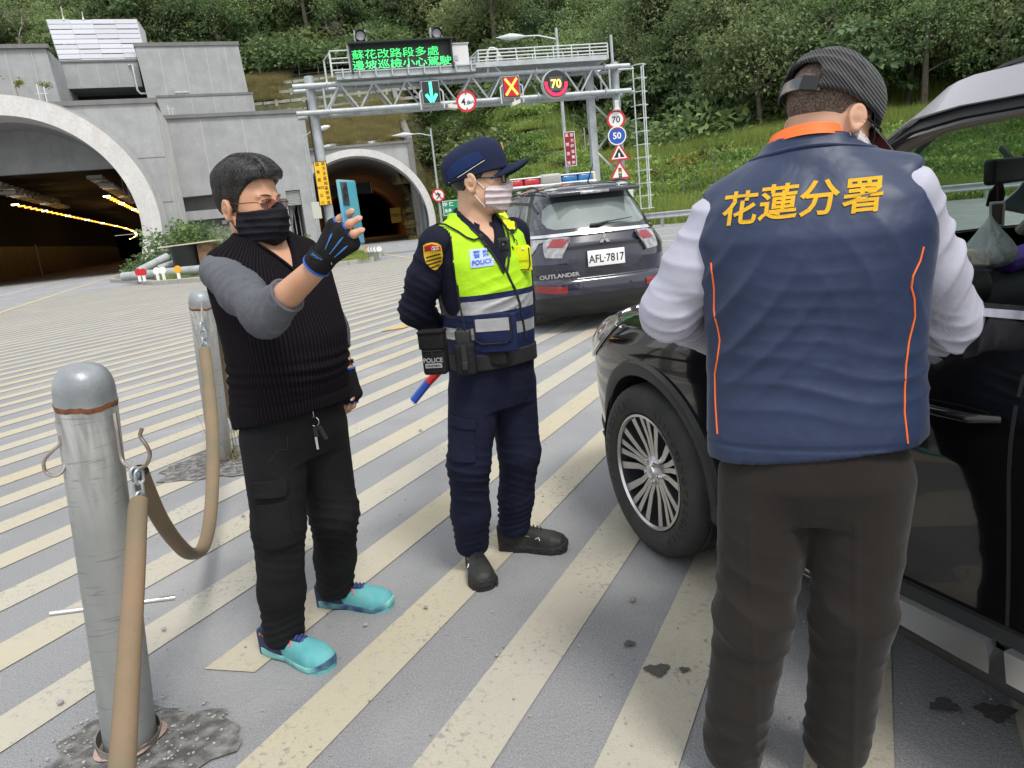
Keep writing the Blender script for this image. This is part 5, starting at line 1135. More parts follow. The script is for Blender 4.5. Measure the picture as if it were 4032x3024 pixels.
def wheel(car, x, s, front, steer=0., text_on=False):
    c = np.array([x,s * .79,ZR]); wt = thing('wheel',(0,0,0)); wt.name = 'wheel'; wt.parent = car; ORG[wt.name] = np.zeros(3)
    ax = np.array([0, s, 0.])
    if steer: ax = nz3([math.sin(steer) * s * -1, s * math.cos(steer), 0])
    X = nz3(np.cross(ax, ZV)); Z = np.cross(X, ax) * 1.
    if Z[2] < 0: Z = -Z
    prof = [(.232,.085),(.245,.103),(.27,.112),(.30,.113),(.325,.104),(.340,.092),(.3475,.078),(.352,.06),(.352,.045),(.343,.044),(.343,.036),(.352,.035),(.353,.01),(.344,.009),(.344,-.009),(.353,-.01),(.352,-.035),(.343,-.036),(.343,-.044),(.352,-.045),(.352,-.06),(.3475,-.078),(.340,-.092),(.325,-.104),(.27,-.112),(.232,-.085)]
    n = 132; V = []
    for k, (r, h) in enumerate(prof):
        for i in range(n):
            a = 2 * PI * i / n; rr_ = r
            if r > .335 and abs(h) > .05 and i % 2 == 0: rr_ -= .0035
            V.append(c + ax * h + (X * math.cos(a) + Z * math.sin(a)) * rr_)
    F = [(k * n + i,k * n + (i + 1) % n,(k + 1) * n + (i + 1) % n,(k + 1) * n + i) for k in range(len(prof) - 1) for i in range(n)]
    m = MB(); m.add(V, F); m.out('tyre', M_TYRE, wt, smooth=30)
    ra = mat
    m = MB(); m.lathe([(.236,.088),(.2345,.10),(.226,.102),(.221,.092),(.225,.088)],c,axis=ax,n=64,closed=True); m.out('rim_lip',M_MACH,wt,smooth=30); m = MB(); m.lathe([(.223,.09),(.212,.03),(.204,-.02)],c,axis=ax,n=64,cap=False); m.out('rim_barrel',M_RIMD,wt,smooth=30)
    m = MB(); m.lathe([(.0, .0), (.205, -.02)], c, axis=ax, n=40, cap=False); m.out('rim_back', M_WELL, wt)
    m = MB(); m.lathe([(.06,.012),(.15,.012),(.15,.005)],c,axis=ax,n=40); m.out('brake_disc',mat('brake_disc',(.22,.21,.2),.4,metal=.8) if False else M_FIXT,wt)
    mf, mdk = MB(), MB()
    def pt(r, a, h): return c + ax * h + (X * math.cos(a) + Z * math.sin(a)) * r
    for k in range(5):
        a0 = 2 * PI * k / 5 + .25
        for sg in (-1, 1):
            for (r0,o0,r1,o1,r2,o2,w_) in ((.05,.14,.135,.085,.223,.105,.0075),(.052,.48,.11,.36,.223,.40,.0092)):
                P = [pt(r0, a0 + sg * o0, .062), pt(r1, a0 + sg * o1, .070), pt(r2, a0 + sg * o2, .088)]
                for j in range(2):
                    d = nz3(P[j + 1] - P[j]); sd_ = nz3(np.cross(d, ax)); L_ = np.linalg.norm(P[j + 1] - P[j])
                    w0, w1 = (w_ * (1. if j == 0 else 1.25)), w_ * (1.25 if j == 0 else 1.7)
                    top = [P[j] - sd_ * w0 - d * .003,P[j] + sd_ * w0 - d * .003,P[j + 1] + sd_ * w1 + d * .003,P[j + 1] - sd_ * w1 + d * .003]
                    mf.hexa(top + [p - ax * .004 for p in top]); mdk.hexa([p - ax * .0045 for p in top] + [p - ax * .05 + (c - p) * 0 + sd_ * 0 for p in top])
    mf.out('spoke_faces', M_MACH, wt); mdk.out('spoke_sides', M_RIMD, wt)
    m = MB(); m.lathe([(.0,.082),(.028,.082),(.032,.078),(.05,.066),(.062,.06),(.062,.0)],c,axis=ax,n=36); m.out('hub',M_MACH,wt,smooth=30)
    m = MB(); m.lathe([(.0,.087),(.026,.086),(.029,.081)],c,axis=ax,n=30); m.out('hub_cap',M_CHROME,wt,smooth=True)
    for k in range(5): m = MB(); m.lathe([(0,.082),(.009,.08),(.011,.06)],c + (pt(.047,2 * PI * k / 5 + .25 + PI / 5,0) - c),axis=ax,n=10); m.out('wheel_nut',M_CHROME,wt,smooth=30)
    if text_on:
        for word, a1, sz in (('BRIDGESTONE', 62, .040), ('ECOPIA', 148, .034), ('BRIDGESTONE', 236, .040)):
            for i, ch in enumerate(word):
                a = math.radians(a1 - i * (8.3 if sz > .036 else 7.2)); rd = X * math.cos(a) + Z * math.sin(a); tg = np.cross(rd,ax)
                q = c + ax * .1135 + rd * .286; text('tyre_letter',ch,M_RUB,sz,q,tg,rd,wt,.0009,.0012)
    return wt
def arch_trim(car, x, s, mt, r0=.392, r1=.455):
    P = []; 
    for rr_ in (r0, r1):
        pass
    n = 40; V, F = [], []; a0, a1 = math.radians(-14), math.radians(194)
    for i in range(n + 1):
        a = a0 + (a1 - a0) * i / n
        for rr_, o in ((r0 - .003, -.05), (r0, .012), (r0 + .02, .02), (r1 - .012, .018), (r1, -.004)):
            q = np.array([x + rr_ * math.cos(a),0,max(.19,ZR + rr_ * math.sin(a))]); q[1] = s * (float(cside(q[0],q[2])[0]) + o); V.append(q)
    for i in range(n):
        for k in range(4): F.append((i * 5 + k, i * 5 + k + 1, (i + 1) * 5 + k + 1, (i + 1) * 5 + k))
    m = MB(); m.add(V, F); return m.out('arch_moulding', mt, car, smooth=50)
def strip_on(name, pts, fn, w, mt, par, off=.006, th=.01, n=None):
    """ribbon of half-width w along 2D pts on the body"""
    P = [np.array(p, float) for p in pts]; Q = []
    for a, b in zip(P[:-1], P[1:]):
        k = max(1, int(np.linalg.norm(b - a) / .05)); Q += [a + (b - a) * i / k for i in range(k)]
    Q.append(P[-1]); up, dn = [], []
    for i, q in enumerate(Q):
        d = Q[min(i + 1,len(Q) - 1)] - Q[max(i - 1,0)]; d /= np.linalg.norm(d); nn = np.array([-d[1],d[0]]); up.append(q + nn * w); dn.append(q - nn * w)
    U = np.array([fn(*q) for q in up]); D = np.array([fn(*q) for q in dn]); NU,ND = cnorm(U),cnorm(D); k = len(Q)
    V = np.concatenate([U + NU * off, D + ND * off, U + NU * (off - th), D + ND * (off - th)]); F = []
    for i in range(k - 1): F += [(i,i + 1,k + i + 1,k + i),(i,2 * k + i,2 * k + i + 1,i + 1),(k + i,k + i + 1,3 * k + i + 1,3 * k + i)]
    F += [(0, k, 3 * k, 2 * k), (k - 1, 3 * k - 1, 4 * k - 1, 2 * k - 1)]
    m = MB(); m.add(V, F); return m.out(name, mt, par, smooth=50)
def make_suv(name, loc, hd, paint, label, police):
    car = thing(name, loc, label, 'car'); car.rotation_euler = (0, 0, hd); ORG[car.name] = np.zeros(3)
    bm = body_mesh(None)
    def side_k(c): return abs(c.y) > .45
    for xa in (AXF, AXR):
        P = [(xa + .40 * math.cos(2 * PI * i / 28), ZR + .40 * math.sin(2 * PI * i / 28)) for i in range(28)]
        fs = cut_poly(bm, P, (0, 2), side_k); bmesh.ops.delete(bm, geom=fs, context='FACES')
        fs = [f for f in bm.faces if side_k(f.calc_center_median()) and abs(f.calc_center_median().x - xa) < .38 and f.calc_center_median().z < ZR - .05]; bmesh.ops.delete(bm,geom=fs,context='FACES')
    for W_ in (W_F, W_R, W_Q):
        fs = cut_poly(bm, W_, (0, 2), side_k); bmesh.ops.delete(bm, geom=fs, context='FACES')
    fs = cut_poly(bm,W_W,(1,2),lambda c: c.x > .0 and abs(c.y) < .8 and c.z > 1.1); bmesh.ops.delete(bm,geom=fs,context='FACES')
    if not police:
        fs = cut_poly(bm,W_B,(1,2),lambda c: c.x < -1.7 and abs(c.y) < .8 and c.z > 1.1); bmesh.ops.delete(bm,geom=fs,context='FACES')
    for f in bm.faces: f.smooth = True
    bmesh.ops.triangulate(bm, faces=[f for f in bm.faces if len(f.verts) > 4])
    me = bpy.data.meshes.new('body'); bm.to_mesh(me); bm.free(); set_mats(me, paint)
    co = np.empty(len(me.vertices) * 3); me.vertices.foreach_get('co',co); N_ = cnorm(co.reshape(-1,3)); me.normals_split_custom_set_from_vertices([tuple(v) for v in N_])
    b = link('body', me, car)
    for s in (1, -1):
        for xa in (AXF, AXR):
            m = MB(); aa = np.linspace(math.radians(-24),math.radians(204),33); V = [(xa + .398 * math.cos(a),s * (.86 - .32 * j),ZR + .398 * math.sin(a)) for j in (0,1) for a in aa] + [(xa,s * .54,ZR)]
            m.add(V,[(i,i + 1,34 + i,33 + i) for i in range(32)] + [(33 + i,34 + i,66) for i in range(32)]); m.out('wheel_well',M_WELL,car)
            arch_trim(car, xa, s, M_RUB)
            wheel(car, xa, s, xa > 0, 0, (not police) and s > 0 and xa > 0)
        V = []
        for x in np.linspace(AXF - .42, AXR + .42, 16): 
            y0 = float(cside(x,.34)[0]); V += [(x,s * (y0 + .012),.37),(x,s * (y0 + .03),.35),(x,s * (y0 + .03),.30),(x,s * (y0 - .02),.24),(x,s * (y0 - .15),.2)]
        F = [(i * 5 + k,i * 5 + k + 1,(i + 1) * 5 + k + 1,(i + 1) * 5 + k) for i in range(15) for k in range(4)]; m = MB(); m.add(V,F); m.out('sill',M_RUB,car,smooth=50)
        if not police:
            strip_on('sill_moulding',[(.93,.335),(.0,.353)],SL(s),.038,M_SILV,car,.035,.03); strip_on('sill_moulding',[(-.04,.354),(-.98,.37)],SL(s),.038,M_SILV,car,.035,.03)
            strip_on('lower_cladding', [(.95, .395), (-.98, .425)], SL(s), .018, M_RUB, car, .014, .02)
        for P in ([(.93,1.07),(.96,.9),(.90,.62),(.88,.37)],[(-.03,1.09),(-.025,.8),(-.02,.36)],[(-1.15,1.10),(-1.15,.9),(-1.02,.72),(-.85,.62)]): strip_on('door_gap',P,SL(s),.004,M_WELL,car,.0012,.004)
        strip_on('belt_moulding',[(1.03,1.088),(-.03,1.095),(-1.15,1.108),(-1.76,1.13)],SL(s),.0085,M_CHROME,car,.010,.02)
        strip_on('window_frame',[(1.03,1.10),(.95,1.195),(.77,1.355),(.60,1.47),(.47,1.51),(.3,1.525),(.04,1.528),(-.6,1.525),(-1.1,1.505),(-1.5,1.485),(-1.76,1.37)],SL(s),.014,M_RUB,car,.006,.012)
        strip_on('roof_gutter',[(.98,1.25),(.89,1.345),(.70,1.495),(.54,1.59),(.4,1.615),(.02,1.622),(-.6,1.622),(-1.5,1.59),(-1.88,1.54)],SL(s),.006,M_WELL,car,.002,.006)
        strip_on('pillar_trim', [(-.035, 1.12), (-.035, 1.53)], SL(s), .032, M_RUB, car, .004, .01)
        if not police:
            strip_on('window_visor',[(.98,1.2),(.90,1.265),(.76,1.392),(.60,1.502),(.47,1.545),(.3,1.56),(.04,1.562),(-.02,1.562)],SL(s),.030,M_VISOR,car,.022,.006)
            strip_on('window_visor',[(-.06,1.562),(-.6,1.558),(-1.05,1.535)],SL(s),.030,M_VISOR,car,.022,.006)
        for hx, hz in ((.11, .895), (-.98, .925)):
            y = float(cside(hx, hz)[0]); m = MB()
            m.tube([(hx + .11,s * (y - .005),hz),(hx + .085,s * (y + .028),hz),(hx,s * (y + .036),hz),(hx - .07,s * (y + .032),hz),(hx - .11,s * (y + .0),hz)],[.010,.014,.0155,.0155,.012],12,flat=.7); m.out('door_handle',paint,car,smooth=60)
            P = [(hx + .1 * math.cos(a) - .01,hz + .045 * math.sin(a) - .012) for a in np.linspace(0,2 * PI,24,endpoint=False)]; ppatch('handle_recess',P,SL(s),M_WELL if False else paint,car,.0005,.002)
        if True:
            y = float(cside(.93,1.08)[0]); m = MB(); m.rbox((.93,s * (y + .16),1.12),(.13,.22,.15),.06,mi=0,seg=6); m.box((.97,s * (y + .03),1.08),(.07,.1,.04)); m.out('wing_mirror',paint,car,smooth=50); m = MB(); m.box((.867,s * (y + .165),1.125),(.004,.18,.11)); m.out('mirror_glass',M_CHROME,car)
        m = MB(); m.tube([(.02,s * .57,1.635),(-.08,s * .57,1.67),(-.3,s * .565,1.69),(-1.3,s * .555,1.685),(-1.55,s * .55,1.665),(-1.62,s * .55,1.63)],[.012,.016,.016,.016,.016,.012],10,flat=.8); m.out('roof_rail',M_SILV if not police else M_RUB,car,smooth=60)
        P = [(2.12, .72), (2.16, .80), (2.02, .875), (1.80, .925), (1.70, .915), (1.86, .80), (1.98, .74)]
        ppatch('headlamp', P, SL(s), M_CLEAR, car, .012, .03, .03)
        P = [(s * .50, .76), (s * .50, .86), (s * .7, .885), (s * .80, .87), (s * .80, .74), (s * .7, .73)]
        ppatch('headlamp_front', P, FR(1), M_CLEAR, car, .010, .03, .03)
        strip_on('headlamp_chrome',[(1.71,.905),(1.86,.80),(1.99,.735)],SL(s),.006,M_CHROME,car,.016,.012)
    strip_on('bonnet_gap',[(-.76,.925),(-.6,.93),(-.3,.935),(.3,.935),(.6,.93),(.76,.925)],FR(1),.004,M_WELL,car,.0012,.004)
    for s in (1,-1): strip_on('bonnet_gap',[(1.98,.940),(1.75,.955),(1.3,.985),(1.0,1.035)],SL(s),.0035,M_WELL,car,.0012,.004)
    ppatch('grille',[(-.5,.62),(-.58,.80),(-.45,.85),(.45,.85),(.58,.80),(.5,.62)],FR(1),M_RUB,car,.006,.01); strip_on('grille_bar',[(-.6,.8),(0,.785),(.6,.8)],FR(1),.015,M_CHROME,car,.015,.02); strip_on('grille_bar',[(-.56,.70),(0,.69),(.56,.70)],FR(1),.012,M_CHROME,car,.015,.02)
    ppatch('lower_bumper',[(-.80,.22),(-.78,.40),(-.5,.46),(.5,.46),(.78,.40),(.80,.22)],FR(1),M_RUB,car,.008,.02)
    for s in (1,-1): ppatch('bumper_corner',[(2.17,.20),(2.2,.30),(2.02,.36),(1.86,.33),(1.84,.2)],SL(s),M_RUB,car,.016,.03)
    ppatch('windscreen', [(a * .995, b_) for a, b_ in W_W], FR(1), M_GLASS, car, -.006, .004)
    for s in (1, -1):
        strip_on('screen_seal',[(s * .635,1.16),(s * .61,1.3),(s * .555,1.47),(s * .52,1.55)],FR(1),.014,M_RUB,car,.003,.008)
        gm = M_TINT if police else M_GLASS
        if police or s < 0: ppatch('door_window', W_F, SL(s), gm, car, -.006, .004)
        ppatch('door_window',W_R,SL(s),gm,car,-.006,.004); ppatch('quarter_window',W_Q,SL(s),M_TINT,car,-.004,.004)
    bk = FR(-1)
    if police:
        ppatch('rear_glass_surround',[(-.70,1.135),(.70,1.135),(.72,1.2),(.60,1.5),(.52,1.535),(-.52,1.535),(-.60,1.5),(-.72,1.2)],bk,mat('glass_frit',(.035,.037,.042),.15,spec=.6),car,.002,.004)
        ppatch('rear_window',[(-.50,1.175),(.50,1.175),(.57,1.20),(.60,1.27),(.56,1.40),(.49,1.455),(.4,1.47),(-.4,1.47),(-.49,1.455),(-.56,1.40),(-.60,1.27),(-.57,1.20)],bk,M_RGLASS,car,.004,.004)
    else: ppatch('rear_window', W_B, bk, M_TINT, car, -.004, .004)
    m = MB(); m.rbox((-1.93,0,1.575),(.30,1.08,.045),.02,X=nz3((1,0,.12)),Z=nz3((-.12,0,1))); m.out('spoiler',paint,car,smooth=50)
    m = MB(); m.rbox((-2.075, 0, 1.552), (.03, .34, .03), .01); m.out('brake_lamp', M_CLEAR, car, smooth=50)
    strip_on('hatch_chrome',[(-.80,1.098),(-.4,1.108),(0,1.112),(.4,1.108),(.80,1.098)],bk,.017,M_CHROME,car,.022,.03)
    for s in (1, -1):
        ppatch('hatch_lamp',[(s * .56,1.072),(s * .80,1.077),(s * .80,.90),(s * .76,.93),(s * .69,1.03)],bk,M_CLEAR,car,.012,.02,.03)
        ppatch('tail_lamp',[(-2.30,1.08),(-2.12,1.09),(-2.08,1.05),(-2.14,.96),(-2.18,.88),(-2.30,.86)],SL(s),M_CLEAR,car,.014,.02,.03)
        ppatch('tail_lamp_red',[(s * .815,1.068),(s * .815,.97),(s * .845,.965),(s * .85,1.07)],bk,M_TAILRED,car,.018,.02,.02); ppatch('tail_lamp_white',[(s * .815,.955),(s * .815,.88),(s * .84,.885),(s * .848,.955)],bk,M_CLEAR,car,.018,.02,.02)
        ppatch('tail_lamp_red',[(-2.26,1.065),(-2.15,1.07),(-2.16,.985),(-2.26,.975)],SL(s),M_TAILRED,car,.018,.02,.03)
        P = [(s * .46, .475), (s * .46, .545), (s * .76, .575), (s * .78, .50), (s * .60, .478)]
        ppatch('bumper_reflector', P, bk, M_TAILRED, car, .012, .02, .03)
        if s < 0: ppatch('bumper_reversing_lamp',[(s * .62,.485),(s * .62,.556),(s * .76,.571),(s * .775,.505)],bk,mat('pink_lens',(.6,.34,.28),.2,coat=.6),car,.015,.02,.03)
        strip_on('hatch_gap',[(s * .80,.90),(s * .795,.72),(s * .70,.635),(s * .5,.622),(0,.62)],bk,.005,M_WELL,car,.0015,.005)
    ppatch('bumper_lower',[(-.84,.20),(-.86,.40),(-.5,.44),(.5,.44),(.86,.40),(.84,.20)],bk,M_RUB,car,.010,.02)
    ppatch('plate_recess',[(-.36,.72),(-.44,.80),(-.46,.93),(-.40,.96),(.40,.96),(.46,.93),(.44,.80),(.36,.72),(.25,.69),(-.25,.69)],bk,mat('plate_recess_paint',(.035,.038,.055) if police else (.02,.02,.02),.3,coat=.5),car,.003,.004)
    strip_on('hatch_grip',[(-.44,.965),(0,.975),(.44,.965)],bk,.014,M_WELL if not police else M_RUB,car,.02,.02)
    return car, b
M_VISOR = mat('silver_visor', (.40, .39, .43), .35, coat=.4, spec=.6)  # sky reflection along the window top put into the visor's pale base colour
M_SILV = mat('silver_moulding', (.56, .57, .58), .28, metal=.85)
M_TAILRED = mat('red_lens', (.22, .005, .007), .14, coat=.8, spec=.8, bump=.1, bscale=120)
M_RGLASS = mat('rear_glass_reflecting',(.20,.235,.225),.06,spec=.9,coat=1.,col2=(.12,.15,.145),nscale=1.5)
M_BLACKP = mat('black_paint', (.004, .004, .0045), .12, spec=.25, coat=.75)
M_NAVYP = mat('dark_blue_paint', (.012, .014, .032), .2, spec=.55, coat=1.)
HD_B = math.radians(110); hB = np.array([math.cos(HD_B),math.sin(HD_B),0]); lB = np.array([-hB[1],hB[0],0])
CB = np.array([.485, 2.77, 0]) - hB * 1.43 - lB * .90
black,_ = make_suv('black_suv',CB,HD_B,M_BLACKP,'glossy black sport utility car with an open driver window beside the navy vest',False)
HD_P = math.radians(99); CP = np.array([1.19,8.35,0]) - np.array([0,0,0]); hP = np.array([math.cos(HD_P),math.sin(HD_P),0]); CP = CP + hP * 2.33
CP[2] = -.0
pol,_ = make_suv('police_suv',CP,HD_P,M_NAVYP,'dark blue police car with a red and blue roof light bar seen from behind',True)
# --- police extras (local coordinates)
m = MB(); m.rbox((-2.345,0,.83),(.014,.43,.175),.012,seg=3); pl = m.out('number_plate',mat('plate_white',(.78,.79,.78),.4),pol,smooth=50)
text('plate_text','AFL·7817',mat('plate_ink',(.03,.03,.04),.5),.122,(-2.354,0,.825),(0,-1,0),(0,0,1),pol,.001,.0015,sx=.86)
for k, a in enumerate((90, 210, 330)):
    a = math.radians(a); c = np.array([-2.315,-.035 * math.cos(a),1.03 + .035 * math.sin(a)]); Xd = np.array([0,-math.cos(a),math.sin(a)]); Yd = np.array([0,math.sin(a),math.cos(a)])
    m = MB(); m.prism([(-.033,0),(0,-.02),(.033,0),(0,.02)],c,Xd,Yd,(-.012,0,0)); m.out('badge',M_CHROME,pol)
text('model_badge','OUTLANDER',M_CHROME,.062,(-2.322,.545,.68),(0,-1,0),(0,0,1),pol,.003,.002,sx=1.25)
m = MB(); m.tube([(-2.205,.12,1.19),(-2.215,.02,1.195),(-2.20,-.1,1.215)],[.018,.016,.01],8); m.tube([(-2.205,.0,1.205),(-2.19,-.38,1.235)],[.016,.008],6,flat=.5); m.out('rear_wiper',M_RUB,pol,smooth=50)
lbz = 1.80
m = MB(); m.rbox((.1,0,lbz - .06),(.30,1.30,.035),.012); m.rbox((.1,0,lbz + .055),(.27,1.26,.02),.01); m.out('light_bar_base',mat('light_bar_white',(.75,.76,.77),.35),pol,smooth=50)
M_LBB = mat('blue_lens',(.02,.20,.48),.12,coat=.8,bump=.5,bscale=45,col2=(.01,.11,.30),nscale=26); M_LBR = mat('red_light_lens',(.55,.015,.02),.12,coat=.8,bump=.5,bscale=45,col2=(.35,.01,.01),nscale=26)
for s, mt in ((-1, M_LBB), (1, M_LBR)):
    for j in range(2): m = MB(); m.rbox((.1,s * (.27 + j * .235),lbz),(.26,.225,.10),.03,seg=4); m.out('light_lens',mt,pol,smooth=50)
    m = MB(); m.rbox((.1,s * .62,lbz - .0),(.27,.04,.12),.015); m.out('light_bar_end',mat('amber_end',(.7,.62,.35),.3),pol,smooth=50)
def x_mesh(H):
    b_ = H['nt'].nodes.new('ShaderNodeTexChecker'); b_.inputs['Scale'].default_value = 110; H['nt'].links.new(H['src'],b_.inputs[0]); return H['mix'](b_.outputs[1],(.55,.54,.5),(.18,.17,.15))
m = MB(); m.rbox((.1,0,lbz + .01),(.30,.30,.16),.04,seg=4); m.out('speaker_grille',mat('speaker_mesh',rough=.4,extra=x_mesh),pol,smooth=50)
for s in (-1, 1): m = MB(); m.box((.1, s * .45, lbz - .10), (.08, .05, .08)); m.out('bar_foot', M_SILV, pol)
m = MB(); m.lathe([(.05,0),(.03,.03)],(-1.45,-.1,1.655),n=12); m.tube([(-1.45,-.1,1.66),(-1.62,-.14,1.88)],[.01,.004],6); m.out('aerial',M_RUB,pol,smooth=True)
for y in (.42,-.42): m = MB(); m.lathe([(.09,0),(.085,.02),(.0,.03)],(-1.75,y,1.615),n=20); m.out('roof_beacon_disc',M_SILV,pol,smooth=True)
m = MB(); m.tube([(-1.2, 0, 1.675), (-.2, .0, 1.70)], .004, 5); m.out('cable', M_RUB, pol)
for y in (-.28,.28): m = MB(); m.lathe([(.013,0),(.0,.006)],(-2.345,y,.53),axis=(-1,0,0),n=10); m.out('parking_sensor',M_NAVYP,pol)
m = MB(); m.box((-.3, 0, .95), (2.6, 1.35, .2)); m.out('cabin_floor', M_WELL, pol)
# --- black car cabin (local)
M_CAB = mat('cabin_plastic',(.018,.018,.019),.6,bump=.2,bscale=300); M_SEAT = mat('seat_fabric',(.03,.03,.032),.85); M_HEADL = mat('headliner',(.35,.31,.27),.9)
def car_w(p): return CB + hB * p[0] + lB * p[1] + ZV * p[2]
def cp(name, mb, mt, sm=50, par=black): return mb.out(name, mt, par, smooth=sm)
m = MB(); m.rbox((.85,0,.98),(.55,1.36,.20),.08,seg=4); m.rbox((.62,.36,1.05),(.2,.34,.12),.05); cp('dashboard',m,M_CAB)
m = MB(); m.box((-.2, 0, .42), (2.6, 1.5, .1)); cp('cabin_floor', m, M_WELL)
for s in (1, -1):
    m = MB(); m.rbox((-.1,s * .36,.62),(.52,.5,.2),.07,seg=4); m.rbox((-.42,s * .36,.98),(.16,.5,.72),.07,X=nz3((1,0,.25)),Z=nz3((-.25,0,1)),seg=4); m.rbox((-.52,s * .36,1.40),(.1,.26,.18),.05,seg=4); cp('front_seat',m,M_SEAT)
m = MB(); m.rbox((-1.25,0,.9),(.2,1.3,.8),.08,seg=4); m.rbox((-.95,0,.6),(.5,1.3,.2),.07); cp('rear_seat',m,M_SEAT)
m = MB()
for s in (1,-1): m.tube([(x,s * (float(cside(x,z)[0]) - .055),z) for x,z in ((1.0,1.14),(.86,1.26),(.7,1.39),(.55,1.48),(.4,1.51),(0,1.53),(-1.6,1.50))],.022,8)
m.out('pillar_lining', M_HEADL, black, smooth=True)
m = MB(); m.box((-.6, 0, 1.61), (1.75, 1.0, .02)); cp('headliner', m, M_HEADL)
a = [(.16 + .05 * math.sin(t),.36 + .19 * math.cos(t),1.02 + .185 * math.sin(t)) for t in np.linspace(0,2 * PI,32,endpoint=False)]; m = MB(); m.tube(a,.016,8,closed=True); m.tube([(.17,.18,1.02),(.28,.36,1.0),(.17,.54,1.02)],.018,6); cp('steering_wheel',m,M_CAB)
def carx(px, py, y0):
    d = ray(px,py); t = (y0 - (CAM0 - CB) @ lB) / (d @ lB); P = CAM0 + d * t - CB; return np.array([P @ hB,P @ lB,P[2]])
q = carx(2168,369,.06); m = MB(); m.rbox(q + [0,-.02,0],(.035,.26,.075),.012,X=nz3((1,.25,0)),Y=nz3((-.25,1,.0))); m.tube([q + [.02,-.06,.03],q + [.06,-.07,.07]],.010,6); cp('rear_view_mirror',m,M_CAB)
orn = thing('hanging_charm',car_w(q) - ZV * .04,'rectangular charm with a long red tassel hanging from the rear-view mirror','ornament')
M_TASSEL = mat('red_tassel',(.22,.012,.015),.8); M_BEAD = mat('silver_beads',(.6,.6,.6),.3,metal=.8,bump=1,bscale=300)
q = car_w(carx(2156, 402, .06)); m = MB(); m.tube([q, q - ZV * .045], .002, 5); m.out('cord', M_TASSEL, orn)
m = MB(); m.rbox(q - ZV * .085,(.042,.01,.078),.004,X=nz3((1,-.5,0)),Y=nz3((.5,1,0))); m.out('frame',M_BEAD,orn); m = MB(); m.rbox(q - ZV * .085,(.028,.013,.062),.003,X=nz3((1,-.5,0)),Y=nz3((.5,1,0))); m.out('inlay',mat('charm_dark',(.04,.02,.01),.3),orn)
m = MB(); m.lathe([(0,.01),(.01,0),(0,-.01)],q - ZV * .14,n=12); m.out('bead',mat('bead_brown',(.07,.02,.015),.3),orn,smooth=True)
m = MB(); m.lathe([(.004,0),(.007,-.025),(.007,-.12)],q - ZV * .15,n=10); m.out('tassel',M_TASSEL,orn,smooth=True)
M_BAG = mat('plastic_bag', (.70, .76, .77), .25, alpha=.62, bump=1, bscale=40, bdist=.02)
_b = carx(2135,575,.12); _b[2] = 1.075; bgc = car_w(_b); bg_ = thing('plastic_bag',bgc,'tied white plastic bag with a lunch box on the dashboard','bag')
bm = bmesh.new(); bmesh.ops.create_uvsphere(bm, u_segments=28, v_segments=20, radius=1)
for v in bm.verts:
    x,y,z = v.co; f = 1 + .12 * math.sin(9 * math.atan2(y,x) + z * 4); up = max(0,z); v.co = Vector(((x * .065 * f) * (1 - up ** 1.1 * .88),(y * .085 * f) * (1 - up ** 1.1 * .88),z * .05 if z < 0 else z * .115))
bm.verts.index_update(); V = np.array([tuple(v.co) for v in bm.verts]) + bgc + [0,0,.065]; F = [[v.index for v in f.verts] for f in bm.faces]; bm.free(); nmesh('bag',V,F,M_BAG,bg_,smooth=True)
m = MB(); m.rbox(bgc + ZV * .055,(.09,.12,.05),.01,X=hB,Y=lB); m.out('lunch_box',mat('paper_box',(.62,.56,.45),.7),bg_)
m = MB(); _b = carx(2205,545,-.1); _b[2] = 1.10; p = car_w(_b); m.rbox(p,(.16,.30,.04),.018,X=hB,Y=nz3(lB + ZV * -.1)); o = m.out('cloth',mat('purple_cloth',(.10,.03,.35),.7),None,smooth=50,origin=p - ZV * .03); prop(o,'purple cloth lying on the dashboard beside the plastic bag','cloth')
# ------------------------------------------------------------ smooth solid modelling for bodies and clothes
def smin(a, b, k):
    h = np.clip(.5 + .5 * (b - a) / k, 0, 1); return b * (1 - h) + a * h - k * h * (1 - h)
def smax(a, b, k): return -smin(-a, -b, k)
def d_cone(P, a, b, ra, rb):
    a,b = np.asarray(a,float),np.asarray(b,float); ba = b - a; l2 = ba @ ba; t = np.clip(((P - a) @ ba) / l2,0,1)
    return np.linalg.norm(P - a - t[:, None] * ba, axis=1) - (ra + (rb - ra) * t)
def d_chain(P, pts, k=.02):
    d = None
    for (p,r),(q,s) in zip(pts[:-1],pts[1:]): e = d_cone(P,p,q,r,s); d = e if d is None else smin(d,e,k)
    return d
def d_ell(P, c, r, M=None):
    q = P - np.asarray(c, float)
    if M is not None: q = q @ np.asarray(M, float).T
    r = np.asarray(r,float); k0 = np.linalg.norm(q / r,axis=1); k1 = np.linalg.norm(q / (r * r),axis=1) + 1e-9; return k0 * (k0 - 1) / k1
def d_rings(P, O, X, Y, Zd, rings, n=2.4):
    """stack of superellipse rings: rings = [(h, cx, cy, rx, ry)], O origin, X,Y,Zd axes"""
    q = P - O; x, y, h = q @ X, q @ Y, q @ Zd; R = np.array(rings, float); H_ = R[:, 0]
    hh = np.linspace(H_[0], H_[-1], 120); ker = np.hanning(9); ker /= ker.sum(); out = []
    for c in range(1,5): v = np.interp(hh,H_,R[:,c]); v = np.convolve(np.concatenate([np.full(4,v[0]),v,np.full(4,v[-1])]),ker,'valid'); out.append(np.interp(h,hh,v))
    cx, cy, rx, ry = out; k = ((np.abs(x - cx) / rx) ** n + (np.abs(y - cy) / ry) ** n + 1e-12) ** (1 / n)
    d = (k - 1) * np.minimum(rx, ry); return np.maximum(d, np.maximum(H_[0] - h, h - H_[-1]))
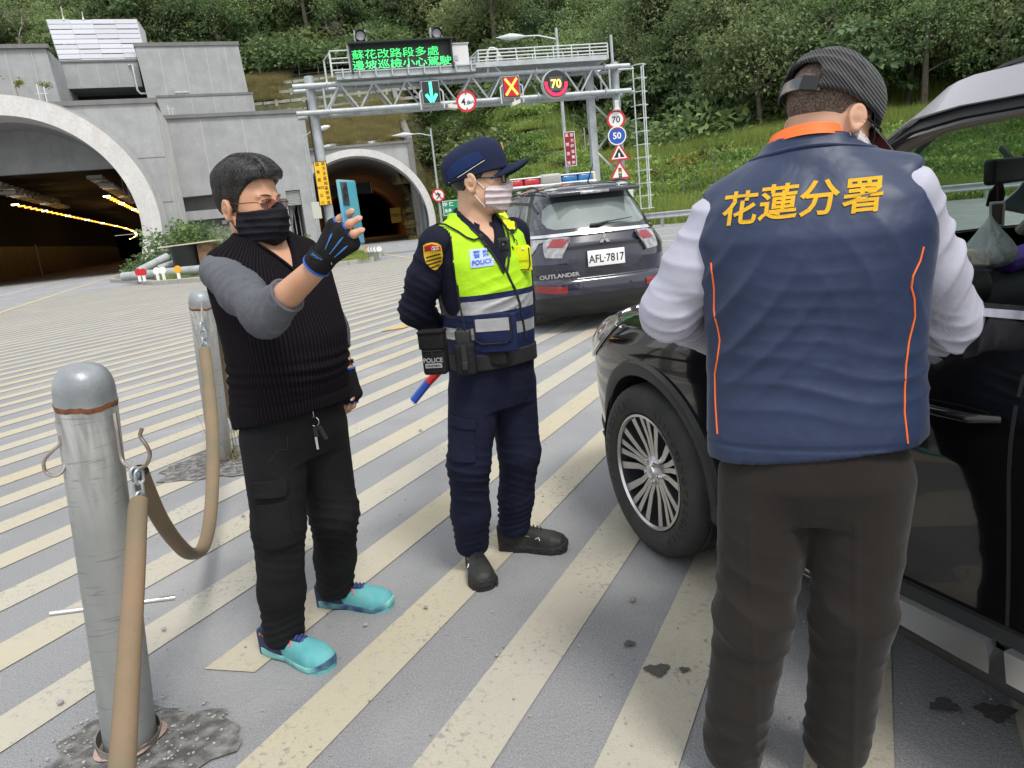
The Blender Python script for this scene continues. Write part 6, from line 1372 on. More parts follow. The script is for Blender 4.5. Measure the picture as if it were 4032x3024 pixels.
def d_box(P, c, half, X, Y, Z_, r=.01):
    q = P - np.asarray(c,float); q = np.abs(np.stack([q @ X,q @ Y,q @ Z_],1)) - (np.asarray(half) - r); return np.linalg.norm(np.maximum(q,0),axis=1) + np.minimum(q.max(1),0) - r
def net(fn, lo, hi, h):
    """naive surface nets on a sparse two-level grid"""
    lo, hi = np.asarray(lo, float), np.asarray(hi, float); n = np.ceil((hi - lo) / h).astype(int) + 1
    ax = [lo[i] + h * np.arange(n[i]) for i in range(3)]
    B = 4; nb = [int(math.ceil((n[i] - 1) / B)) + 1 for i in range(3)]
    ca = [lo[i] + h * B * np.arange(nb[i]) for i in range(3)]; G3 = np.stack(np.meshgrid(*ca,indexing='ij'),-1).reshape(-1,3); C = fn(G3).reshape(nb)
    D = np.full(n, 1.0); need = np.zeros(n, bool); m = np.abs(C) < h * B * 2.2
    for i, j, k in zip(*np.nonzero(m)):
        need[max(0,i * B - B):i * B + B + 1,max(0,j * B - B):j * B + B + 1,max(0,k * B - B):k * B + B + 1] = True
    sgn = np.repeat(np.repeat(np.repeat(C,B,0),B,1),B,2)[:n[0],:n[1],:n[2]]; D[:] = np.where(sgn < 0,-1,1)
    I = np.nonzero(need); P = np.stack([ax[0][I[0]], ax[1][I[1]], ax[2][I[2]]], -1); D[I] = fn(P)
    s = D < 0; c8 = [s[a:n[0] - 1 + a,b:n[1] - 1 + b,c:n[2] - 1 + c] for a in (0,1) for b in (0,1) for c in (0,1)]; cnt = sum(c.astype(int) for c in c8); act = (cnt > 0) & (cnt < 8)
    idx = -np.ones(act.shape,int); idx[act] = np.arange(act.sum()); A_ = np.stack(np.nonzero(act),-1); acc = np.zeros((len(A_),3)); w = np.zeros(len(A_))
    off = [(a,b,c) for a in (0,1) for b in (0,1) for c in (0,1)]; val = {o: D[A_[:,0] + o[0],A_[:,1] + o[1],A_[:,2] + o[2]] for o in off}
    for o in off:
        for k in range(3):
            if o[k] == 0:
                p = list(o); p[k] = 1; p = tuple(p); a,b = val[o],val[p]; x = (a < 0) != (b < 0); t = np.where(x,a / np.where(x,a - b,1),0); q = np.tile(np.array(o,float),(len(A_),1)); q[:,k] += t; acc += q * x[:,None]; w += x
    V = lo + h * (A_ + acc / w[:, None]); F = []
    for k in range(3):
        a,b = [(1,2),(2,0),(0,1)][k]; sl0 = [slice(None)] * 3; sl0[k] = slice(0,n[k] - 1); sl1 = [slice(None)] * 3; sl1[k] = slice(1,n[k]); x = s[tuple(sl0)] != s[tuple(sl1)]; E = np.stack(np.nonzero(x),-1)
        ok = (E[:,a] > 0) & (E[:,b] > 0) & (E[:,a] < n[a] - 1) & (E[:,b] < n[b] - 1) & (E[:,k] < n[k] - 1); E = E[ok]; q = []
        for da,db in ((-1,-1),(0,-1),(0,0),(-1,0)): c = E.copy(); c[:,a] += da; c[:,b] += db; q.append(idx[c[:,0],c[:,1],c[:,2]])
        q = np.stack(q,-1); fl = s[E[:,0],E[:,1],E[:,2]]; q[~fl] = q[~fl][:,::-1]; F.append(q[(q >= 0).all(1)])
    F = np.concatenate(F)
    for _ in range(2):
        e = h * .25; g = np.stack([fn(V + d) - fn(V - d) for d in np.eye(3) * e],1) / (2 * e); f = fn(V); g2 = (g * g).sum(1); V = V - (np.clip(f / np.maximum(g2,.2),-h * .5,h * .5))[:,None] * g
    return V, F
def cull(V, F, keepf):
    """drop quads whose centre fails keepf"""
    c = V[F].mean(1); F = F[keepf(c)]; u,inv = np.unique(F,return_inverse=True); return V[u],inv.reshape(F.shape)
def wave(P, seed, s):
    r = np.random.default_rng(seed); o = np.zeros(len(P))
    for i in range(5): k = r.normal(0,1,3); k *= s * (1 + .5 * i) / np.linalg.norm(k); o += np.sin(P @ k + r.uniform(0,6.28)) / (1 + i * .6)
    return o / 2.2
def folds(P, c, d, L_, R_, amp, n, seed=0):
    """compression wrinkles: ridges square to direction d around centre c"""
    q = P - np.asarray(c,float); t = q @ nz3(d); rad = np.linalg.norm(q,axis=1); r = np.random.default_rng(seed); ph = wave(P,seed,.55 / L_ * 2.2) * 3.4; s = np.sin(t / L_ * 2 * PI * n * .8 + ph); m_ = .35 + .65 * np.clip(.5 + wave(P,seed + 50,.5 / L_ * 2.4),0,1)
    return amp * m_ * np.exp(-(rad / R_) ** 2 * 1.6) * ((1 - np.abs(s)) ** 1.5 * 2.2 - .7)
def solid(name, fn, lo, hi, h, mt, par, keepf=None, disp=None, mi=None):
    V, F = net(fn, lo, hi, h)
    if disp is not None: e = h * .5; g = np.stack([fn(V + d) - fn(V - d) for d in np.eye(3) * e],1); g /= np.linalg.norm(g,axis=1)[:,None] + 1e-9; V = V + g * disp(V)[:,None]
    if keepf is not None: V, F = cull(V, F, keepf)
    o = nmesh(name,V,F,mt,par,smooth=True,mi=None if mi is None else mi(V[F].mean(1)).astype(np.int32)); return o
def skin(name, c1, c2):
    def f(H):
        a = H['ramp'](H['noise'](14,5),[(.35,0),(.7,1)]); c = H['mix'](a,c1,c2); hbump(H,H['noise'](420,3),.25,.001); return c
    m = mat(name,rough=.5,extra=f,spec=.45); b = m.node_tree.nodes['Principled BSDF']; b.inputs['Subsurface Weight'].default_value = .12; b.inputs['Subsurface Radius'].default_value = (.9,.35,.2); b.inputs['Subsurface Scale'].default_value = .01; return m
M_SKIN1 = skin('skin_tan',(.50,.265,.155),(.56,.31,.20)); M_SKIN2 = skin('skin_light',(.56,.33,.21),(.62,.38,.26)); M_SKIN3 = skin('skin_warm',(.50,.28,.18),(.56,.33,.22))
def cloth(name,c1,c2,rough=.8,weave=600.,wamp=.35,fold=.5,fs=7.,sheen=.0,spec=.2,stretch=None,pat=None):
    def f(H):
        a = H['ramp'](H['noise'](5, 5), [(.3, 0), (.75, 1)]); c = H['mix'](a, c1, c2)
        if pat: c = pat(H, c)
        hbump(H,H['noise'](fs,3,stretch,.6),fold,.02); hbump(H,H['noise'](fs * 3.2,3,stretch,.3),fold * .5,.006); hbump(H,H['noise'](weave,2),wamp,.0008); return c
    return mat(name, rough=rough, extra=f, sheen=sheen, spec=spec)
M_EYEW = mat('eye_white', (.7, .68, .65), .25); M_EYEB = mat('eye_dark', (.02, .012, .01), .15, coat=.5)
def x_hair(H):
    n = H['noise'](120,4,(1,1,.15),.3); hbump(H,n,.8,.004); return H['mix'](H['ramp'](n,[(.35,0),(.75,1)]),(.008,.008,.009),(.045,.042,.042))
M_HAIR = mat('black_hair', rough=.42, extra=x_hair, spec=.5)
def x_hair2(H):
    oi = H['noise'](520,2); return H['mix'](H['ramp'](oi,[(.42,0),(.66,1)]),(.006,.006,.007),(.11,.105,.10))
M_HAIR_S = mat('hair_strand', rough=.38, extra=x_hair2, spec=.5)
M_NAIL = mat('nail', (.66, .42, .33), .25, coat=.4)
def x_stub(c0, c1):
    def f(H): n = H['noise'](260, 4); return H['mix'](H['ramp'](n, [(.42, 0), (.6, 1)]), c0, c1)
    return f
M_STUB = mat('cropped_hair', rough=.7, extra=x_stub((.045, .035, .028), (.16, .105, .075)))
def strands(name, roots, dirs, L_, curl, mt, par, r=.0006, seg=5, seed=0, surf=None, soff=.001):
    """hair as thin three-sided tubes"""
    rg = np.random.default_rng(seed); n = len(roots); p = roots.copy(); d = dirs.copy(); path = [p.copy()]; L_ = np.broadcast_to(L_,n)
    for k in range(seg):
        d = d + curl(p,k / seg) + rg.normal(0,.05,(n,3)); d /= np.linalg.norm(d,axis=1)[:,None]; p = p + d * (L_ / seg)[:,None]
        if surf is not None:
            e = .003; g = np.stack([surf(p + q) - surf(p - q) for q in np.eye(3) * e],1) / (2 * e); p = p - g * np.clip(surf(p) - soff,-.01,.02)[:,None]; d = d - g * (d * g).sum(1)[:,None]; d /= np.linalg.norm(d,axis=1)[:,None] + 1e-9
        path.append(p.copy())
    path = np.stack(path,1); t = path[:,-1] - path[:,0]; t /= np.linalg.norm(t,axis=1)[:,None] + 1e-9; s = np.cross(t,rg.normal(0,1,(n,3))); s /= np.linalg.norm(s,axis=1)[:,None] + 1e-9; b = np.cross(t,s)
    V = []
    for k in range(seg + 1):
        rr_ = r * (1 - .75 * k / seg)
        for a in range(3): V.append(path[:, k] + s * rr_ * math.cos(2.09 * a) + b * rr_ * math.sin(2.09 * a))
    V = np.stack(V, 1).reshape(-1, 3); m = (seg + 1) * 3; F = []
    for k in range(seg):
        for a in range(3): F.append([k * 3 + a,k * 3 + (a + 1) % 3,(k + 1) * 3 + (a + 1) % 3,(k + 1) * 3 + a])
    F = (np.arange(n)[:,None,None] * m + np.array(F)[None]).reshape(-1,4); return nmesh(name,V,F,mt,par,smooth=True)
def basis(fwd, up=(0, 0, 1)):
    f = nz3(fwd); r = nz3(np.cross(f, up)); return f, r, np.cross(r, f)
def head_sdf(C, f, r, u, s=1., jaw=1., cheek=1.):
    """C = middle of the head at eye level; face looks along f"""
    M = np.stack([f, r, u])
    def L(p): return C + f * p[0] * s + r * p[1] * s + u * p[2] * s
    def fn(P):
        d = d_ell(P, L((-.015, 0, .035)), np.array([.098, .078, .092]) * s, M)
        d = smin(d, d_ell(P, L((.018, 0, -.035)), np.array([.072, .066 * cheek, .085]) * s, M), .03 * s)
        d = smin(d, d_ell(P, L((.038, 0, -.088)), np.array([.042, .044 * jaw, .032]) * s, M), .035 * s)
        for sg in (-1, 1):
            d = smin(d, d_ell(P, L((.048, .036 * sg, -.028)), np.array([.028, .026, .022]) * s, M), .02 * s)
            d = smin(d,d_cone(P,L((.0,.052 * sg * jaw,-.07)),L((.035,.03 * sg * jaw,-.10)),.022 * s,.018 * s),.03 * s)
            d = smax(d, -d_ell(P, L((.090, .031 * sg, .0)), np.array([.018, .020, .012]) * s, M), .014 * s)
            d = smin(d, d_ell(P, L((.071, .031 * sg, .0)), np.array([.0165, .0165, .0125]) * s, M), .004 * s)
            d = smin(d,d_cone(P,L((.080,.014 * sg,.018)),L((.070,.046 * sg,.020)),.008 * s,.006 * s),.012 * s)
        d = smin(d, d_cone(P, L((.086, 0, .005)), L((.108, 0, -.032)), .006 * s, .0105 * s), .012 * s)
        for sg in (-1,1): d = smin(d,d_ell(P,L((.096,.012 * sg,-.036)),np.array([.011,.0085,.008]) * s,M),.006 * s)
        d = smin(d, d_ell(P, L((.083, 0, -.060)), np.array([.014, .023, .0062]) * s, M), .006 * s)
        d = smin(d, d_ell(P, L((.082, 0, -.069)), np.array([.013, .019, .0062]) * s, M), .006 * s)
        return d
    return fn, L
def ear_sdf(L, f, r, u, sg, s=1.):
    c = L((-.012,.077 * sg,-.016)); o = nz3(r * sg * 1. - f * .38); M = np.stack([nz3(f + r * sg * .5),nz3(np.cross(u,nz3(f + r * sg * .5))),u])
    tilt = nz3(u - f * .18)
    def fn(P):
        q = c + o * .010 * s; n_ = nz3(o); e1 = nz3(np.cross(tilt,n_)); x,y,z = (P - q) @ e1,(P - q) @ tilt,(P - q) @ n_
        ry = .0295 * s; rx = (.0205 - .006 * np.clip(-y / ry, 0, 1)) * s
        rr_ = np.sqrt((x / rx) ** 2 + (y / ry) ** 2); rim = np.sqrt(((rr_ - .86) * .018 * s) ** 2 + (z - .006 * s) ** 2) - .0042 * s
        plate = np.maximum(np.abs(z + .001 * s) - .0032 * s, (rr_ - .93) * .018 * s)
        d = smin(rim,plate,.005 * s); inner = np.sqrt(((rr_ - .45) * .018 * s) ** 2 + (z - .003 * s) ** 2) - .003 * s; d = smin(d,np.where(y > -.3 * ry,inner,1),.004 * s)
        d = smin(d,np.linalg.norm(P - (q - tilt * .0265 * s + n_ * .002),axis=1) - .0085 * s,.008 * s); return smin(d,d_cone(P,q - n_ * .012 * s,q + tilt * .004,.009 * s,.010 * s),.008 * s)
    return fn
# ------------------------------------------------------------ helpers for garments
def union(fs, k=.02):
    def fn(P):
        d = fs[0](P)
        for g in fs[1:]: d = smin(d, g(P), k)
        return d
    return fn
def chain(pts, k=.02): return lambda P: d_chain(P, [(np.asarray(p, float), r) for p, r in pts], k)
def rings(O, X, Y, R, n=2.4): return lambda P: d_rings(P, np.asarray(O, float), X, Y, ZV, R, n)
def cutp(f, p, n):
    p, n = np.asarray(p, float), nz3(n); return lambda P: np.maximum(f(P), (P - p) @ n)
def shell(f, t): return lambda P: f(P) - t
def bounds(pts,m=.12): A_ = np.array([np.asarray(p,float) for p in pts]); return A_.min(0) - m,A_.max(0) + m
class Mesh:
    """the finished cloth as a target to lay things on"""
    def __init__(s, o):
        from mathutils.bvhtree import BVHTree
        s.t = BVHTree.FromPolygons([tuple(v.co) for v in o.data.vertices],[tuple(p.vertices) for p in o.data.polygons]); s.org = ORG[o.name]
    def hit(s, P, d):
        dv_ = Vector(tuple(d)); out = P.copy()
        for i, p in enumerate(P):
            h = s.t.ray_cast(Vector(tuple(p - s.org - d * .15)), dv_, .4)
            if h[0] is None: h = s.t.find_nearest(Vector(tuple(p - s.org)))
            out[i] = np.array(h[0]) + s.org
        return out
def to_surf(fn, Q, d):
    if isinstance(fn, Mesh): return fn.hit(Q, d)
    Q = Q - d * .12
    for _ in range(60): s = fn(Q); Q = Q + d * (np.clip(s, -.02, .03) * .8)[:, None]
    return Q
def drape(o, fn, dirv, off=.002):
    d = nz3(dirv); me = o.data; n = len(me.vertices); co = np.empty(n * 3); me.vertices.foreach_get('co',co); co = co.reshape(-1,3); org = ORG[o.name]; P = co + org
    h0 = P @ d; hc = (h0.max() + h0.min()) / 2 if n else 0; ex = h0 - hc; Q = to_surf(fn,P - d * ex[:,None],d) - d * off + d * ex[:,None]; me.vertices.foreach_set('co',(Q - org).ravel()); me.update()
def on_surf(fn, p, dirv, off=0.):
    d = nz3(dirv); return to_surf(fn, np.asarray(p, float)[None].copy(), d)[0] - d * off
def patch2(name, poly, c, X, Y, fn, dirv, mt, par, off=.002, th=.0015, step=.012):
    """cloth patch cut to poly (metres about c in the X, Y plane) draped on fn"""
    bm = bmesh.new(); bm.faces.new([bm.verts.new((a,b,0)) for a,b in poly]); xs_ = [p[0] for p in poly]; ys_ = [p[1] for p in poly]
    for k in range(2):
        lo, hi = (min(xs_), max(xs_)) if k == 0 else (min(ys_), max(ys_)); q = lo + step
        while q < hi: co,no = [0,0,0],[0,0,0]; co[k] = q; no[k] = 1; bmesh.ops.bisect_plane(bm,geom=bm.verts[:] + bm.edges[:] + bm.faces[:],plane_co=co,plane_no=no,dist=1e-6); q += step
    bmesh.ops.triangulate(bm,faces=[f for f in bm.faces if len(f.verts) > 4]); bm.verts.index_update(); X,Y,c,d = nz3(X),nz3(Y),np.asarray(c,float),nz3(dirv)
    Q = np.array([c + X * v.co.x + Y * v.co.y for v in bm.verts]); F = [tuple(v.index for v in f.verts) for f in bm.faces]; be = [(e.verts[0].index,e.verts[1].index) for e in bm.edges if len(e.link_faces) == 1]; n = len(Q); bm.free()
    Q = to_surf(fn, Q, d)
    V = np.concatenate([Q - d * (off + th),Q + d * .002]); m = MB(); m.add(V,F + [tuple(i + n for i in f[::-1]) for f in F] + [(a,b,b + n,a + n) for a,b in be]); return m.out(name,mt,par,smooth=45)
def piping(name, pts, fn, dirv, r, mt, par, flat=1.):
    P = [np.asarray(p, float) for p in pts]; Q = []
    for i in range(len(P) - 1): Q += [P[i] + (P[i + 1] - P[i]) * k / 4 for k in range(4)]
    Q.append(P[-1]); Q = [on_surf(fn,q,dirv,r * .4) for q in Q]; m = MB(); m.tube(Q,r,8,flat=flat); return m.out(name,mt,par,smooth=True)
def shoe(par, heel, toe, h, w, mU, mS, mH, laces, nm='shoe', boot=False, lift=0.):
    heel,toe = np.array([heel[0],heel[1],0.]),np.array([toe[0],toe[1],0.]); d = nz3(toe - heel); L_ = float(np.linalg.norm(toe - heel)); s_ = np.array([d[1],-d[0],0]); st = .026 if not boot else .034
    def outline(P, g):
        x = (P - heel) @ d / L_; return np.interp(x,[-.02,.05,.2,.42,.62,.8,.93,1.0,1.03],[0,.62,.72,.66,.88,1.0,.78,.35,0]) * w * .5 + g
    def dsole(P):
        y = np.abs((P - heel) @ s_ - .004); z = P[:,2]; x = (P - heel) @ d; tp = st + .012 * np.clip((.35 * L_ - x) / (.35 * L_),0,1) + .016 * np.clip((x - L_ * .86) / (.14 * L_),0,1)
        dxy = np.maximum(y - outline(P,.0005),np.maximum(-x,x - L_)); dz = np.maximum(z - tp,.002 + .014 * np.clip((x - L_ * .84) / (.16 * L_),0,1) - z); return smax(dxy,dz,.007)
    def dup_(P):
        x = (P - heel) @ d; t = x / L_; y = (P - heel) @ s_ - .004; z = P[:,2] - st; top = np.interp(t,[-.05,0,.1,.3,.45,.62,.8,.93,1.],[h * .5,h * .8,h,h * .98,h * .72,.062,.050,.036,.015])
        q = np.clip(z / np.maximum(top,.01),0,1); ww = outline(P,-.002) * np.sqrt(np.clip(1 - q ** 2.6,0.02,1)); ww = np.where(t < .36,np.maximum(ww,.036 * (q < 1)),ww)
        return smax(smax(np.abs(y) - ww, z - top, .012), smax(-x + .004, x - L_ + .004, .01), .012) * .8
    lo, hi = np.minimum(heel, toe) - [.08, .08, .01], np.maximum(heel, toe) + [.08, .08, h + .06]
    sh = thing(nm, (0, 0, 0)); sh.parent = par; ORG[sh.name] = ORG[par.name]
    solid('sole', dsole, lo, hi, .0055, mS, sh); upper = smU = union([dup_], .01)
    if mH is not None: solid('upper',lambda P: np.maximum(dup_(P),-((P - heel) @ d - L_ * .34 - (.06 - P[:,2]) * .5)),lo,hi,.0055,mU,sh); solid('heel_counter',lambda P: np.maximum(dup_(P),((P - heel) @ d - L_ * .34 - (.06 - P[:,2]) * .5)),lo,hi,.0055,mH,sh)
    else: solid('upper', dup_, lo, hi, .0055, mU, sh)
    if mH is not None: solid('tongue',lambda P: np.maximum(np.maximum(dup_(P) - .0022,np.abs((P - heel) @ s_ - .004) - .020),np.abs((P - heel) @ d - L_ * .50) - L_ * .14),lo,hi,.0045,mH,sh)
    m = MB()
    for k in range(6):
        x = L_ * (.36 + k * .052); z0 = st + float(np.interp(x / L_,[.3,.45,.62,.8],[h * .98,h * .72,.062,.05])); a = heel + d * x; q = .026 - .001 * k
        m.tube([a - s_ * q + ZV * (z0 - .012),a - s_ * q * .5 + ZV * (z0 + .002),a + s_ * q * .4 + d * .008 + ZV * (z0 + .003),a + s_ * q + d * .01 + ZV * (z0 - .012)],.0028,6)
    m.out('laces', laces, sh, smooth=True); return sh, d, s_, dup_
def person(loc, label): return thing('person', loc, label, 'person')
M_PHONE = mat('phone_back',(.12,.45,.44),.12,col2=(.03,.27,.52),nscale=9,coat=1.,ncon=(.3,.7)); M_GLV = cloth('glove_black',(.007,.007,.008),(.014,.014,.015),.8,900,.3,.3,20)
M_GBLUE = mat('glove_blue', (.02, .10, .50), .5); M_GLT = mat('glove_print_blue', (.08, .30, .72), .45)
def glove_hand(par,wrist,knk,tips,mids,up,cut=.48,name='hand',thumb=None,curl4=None,skinm=M_SKIN1,r=.0096,glv=True):
    """palm from wrist to four knuckles; fingers knuckle > mid > tip; glove covers to 'cut' of the first phalanx"""
    pm = [chain([(wrist, .024), (k, .0165)], .012) for k in knk]; palm = union(pm, .014)
    fing = []
    for k, m_, t in zip(knk, mids, tips): fing.append([(k, r + .0012), (m_, r), (t, r * .86)])
    if thumb: fing.append([(thumb[0], r + .004), (thumb[1], r + .002), (thumb[2], r)])
    allp = [wrist] + list(knk) + list(tips) + list(mids) + (list(thumb) if thumb else [])
    lo, hi = bounds(allp, .04)
    hs = union([palm] + [chain(f, .006) for f in fing], .006); solid(name, hs, lo, hi, .0030, skinm, par)
    for f in fing:
        a_,b_ = np.asarray(f[1][0],float),np.asarray(f[2][0],float); d_ = nz3(b_ - a_); nn_ = nz3(CAM0 - b_); nn_ = nz3(nn_ - d_ * (nn_ @ d_)); q_ = on_surf(hs,b_ + nn_ * .02 + d_ * .0035,-nn_,.0002)
        m = MB(); m.lathe([(0,.0006),(.0045,.0004),(.0052,-.0006)],q_,axis=nn_,n=14,sx=1.35,X=d_); m.out('fingernail',M_NAIL,par,smooth=True)
    if glv:
        gf = []
        for f in fing:
            a,b = np.asarray(f[0][0],float),np.asarray(f[1][0],float); L_ = np.linalg.norm(b - a); e = a + (b - a) * min(1,.62); gf.append((a,e,f[0][1] + .0022))
        def gs(P):
            d = palm(P) - .0028
            for a,e,rr_ in gf: q = np.maximum(d_cone(P,a,e + (e - a) * .3,rr_,rr_ - .0005),(P - e) @ nz3(e - a)); d = smin(d,q,.005)
            w = np.asarray(wrist,float); ax = nz3(np.mean(knk,0) - w); return np.maximum(d,-(P - w + ax * .004) @ ax)
        solid('glove', gs, lo, hi, .0032, M_GLV, par)
        for a, e, rr_ in gf:
            m = MB(); X_,Y_,D_ = frame(e - a); m.lathe([(rr_ - .001,-.002),(rr_ + .0015,-.001),(rr_ + .0012,.0015),(rr_ - .001,.002)],e,axis=e - a,n=18,closed=True); m.out('finger_hem',M_GBLUE,par,smooth=True)
        return gs, hs
    return hs, hs
def mask_fn(hf, L, f, r, u, s, off=.007):
    """shell in front of nose, mouth and chin"""
    def base(P):
        d = smin(hf(P),d_ell(P,L((.070,0,-.055)),np.array([.042,.05,.062]) * s,np.stack([f,r,u])),.03); return d - off
    return base
def make_mask(par,hf,C,L,f,r,u,s,mt,top=-.018,bot=-.132,back=.006,pl=.0022,name='face_mask',loops=None,lr=.0016):
    b = mask_fn(hf, L, f, r, u, s)
    def fn(P):
        x, y, z = (P - C) @ f, (P - C) @ r, (P - C) @ u
        d = b(P); tp = top * s + .018 * np.exp(-(y / (.016 * s)) ** 2) - np.abs(y) * .10; bt = bot * s + np.abs(y) * .35
        return np.maximum(np.maximum(d, z - tp), np.maximum(bt - z, back * s - x + np.abs(z + .07 * s) * .12))
    def disp(P): z = (P - C) @ u; return pl * (1 - 2 * np.abs(np.sin(z / .022 * PI + wave(P,3,22) * .7)) ** .6) + .0018 * wave(P,4,45)
    lo, hi = C - .17, C + .17; o = solid(name, fn, lo, hi, .0036, mt, par, disp=disp)
    if loops:
        for sg in (-1, 1):
            for z0, z1 in ((-.036, .012), (-.100, -.040)):
                a = on_surf(hf,L((.028,.09 * sg,z0)),-r * sg,.002); e = L((-.020,.082 * sg,z1)); mid = on_surf(hf,(a + e) / 2 + r * sg * .02,-r * sg,.002); m = MB(); m.tube([a,mid,e],lr,6); m.out('ear_loop',loops,o,smooth=True)
    return o
# ============================================================ the man with the phone
O1 = np.array([-.735,2.385,0.]); p1 = person(O1,'man in a dark knitted vest and black mask holding up a phone'); f1,r1,u1 = basis((.80,-.60,0)); s1 = .97
hf1v,hr1v,hu1v = basis((.915,-.40,-.06)); C1 = np.array([-.744,2.37,1.512]); H1,L1 = head_sdf(C1,hf1v,hr1v,hu1v,1.0,1.12,1.12)
nk = chain([(O1 + ZV * 1.34 - f1 * .01, .066), (C1 - ZV * .06 - hf1v * .02, .058)])
SR1, SL1 = O1 + r1 * .166 + ZV * 1.318, O1 - r1 * .166 + ZV * 1.318
E1, W1 = A(574, 682, 2.04), A(688, 574, 1.93)
chest1 = rings(O1,f1,r1,[(.80,.0,0,.138,.168),(.90,.01,0,.148,.172),(1.0,.03,0,.163,.173),(1.10,.036,0,.167,.174),(1.2,.025,0,.152,.180),(1.28,.012,0,.135,.185),(1.34,-.002,0,.108,.175),(1.385,-.01,0,.075,.12),(1.42,-.012,0,.05,.07)],2.5)
El, Wl = O1 - r1 * .215 + f1 * .0 + ZV * 1.07, A(747, 800, 2.52)
sk = union([H1,nk,ear_sdf(L1,hf1v,hr1v,hu1v,1),ear_sdf(L1,hf1v,hr1v,hu1v,-1),shell(chest1,-.006),chain([(SR1,.05),(E1,.045),(W1,.029)],.03),chain([(SL1,.05),(El,.045),(Wl,.027)],.03)],.012)
def k1(c): return ((c[:,2] > 1.22) | (np.linalg.norm(c - W1,axis=1) < .26) | (np.linalg.norm(c - Wl,axis=1) < .2))
lo,hi = bounds([O1 + ZV * .85,C1 + ZV * .06,E1,W1,SL1,SR1,Wl],.1); solid('body',sk,lo,hi,.0055,M_SKIN1,p1,keepf=k1)
def eyes(par, L, f, r, u, s=1.):
    for sg in (-1, 1):
        m = MB(); c = L((.0745,.031 * sg,.001)); m.lathe([(0,.0122),(.006,.0106),(.0106,.006),(.0122,0)],c,axis=nz3(f + r * sg * .12),n=18,cap=False); e = m.out('eye',M_EYEW,par,smooth=True)
        m = MB(); m.lathe([(0,.0128),(.0052,.0117)],c,axis=nz3(f),n=16,cap=False); m.out('iris',M_EYEB,e,smooth=True)
        m = MB(); m.tube([L((.0905,.013 * sg,.0185)),L((.0895,.022 * sg,.0215)),L((.0865,.032 * sg,.0235)),L((.080,.041 * sg,.0225)),L((.072,.049 * sg,.0185))],[.0018,.0028,.0030,.0022,.0010],8,flat=.5); m.out('eyebrow',M_HAIR,par,smooth=True)
eyes(p1, L1, hf1v, hr1v, hu1v)
M_BMASK = cloth('mask_black',(.009,.009,.013),(.015,.015,.021),.75,1200,.2,.35,22,spec=.2); M_CORDB = mat('black_cord',(.015,.015,.017),.7)
make_mask(p1, H1, C1, L1, hf1v, hr1v, hu1v, 1.0, M_BMASK, loops=M_CORDB)
M_GFR = mat('glasses_bronze',(.13,.06,.045),.3,metal=.8); M_LENS = glass('lens_tint',(.52,.36,.36),.06)
def glasses(par, L, f, r, u, mf, ml, rr=.0012, w=.027, h=.0135, drop=.0, z0=-.004):
    g = thing('glasses', (0, 0, 0)); g.parent = par; ORG[g.name] = ORG[par.name]
    for sg in (-1, 1):
        P = [L((.100 - .012 * (abs(.033 + w * math.cos(a) * .98) / .06) ** 2,sg * (.033 + w * math.copysign(abs(math.cos(a)) ** .6,math.cos(a))),z0 + h * math.copysign(abs(math.sin(a)) ** .6,math.sin(a)) - drop)) for a in np.linspace(0,2 * PI,24,endpoint=False)]
        m = MB(); m.tube(P,rr,6,closed=True); m.out('rim',mf,g,smooth=True); n = len(P); m = MB(); m.add(P + [sum(P) / n],[(i,(i + 1) % n,n) for i in range(n)]); m.out('lens',ml,g,fixn=False)
        m = MB(); m.tube([L((.092,sg * .060,z0 + .005)),L((.070,sg * .080,z0 + .006)),L((-.01,sg * .084,z0 + .004)),L((-.03,sg * .083,z0 - .012))],[rr * 1.6,rr * 1.3,rr * 1.3,rr * 1.6],6); m.out('temple',mf,g,smooth=True)
    m = MB(); m.tube([L((.100,-.007,z0 + .004)),L((.106,0,z0 + .008)),L((.100,.007,z0 + .004))],rr * 1.2,6); m.out('bridge',mf,g,smooth=True); return g
glasses(p1, L1, hf1v, hr1v, hu1v, M_GFR, M_LENS)
def lh(P, C, f, r, u): return (P - C) @ f, (P - C) @ r, (P - C) @ u
def hair1(P):
    x,y,z = lh(P,C1,hf1v,hr1v,hu1v); d = H1(P) - .0075 - .013 * np.clip((z - .045) / .05,0,1) - .009 * np.clip((x - .0) / .07,0,1) * np.clip((z - .05) / .02,0,1)
    line = np.interp(x,[-.12,-.055,-.03,-.008,.012,.024,.040,.058,.085],[-.075,-.060,-.012,-.028,-.022,.022,.048,.068,.074]); line = line + .012 * np.clip(np.abs(y) - .05,-1,.03) * -1
    return smax(d, (line - z) * .8, .006)
def dh1(P): x,y,z = lh(P,C1,hf1v,hr1v,hu1v); part = np.exp(-((y - .035) / .006) ** 2) * np.clip((z - .06) / .02,0,1) * (x > -.06); return .0022 * wave(P,5,55) + .006 * np.clip((z - .07) / .02,0,1) * (y < .03) * np.clip((x + .05) / .08,0,1) - .007 * part
solid('hair', hair1, C1 - .17, C1 + .17, .0042, M_HAIR, p1, disp=dh1)
rg = np.random.default_rng(4); n = 7000; a = rg.uniform(-PI,PI,n); b = np.arccos(rg.uniform(-.15,1,n)); dr = np.stack([np.sin(b) * np.cos(a),np.sin(b) * np.sin(a),np.cos(b)],-1); rt = C1 + (dr[:,:1] * hf1v + dr[:,1:2] * hr1v + dr[:,2:] * hu1v) * .2
for _ in range(40): q = hair1(rt); rt = rt - (dr[:,:1] * hf1v + dr[:,1:2] * hr1v + dr[:,2:] * hu1v) * (np.clip(q,-.02,.02) * .7)[:,None]
x, y, z = lh(rt, C1, hf1v, hr1v, hu1v); topm = z > .055
kk = np.abs(hair1(rt)) < .004; rt, topm, yv = rt[kk], topm[kk], y[kk]
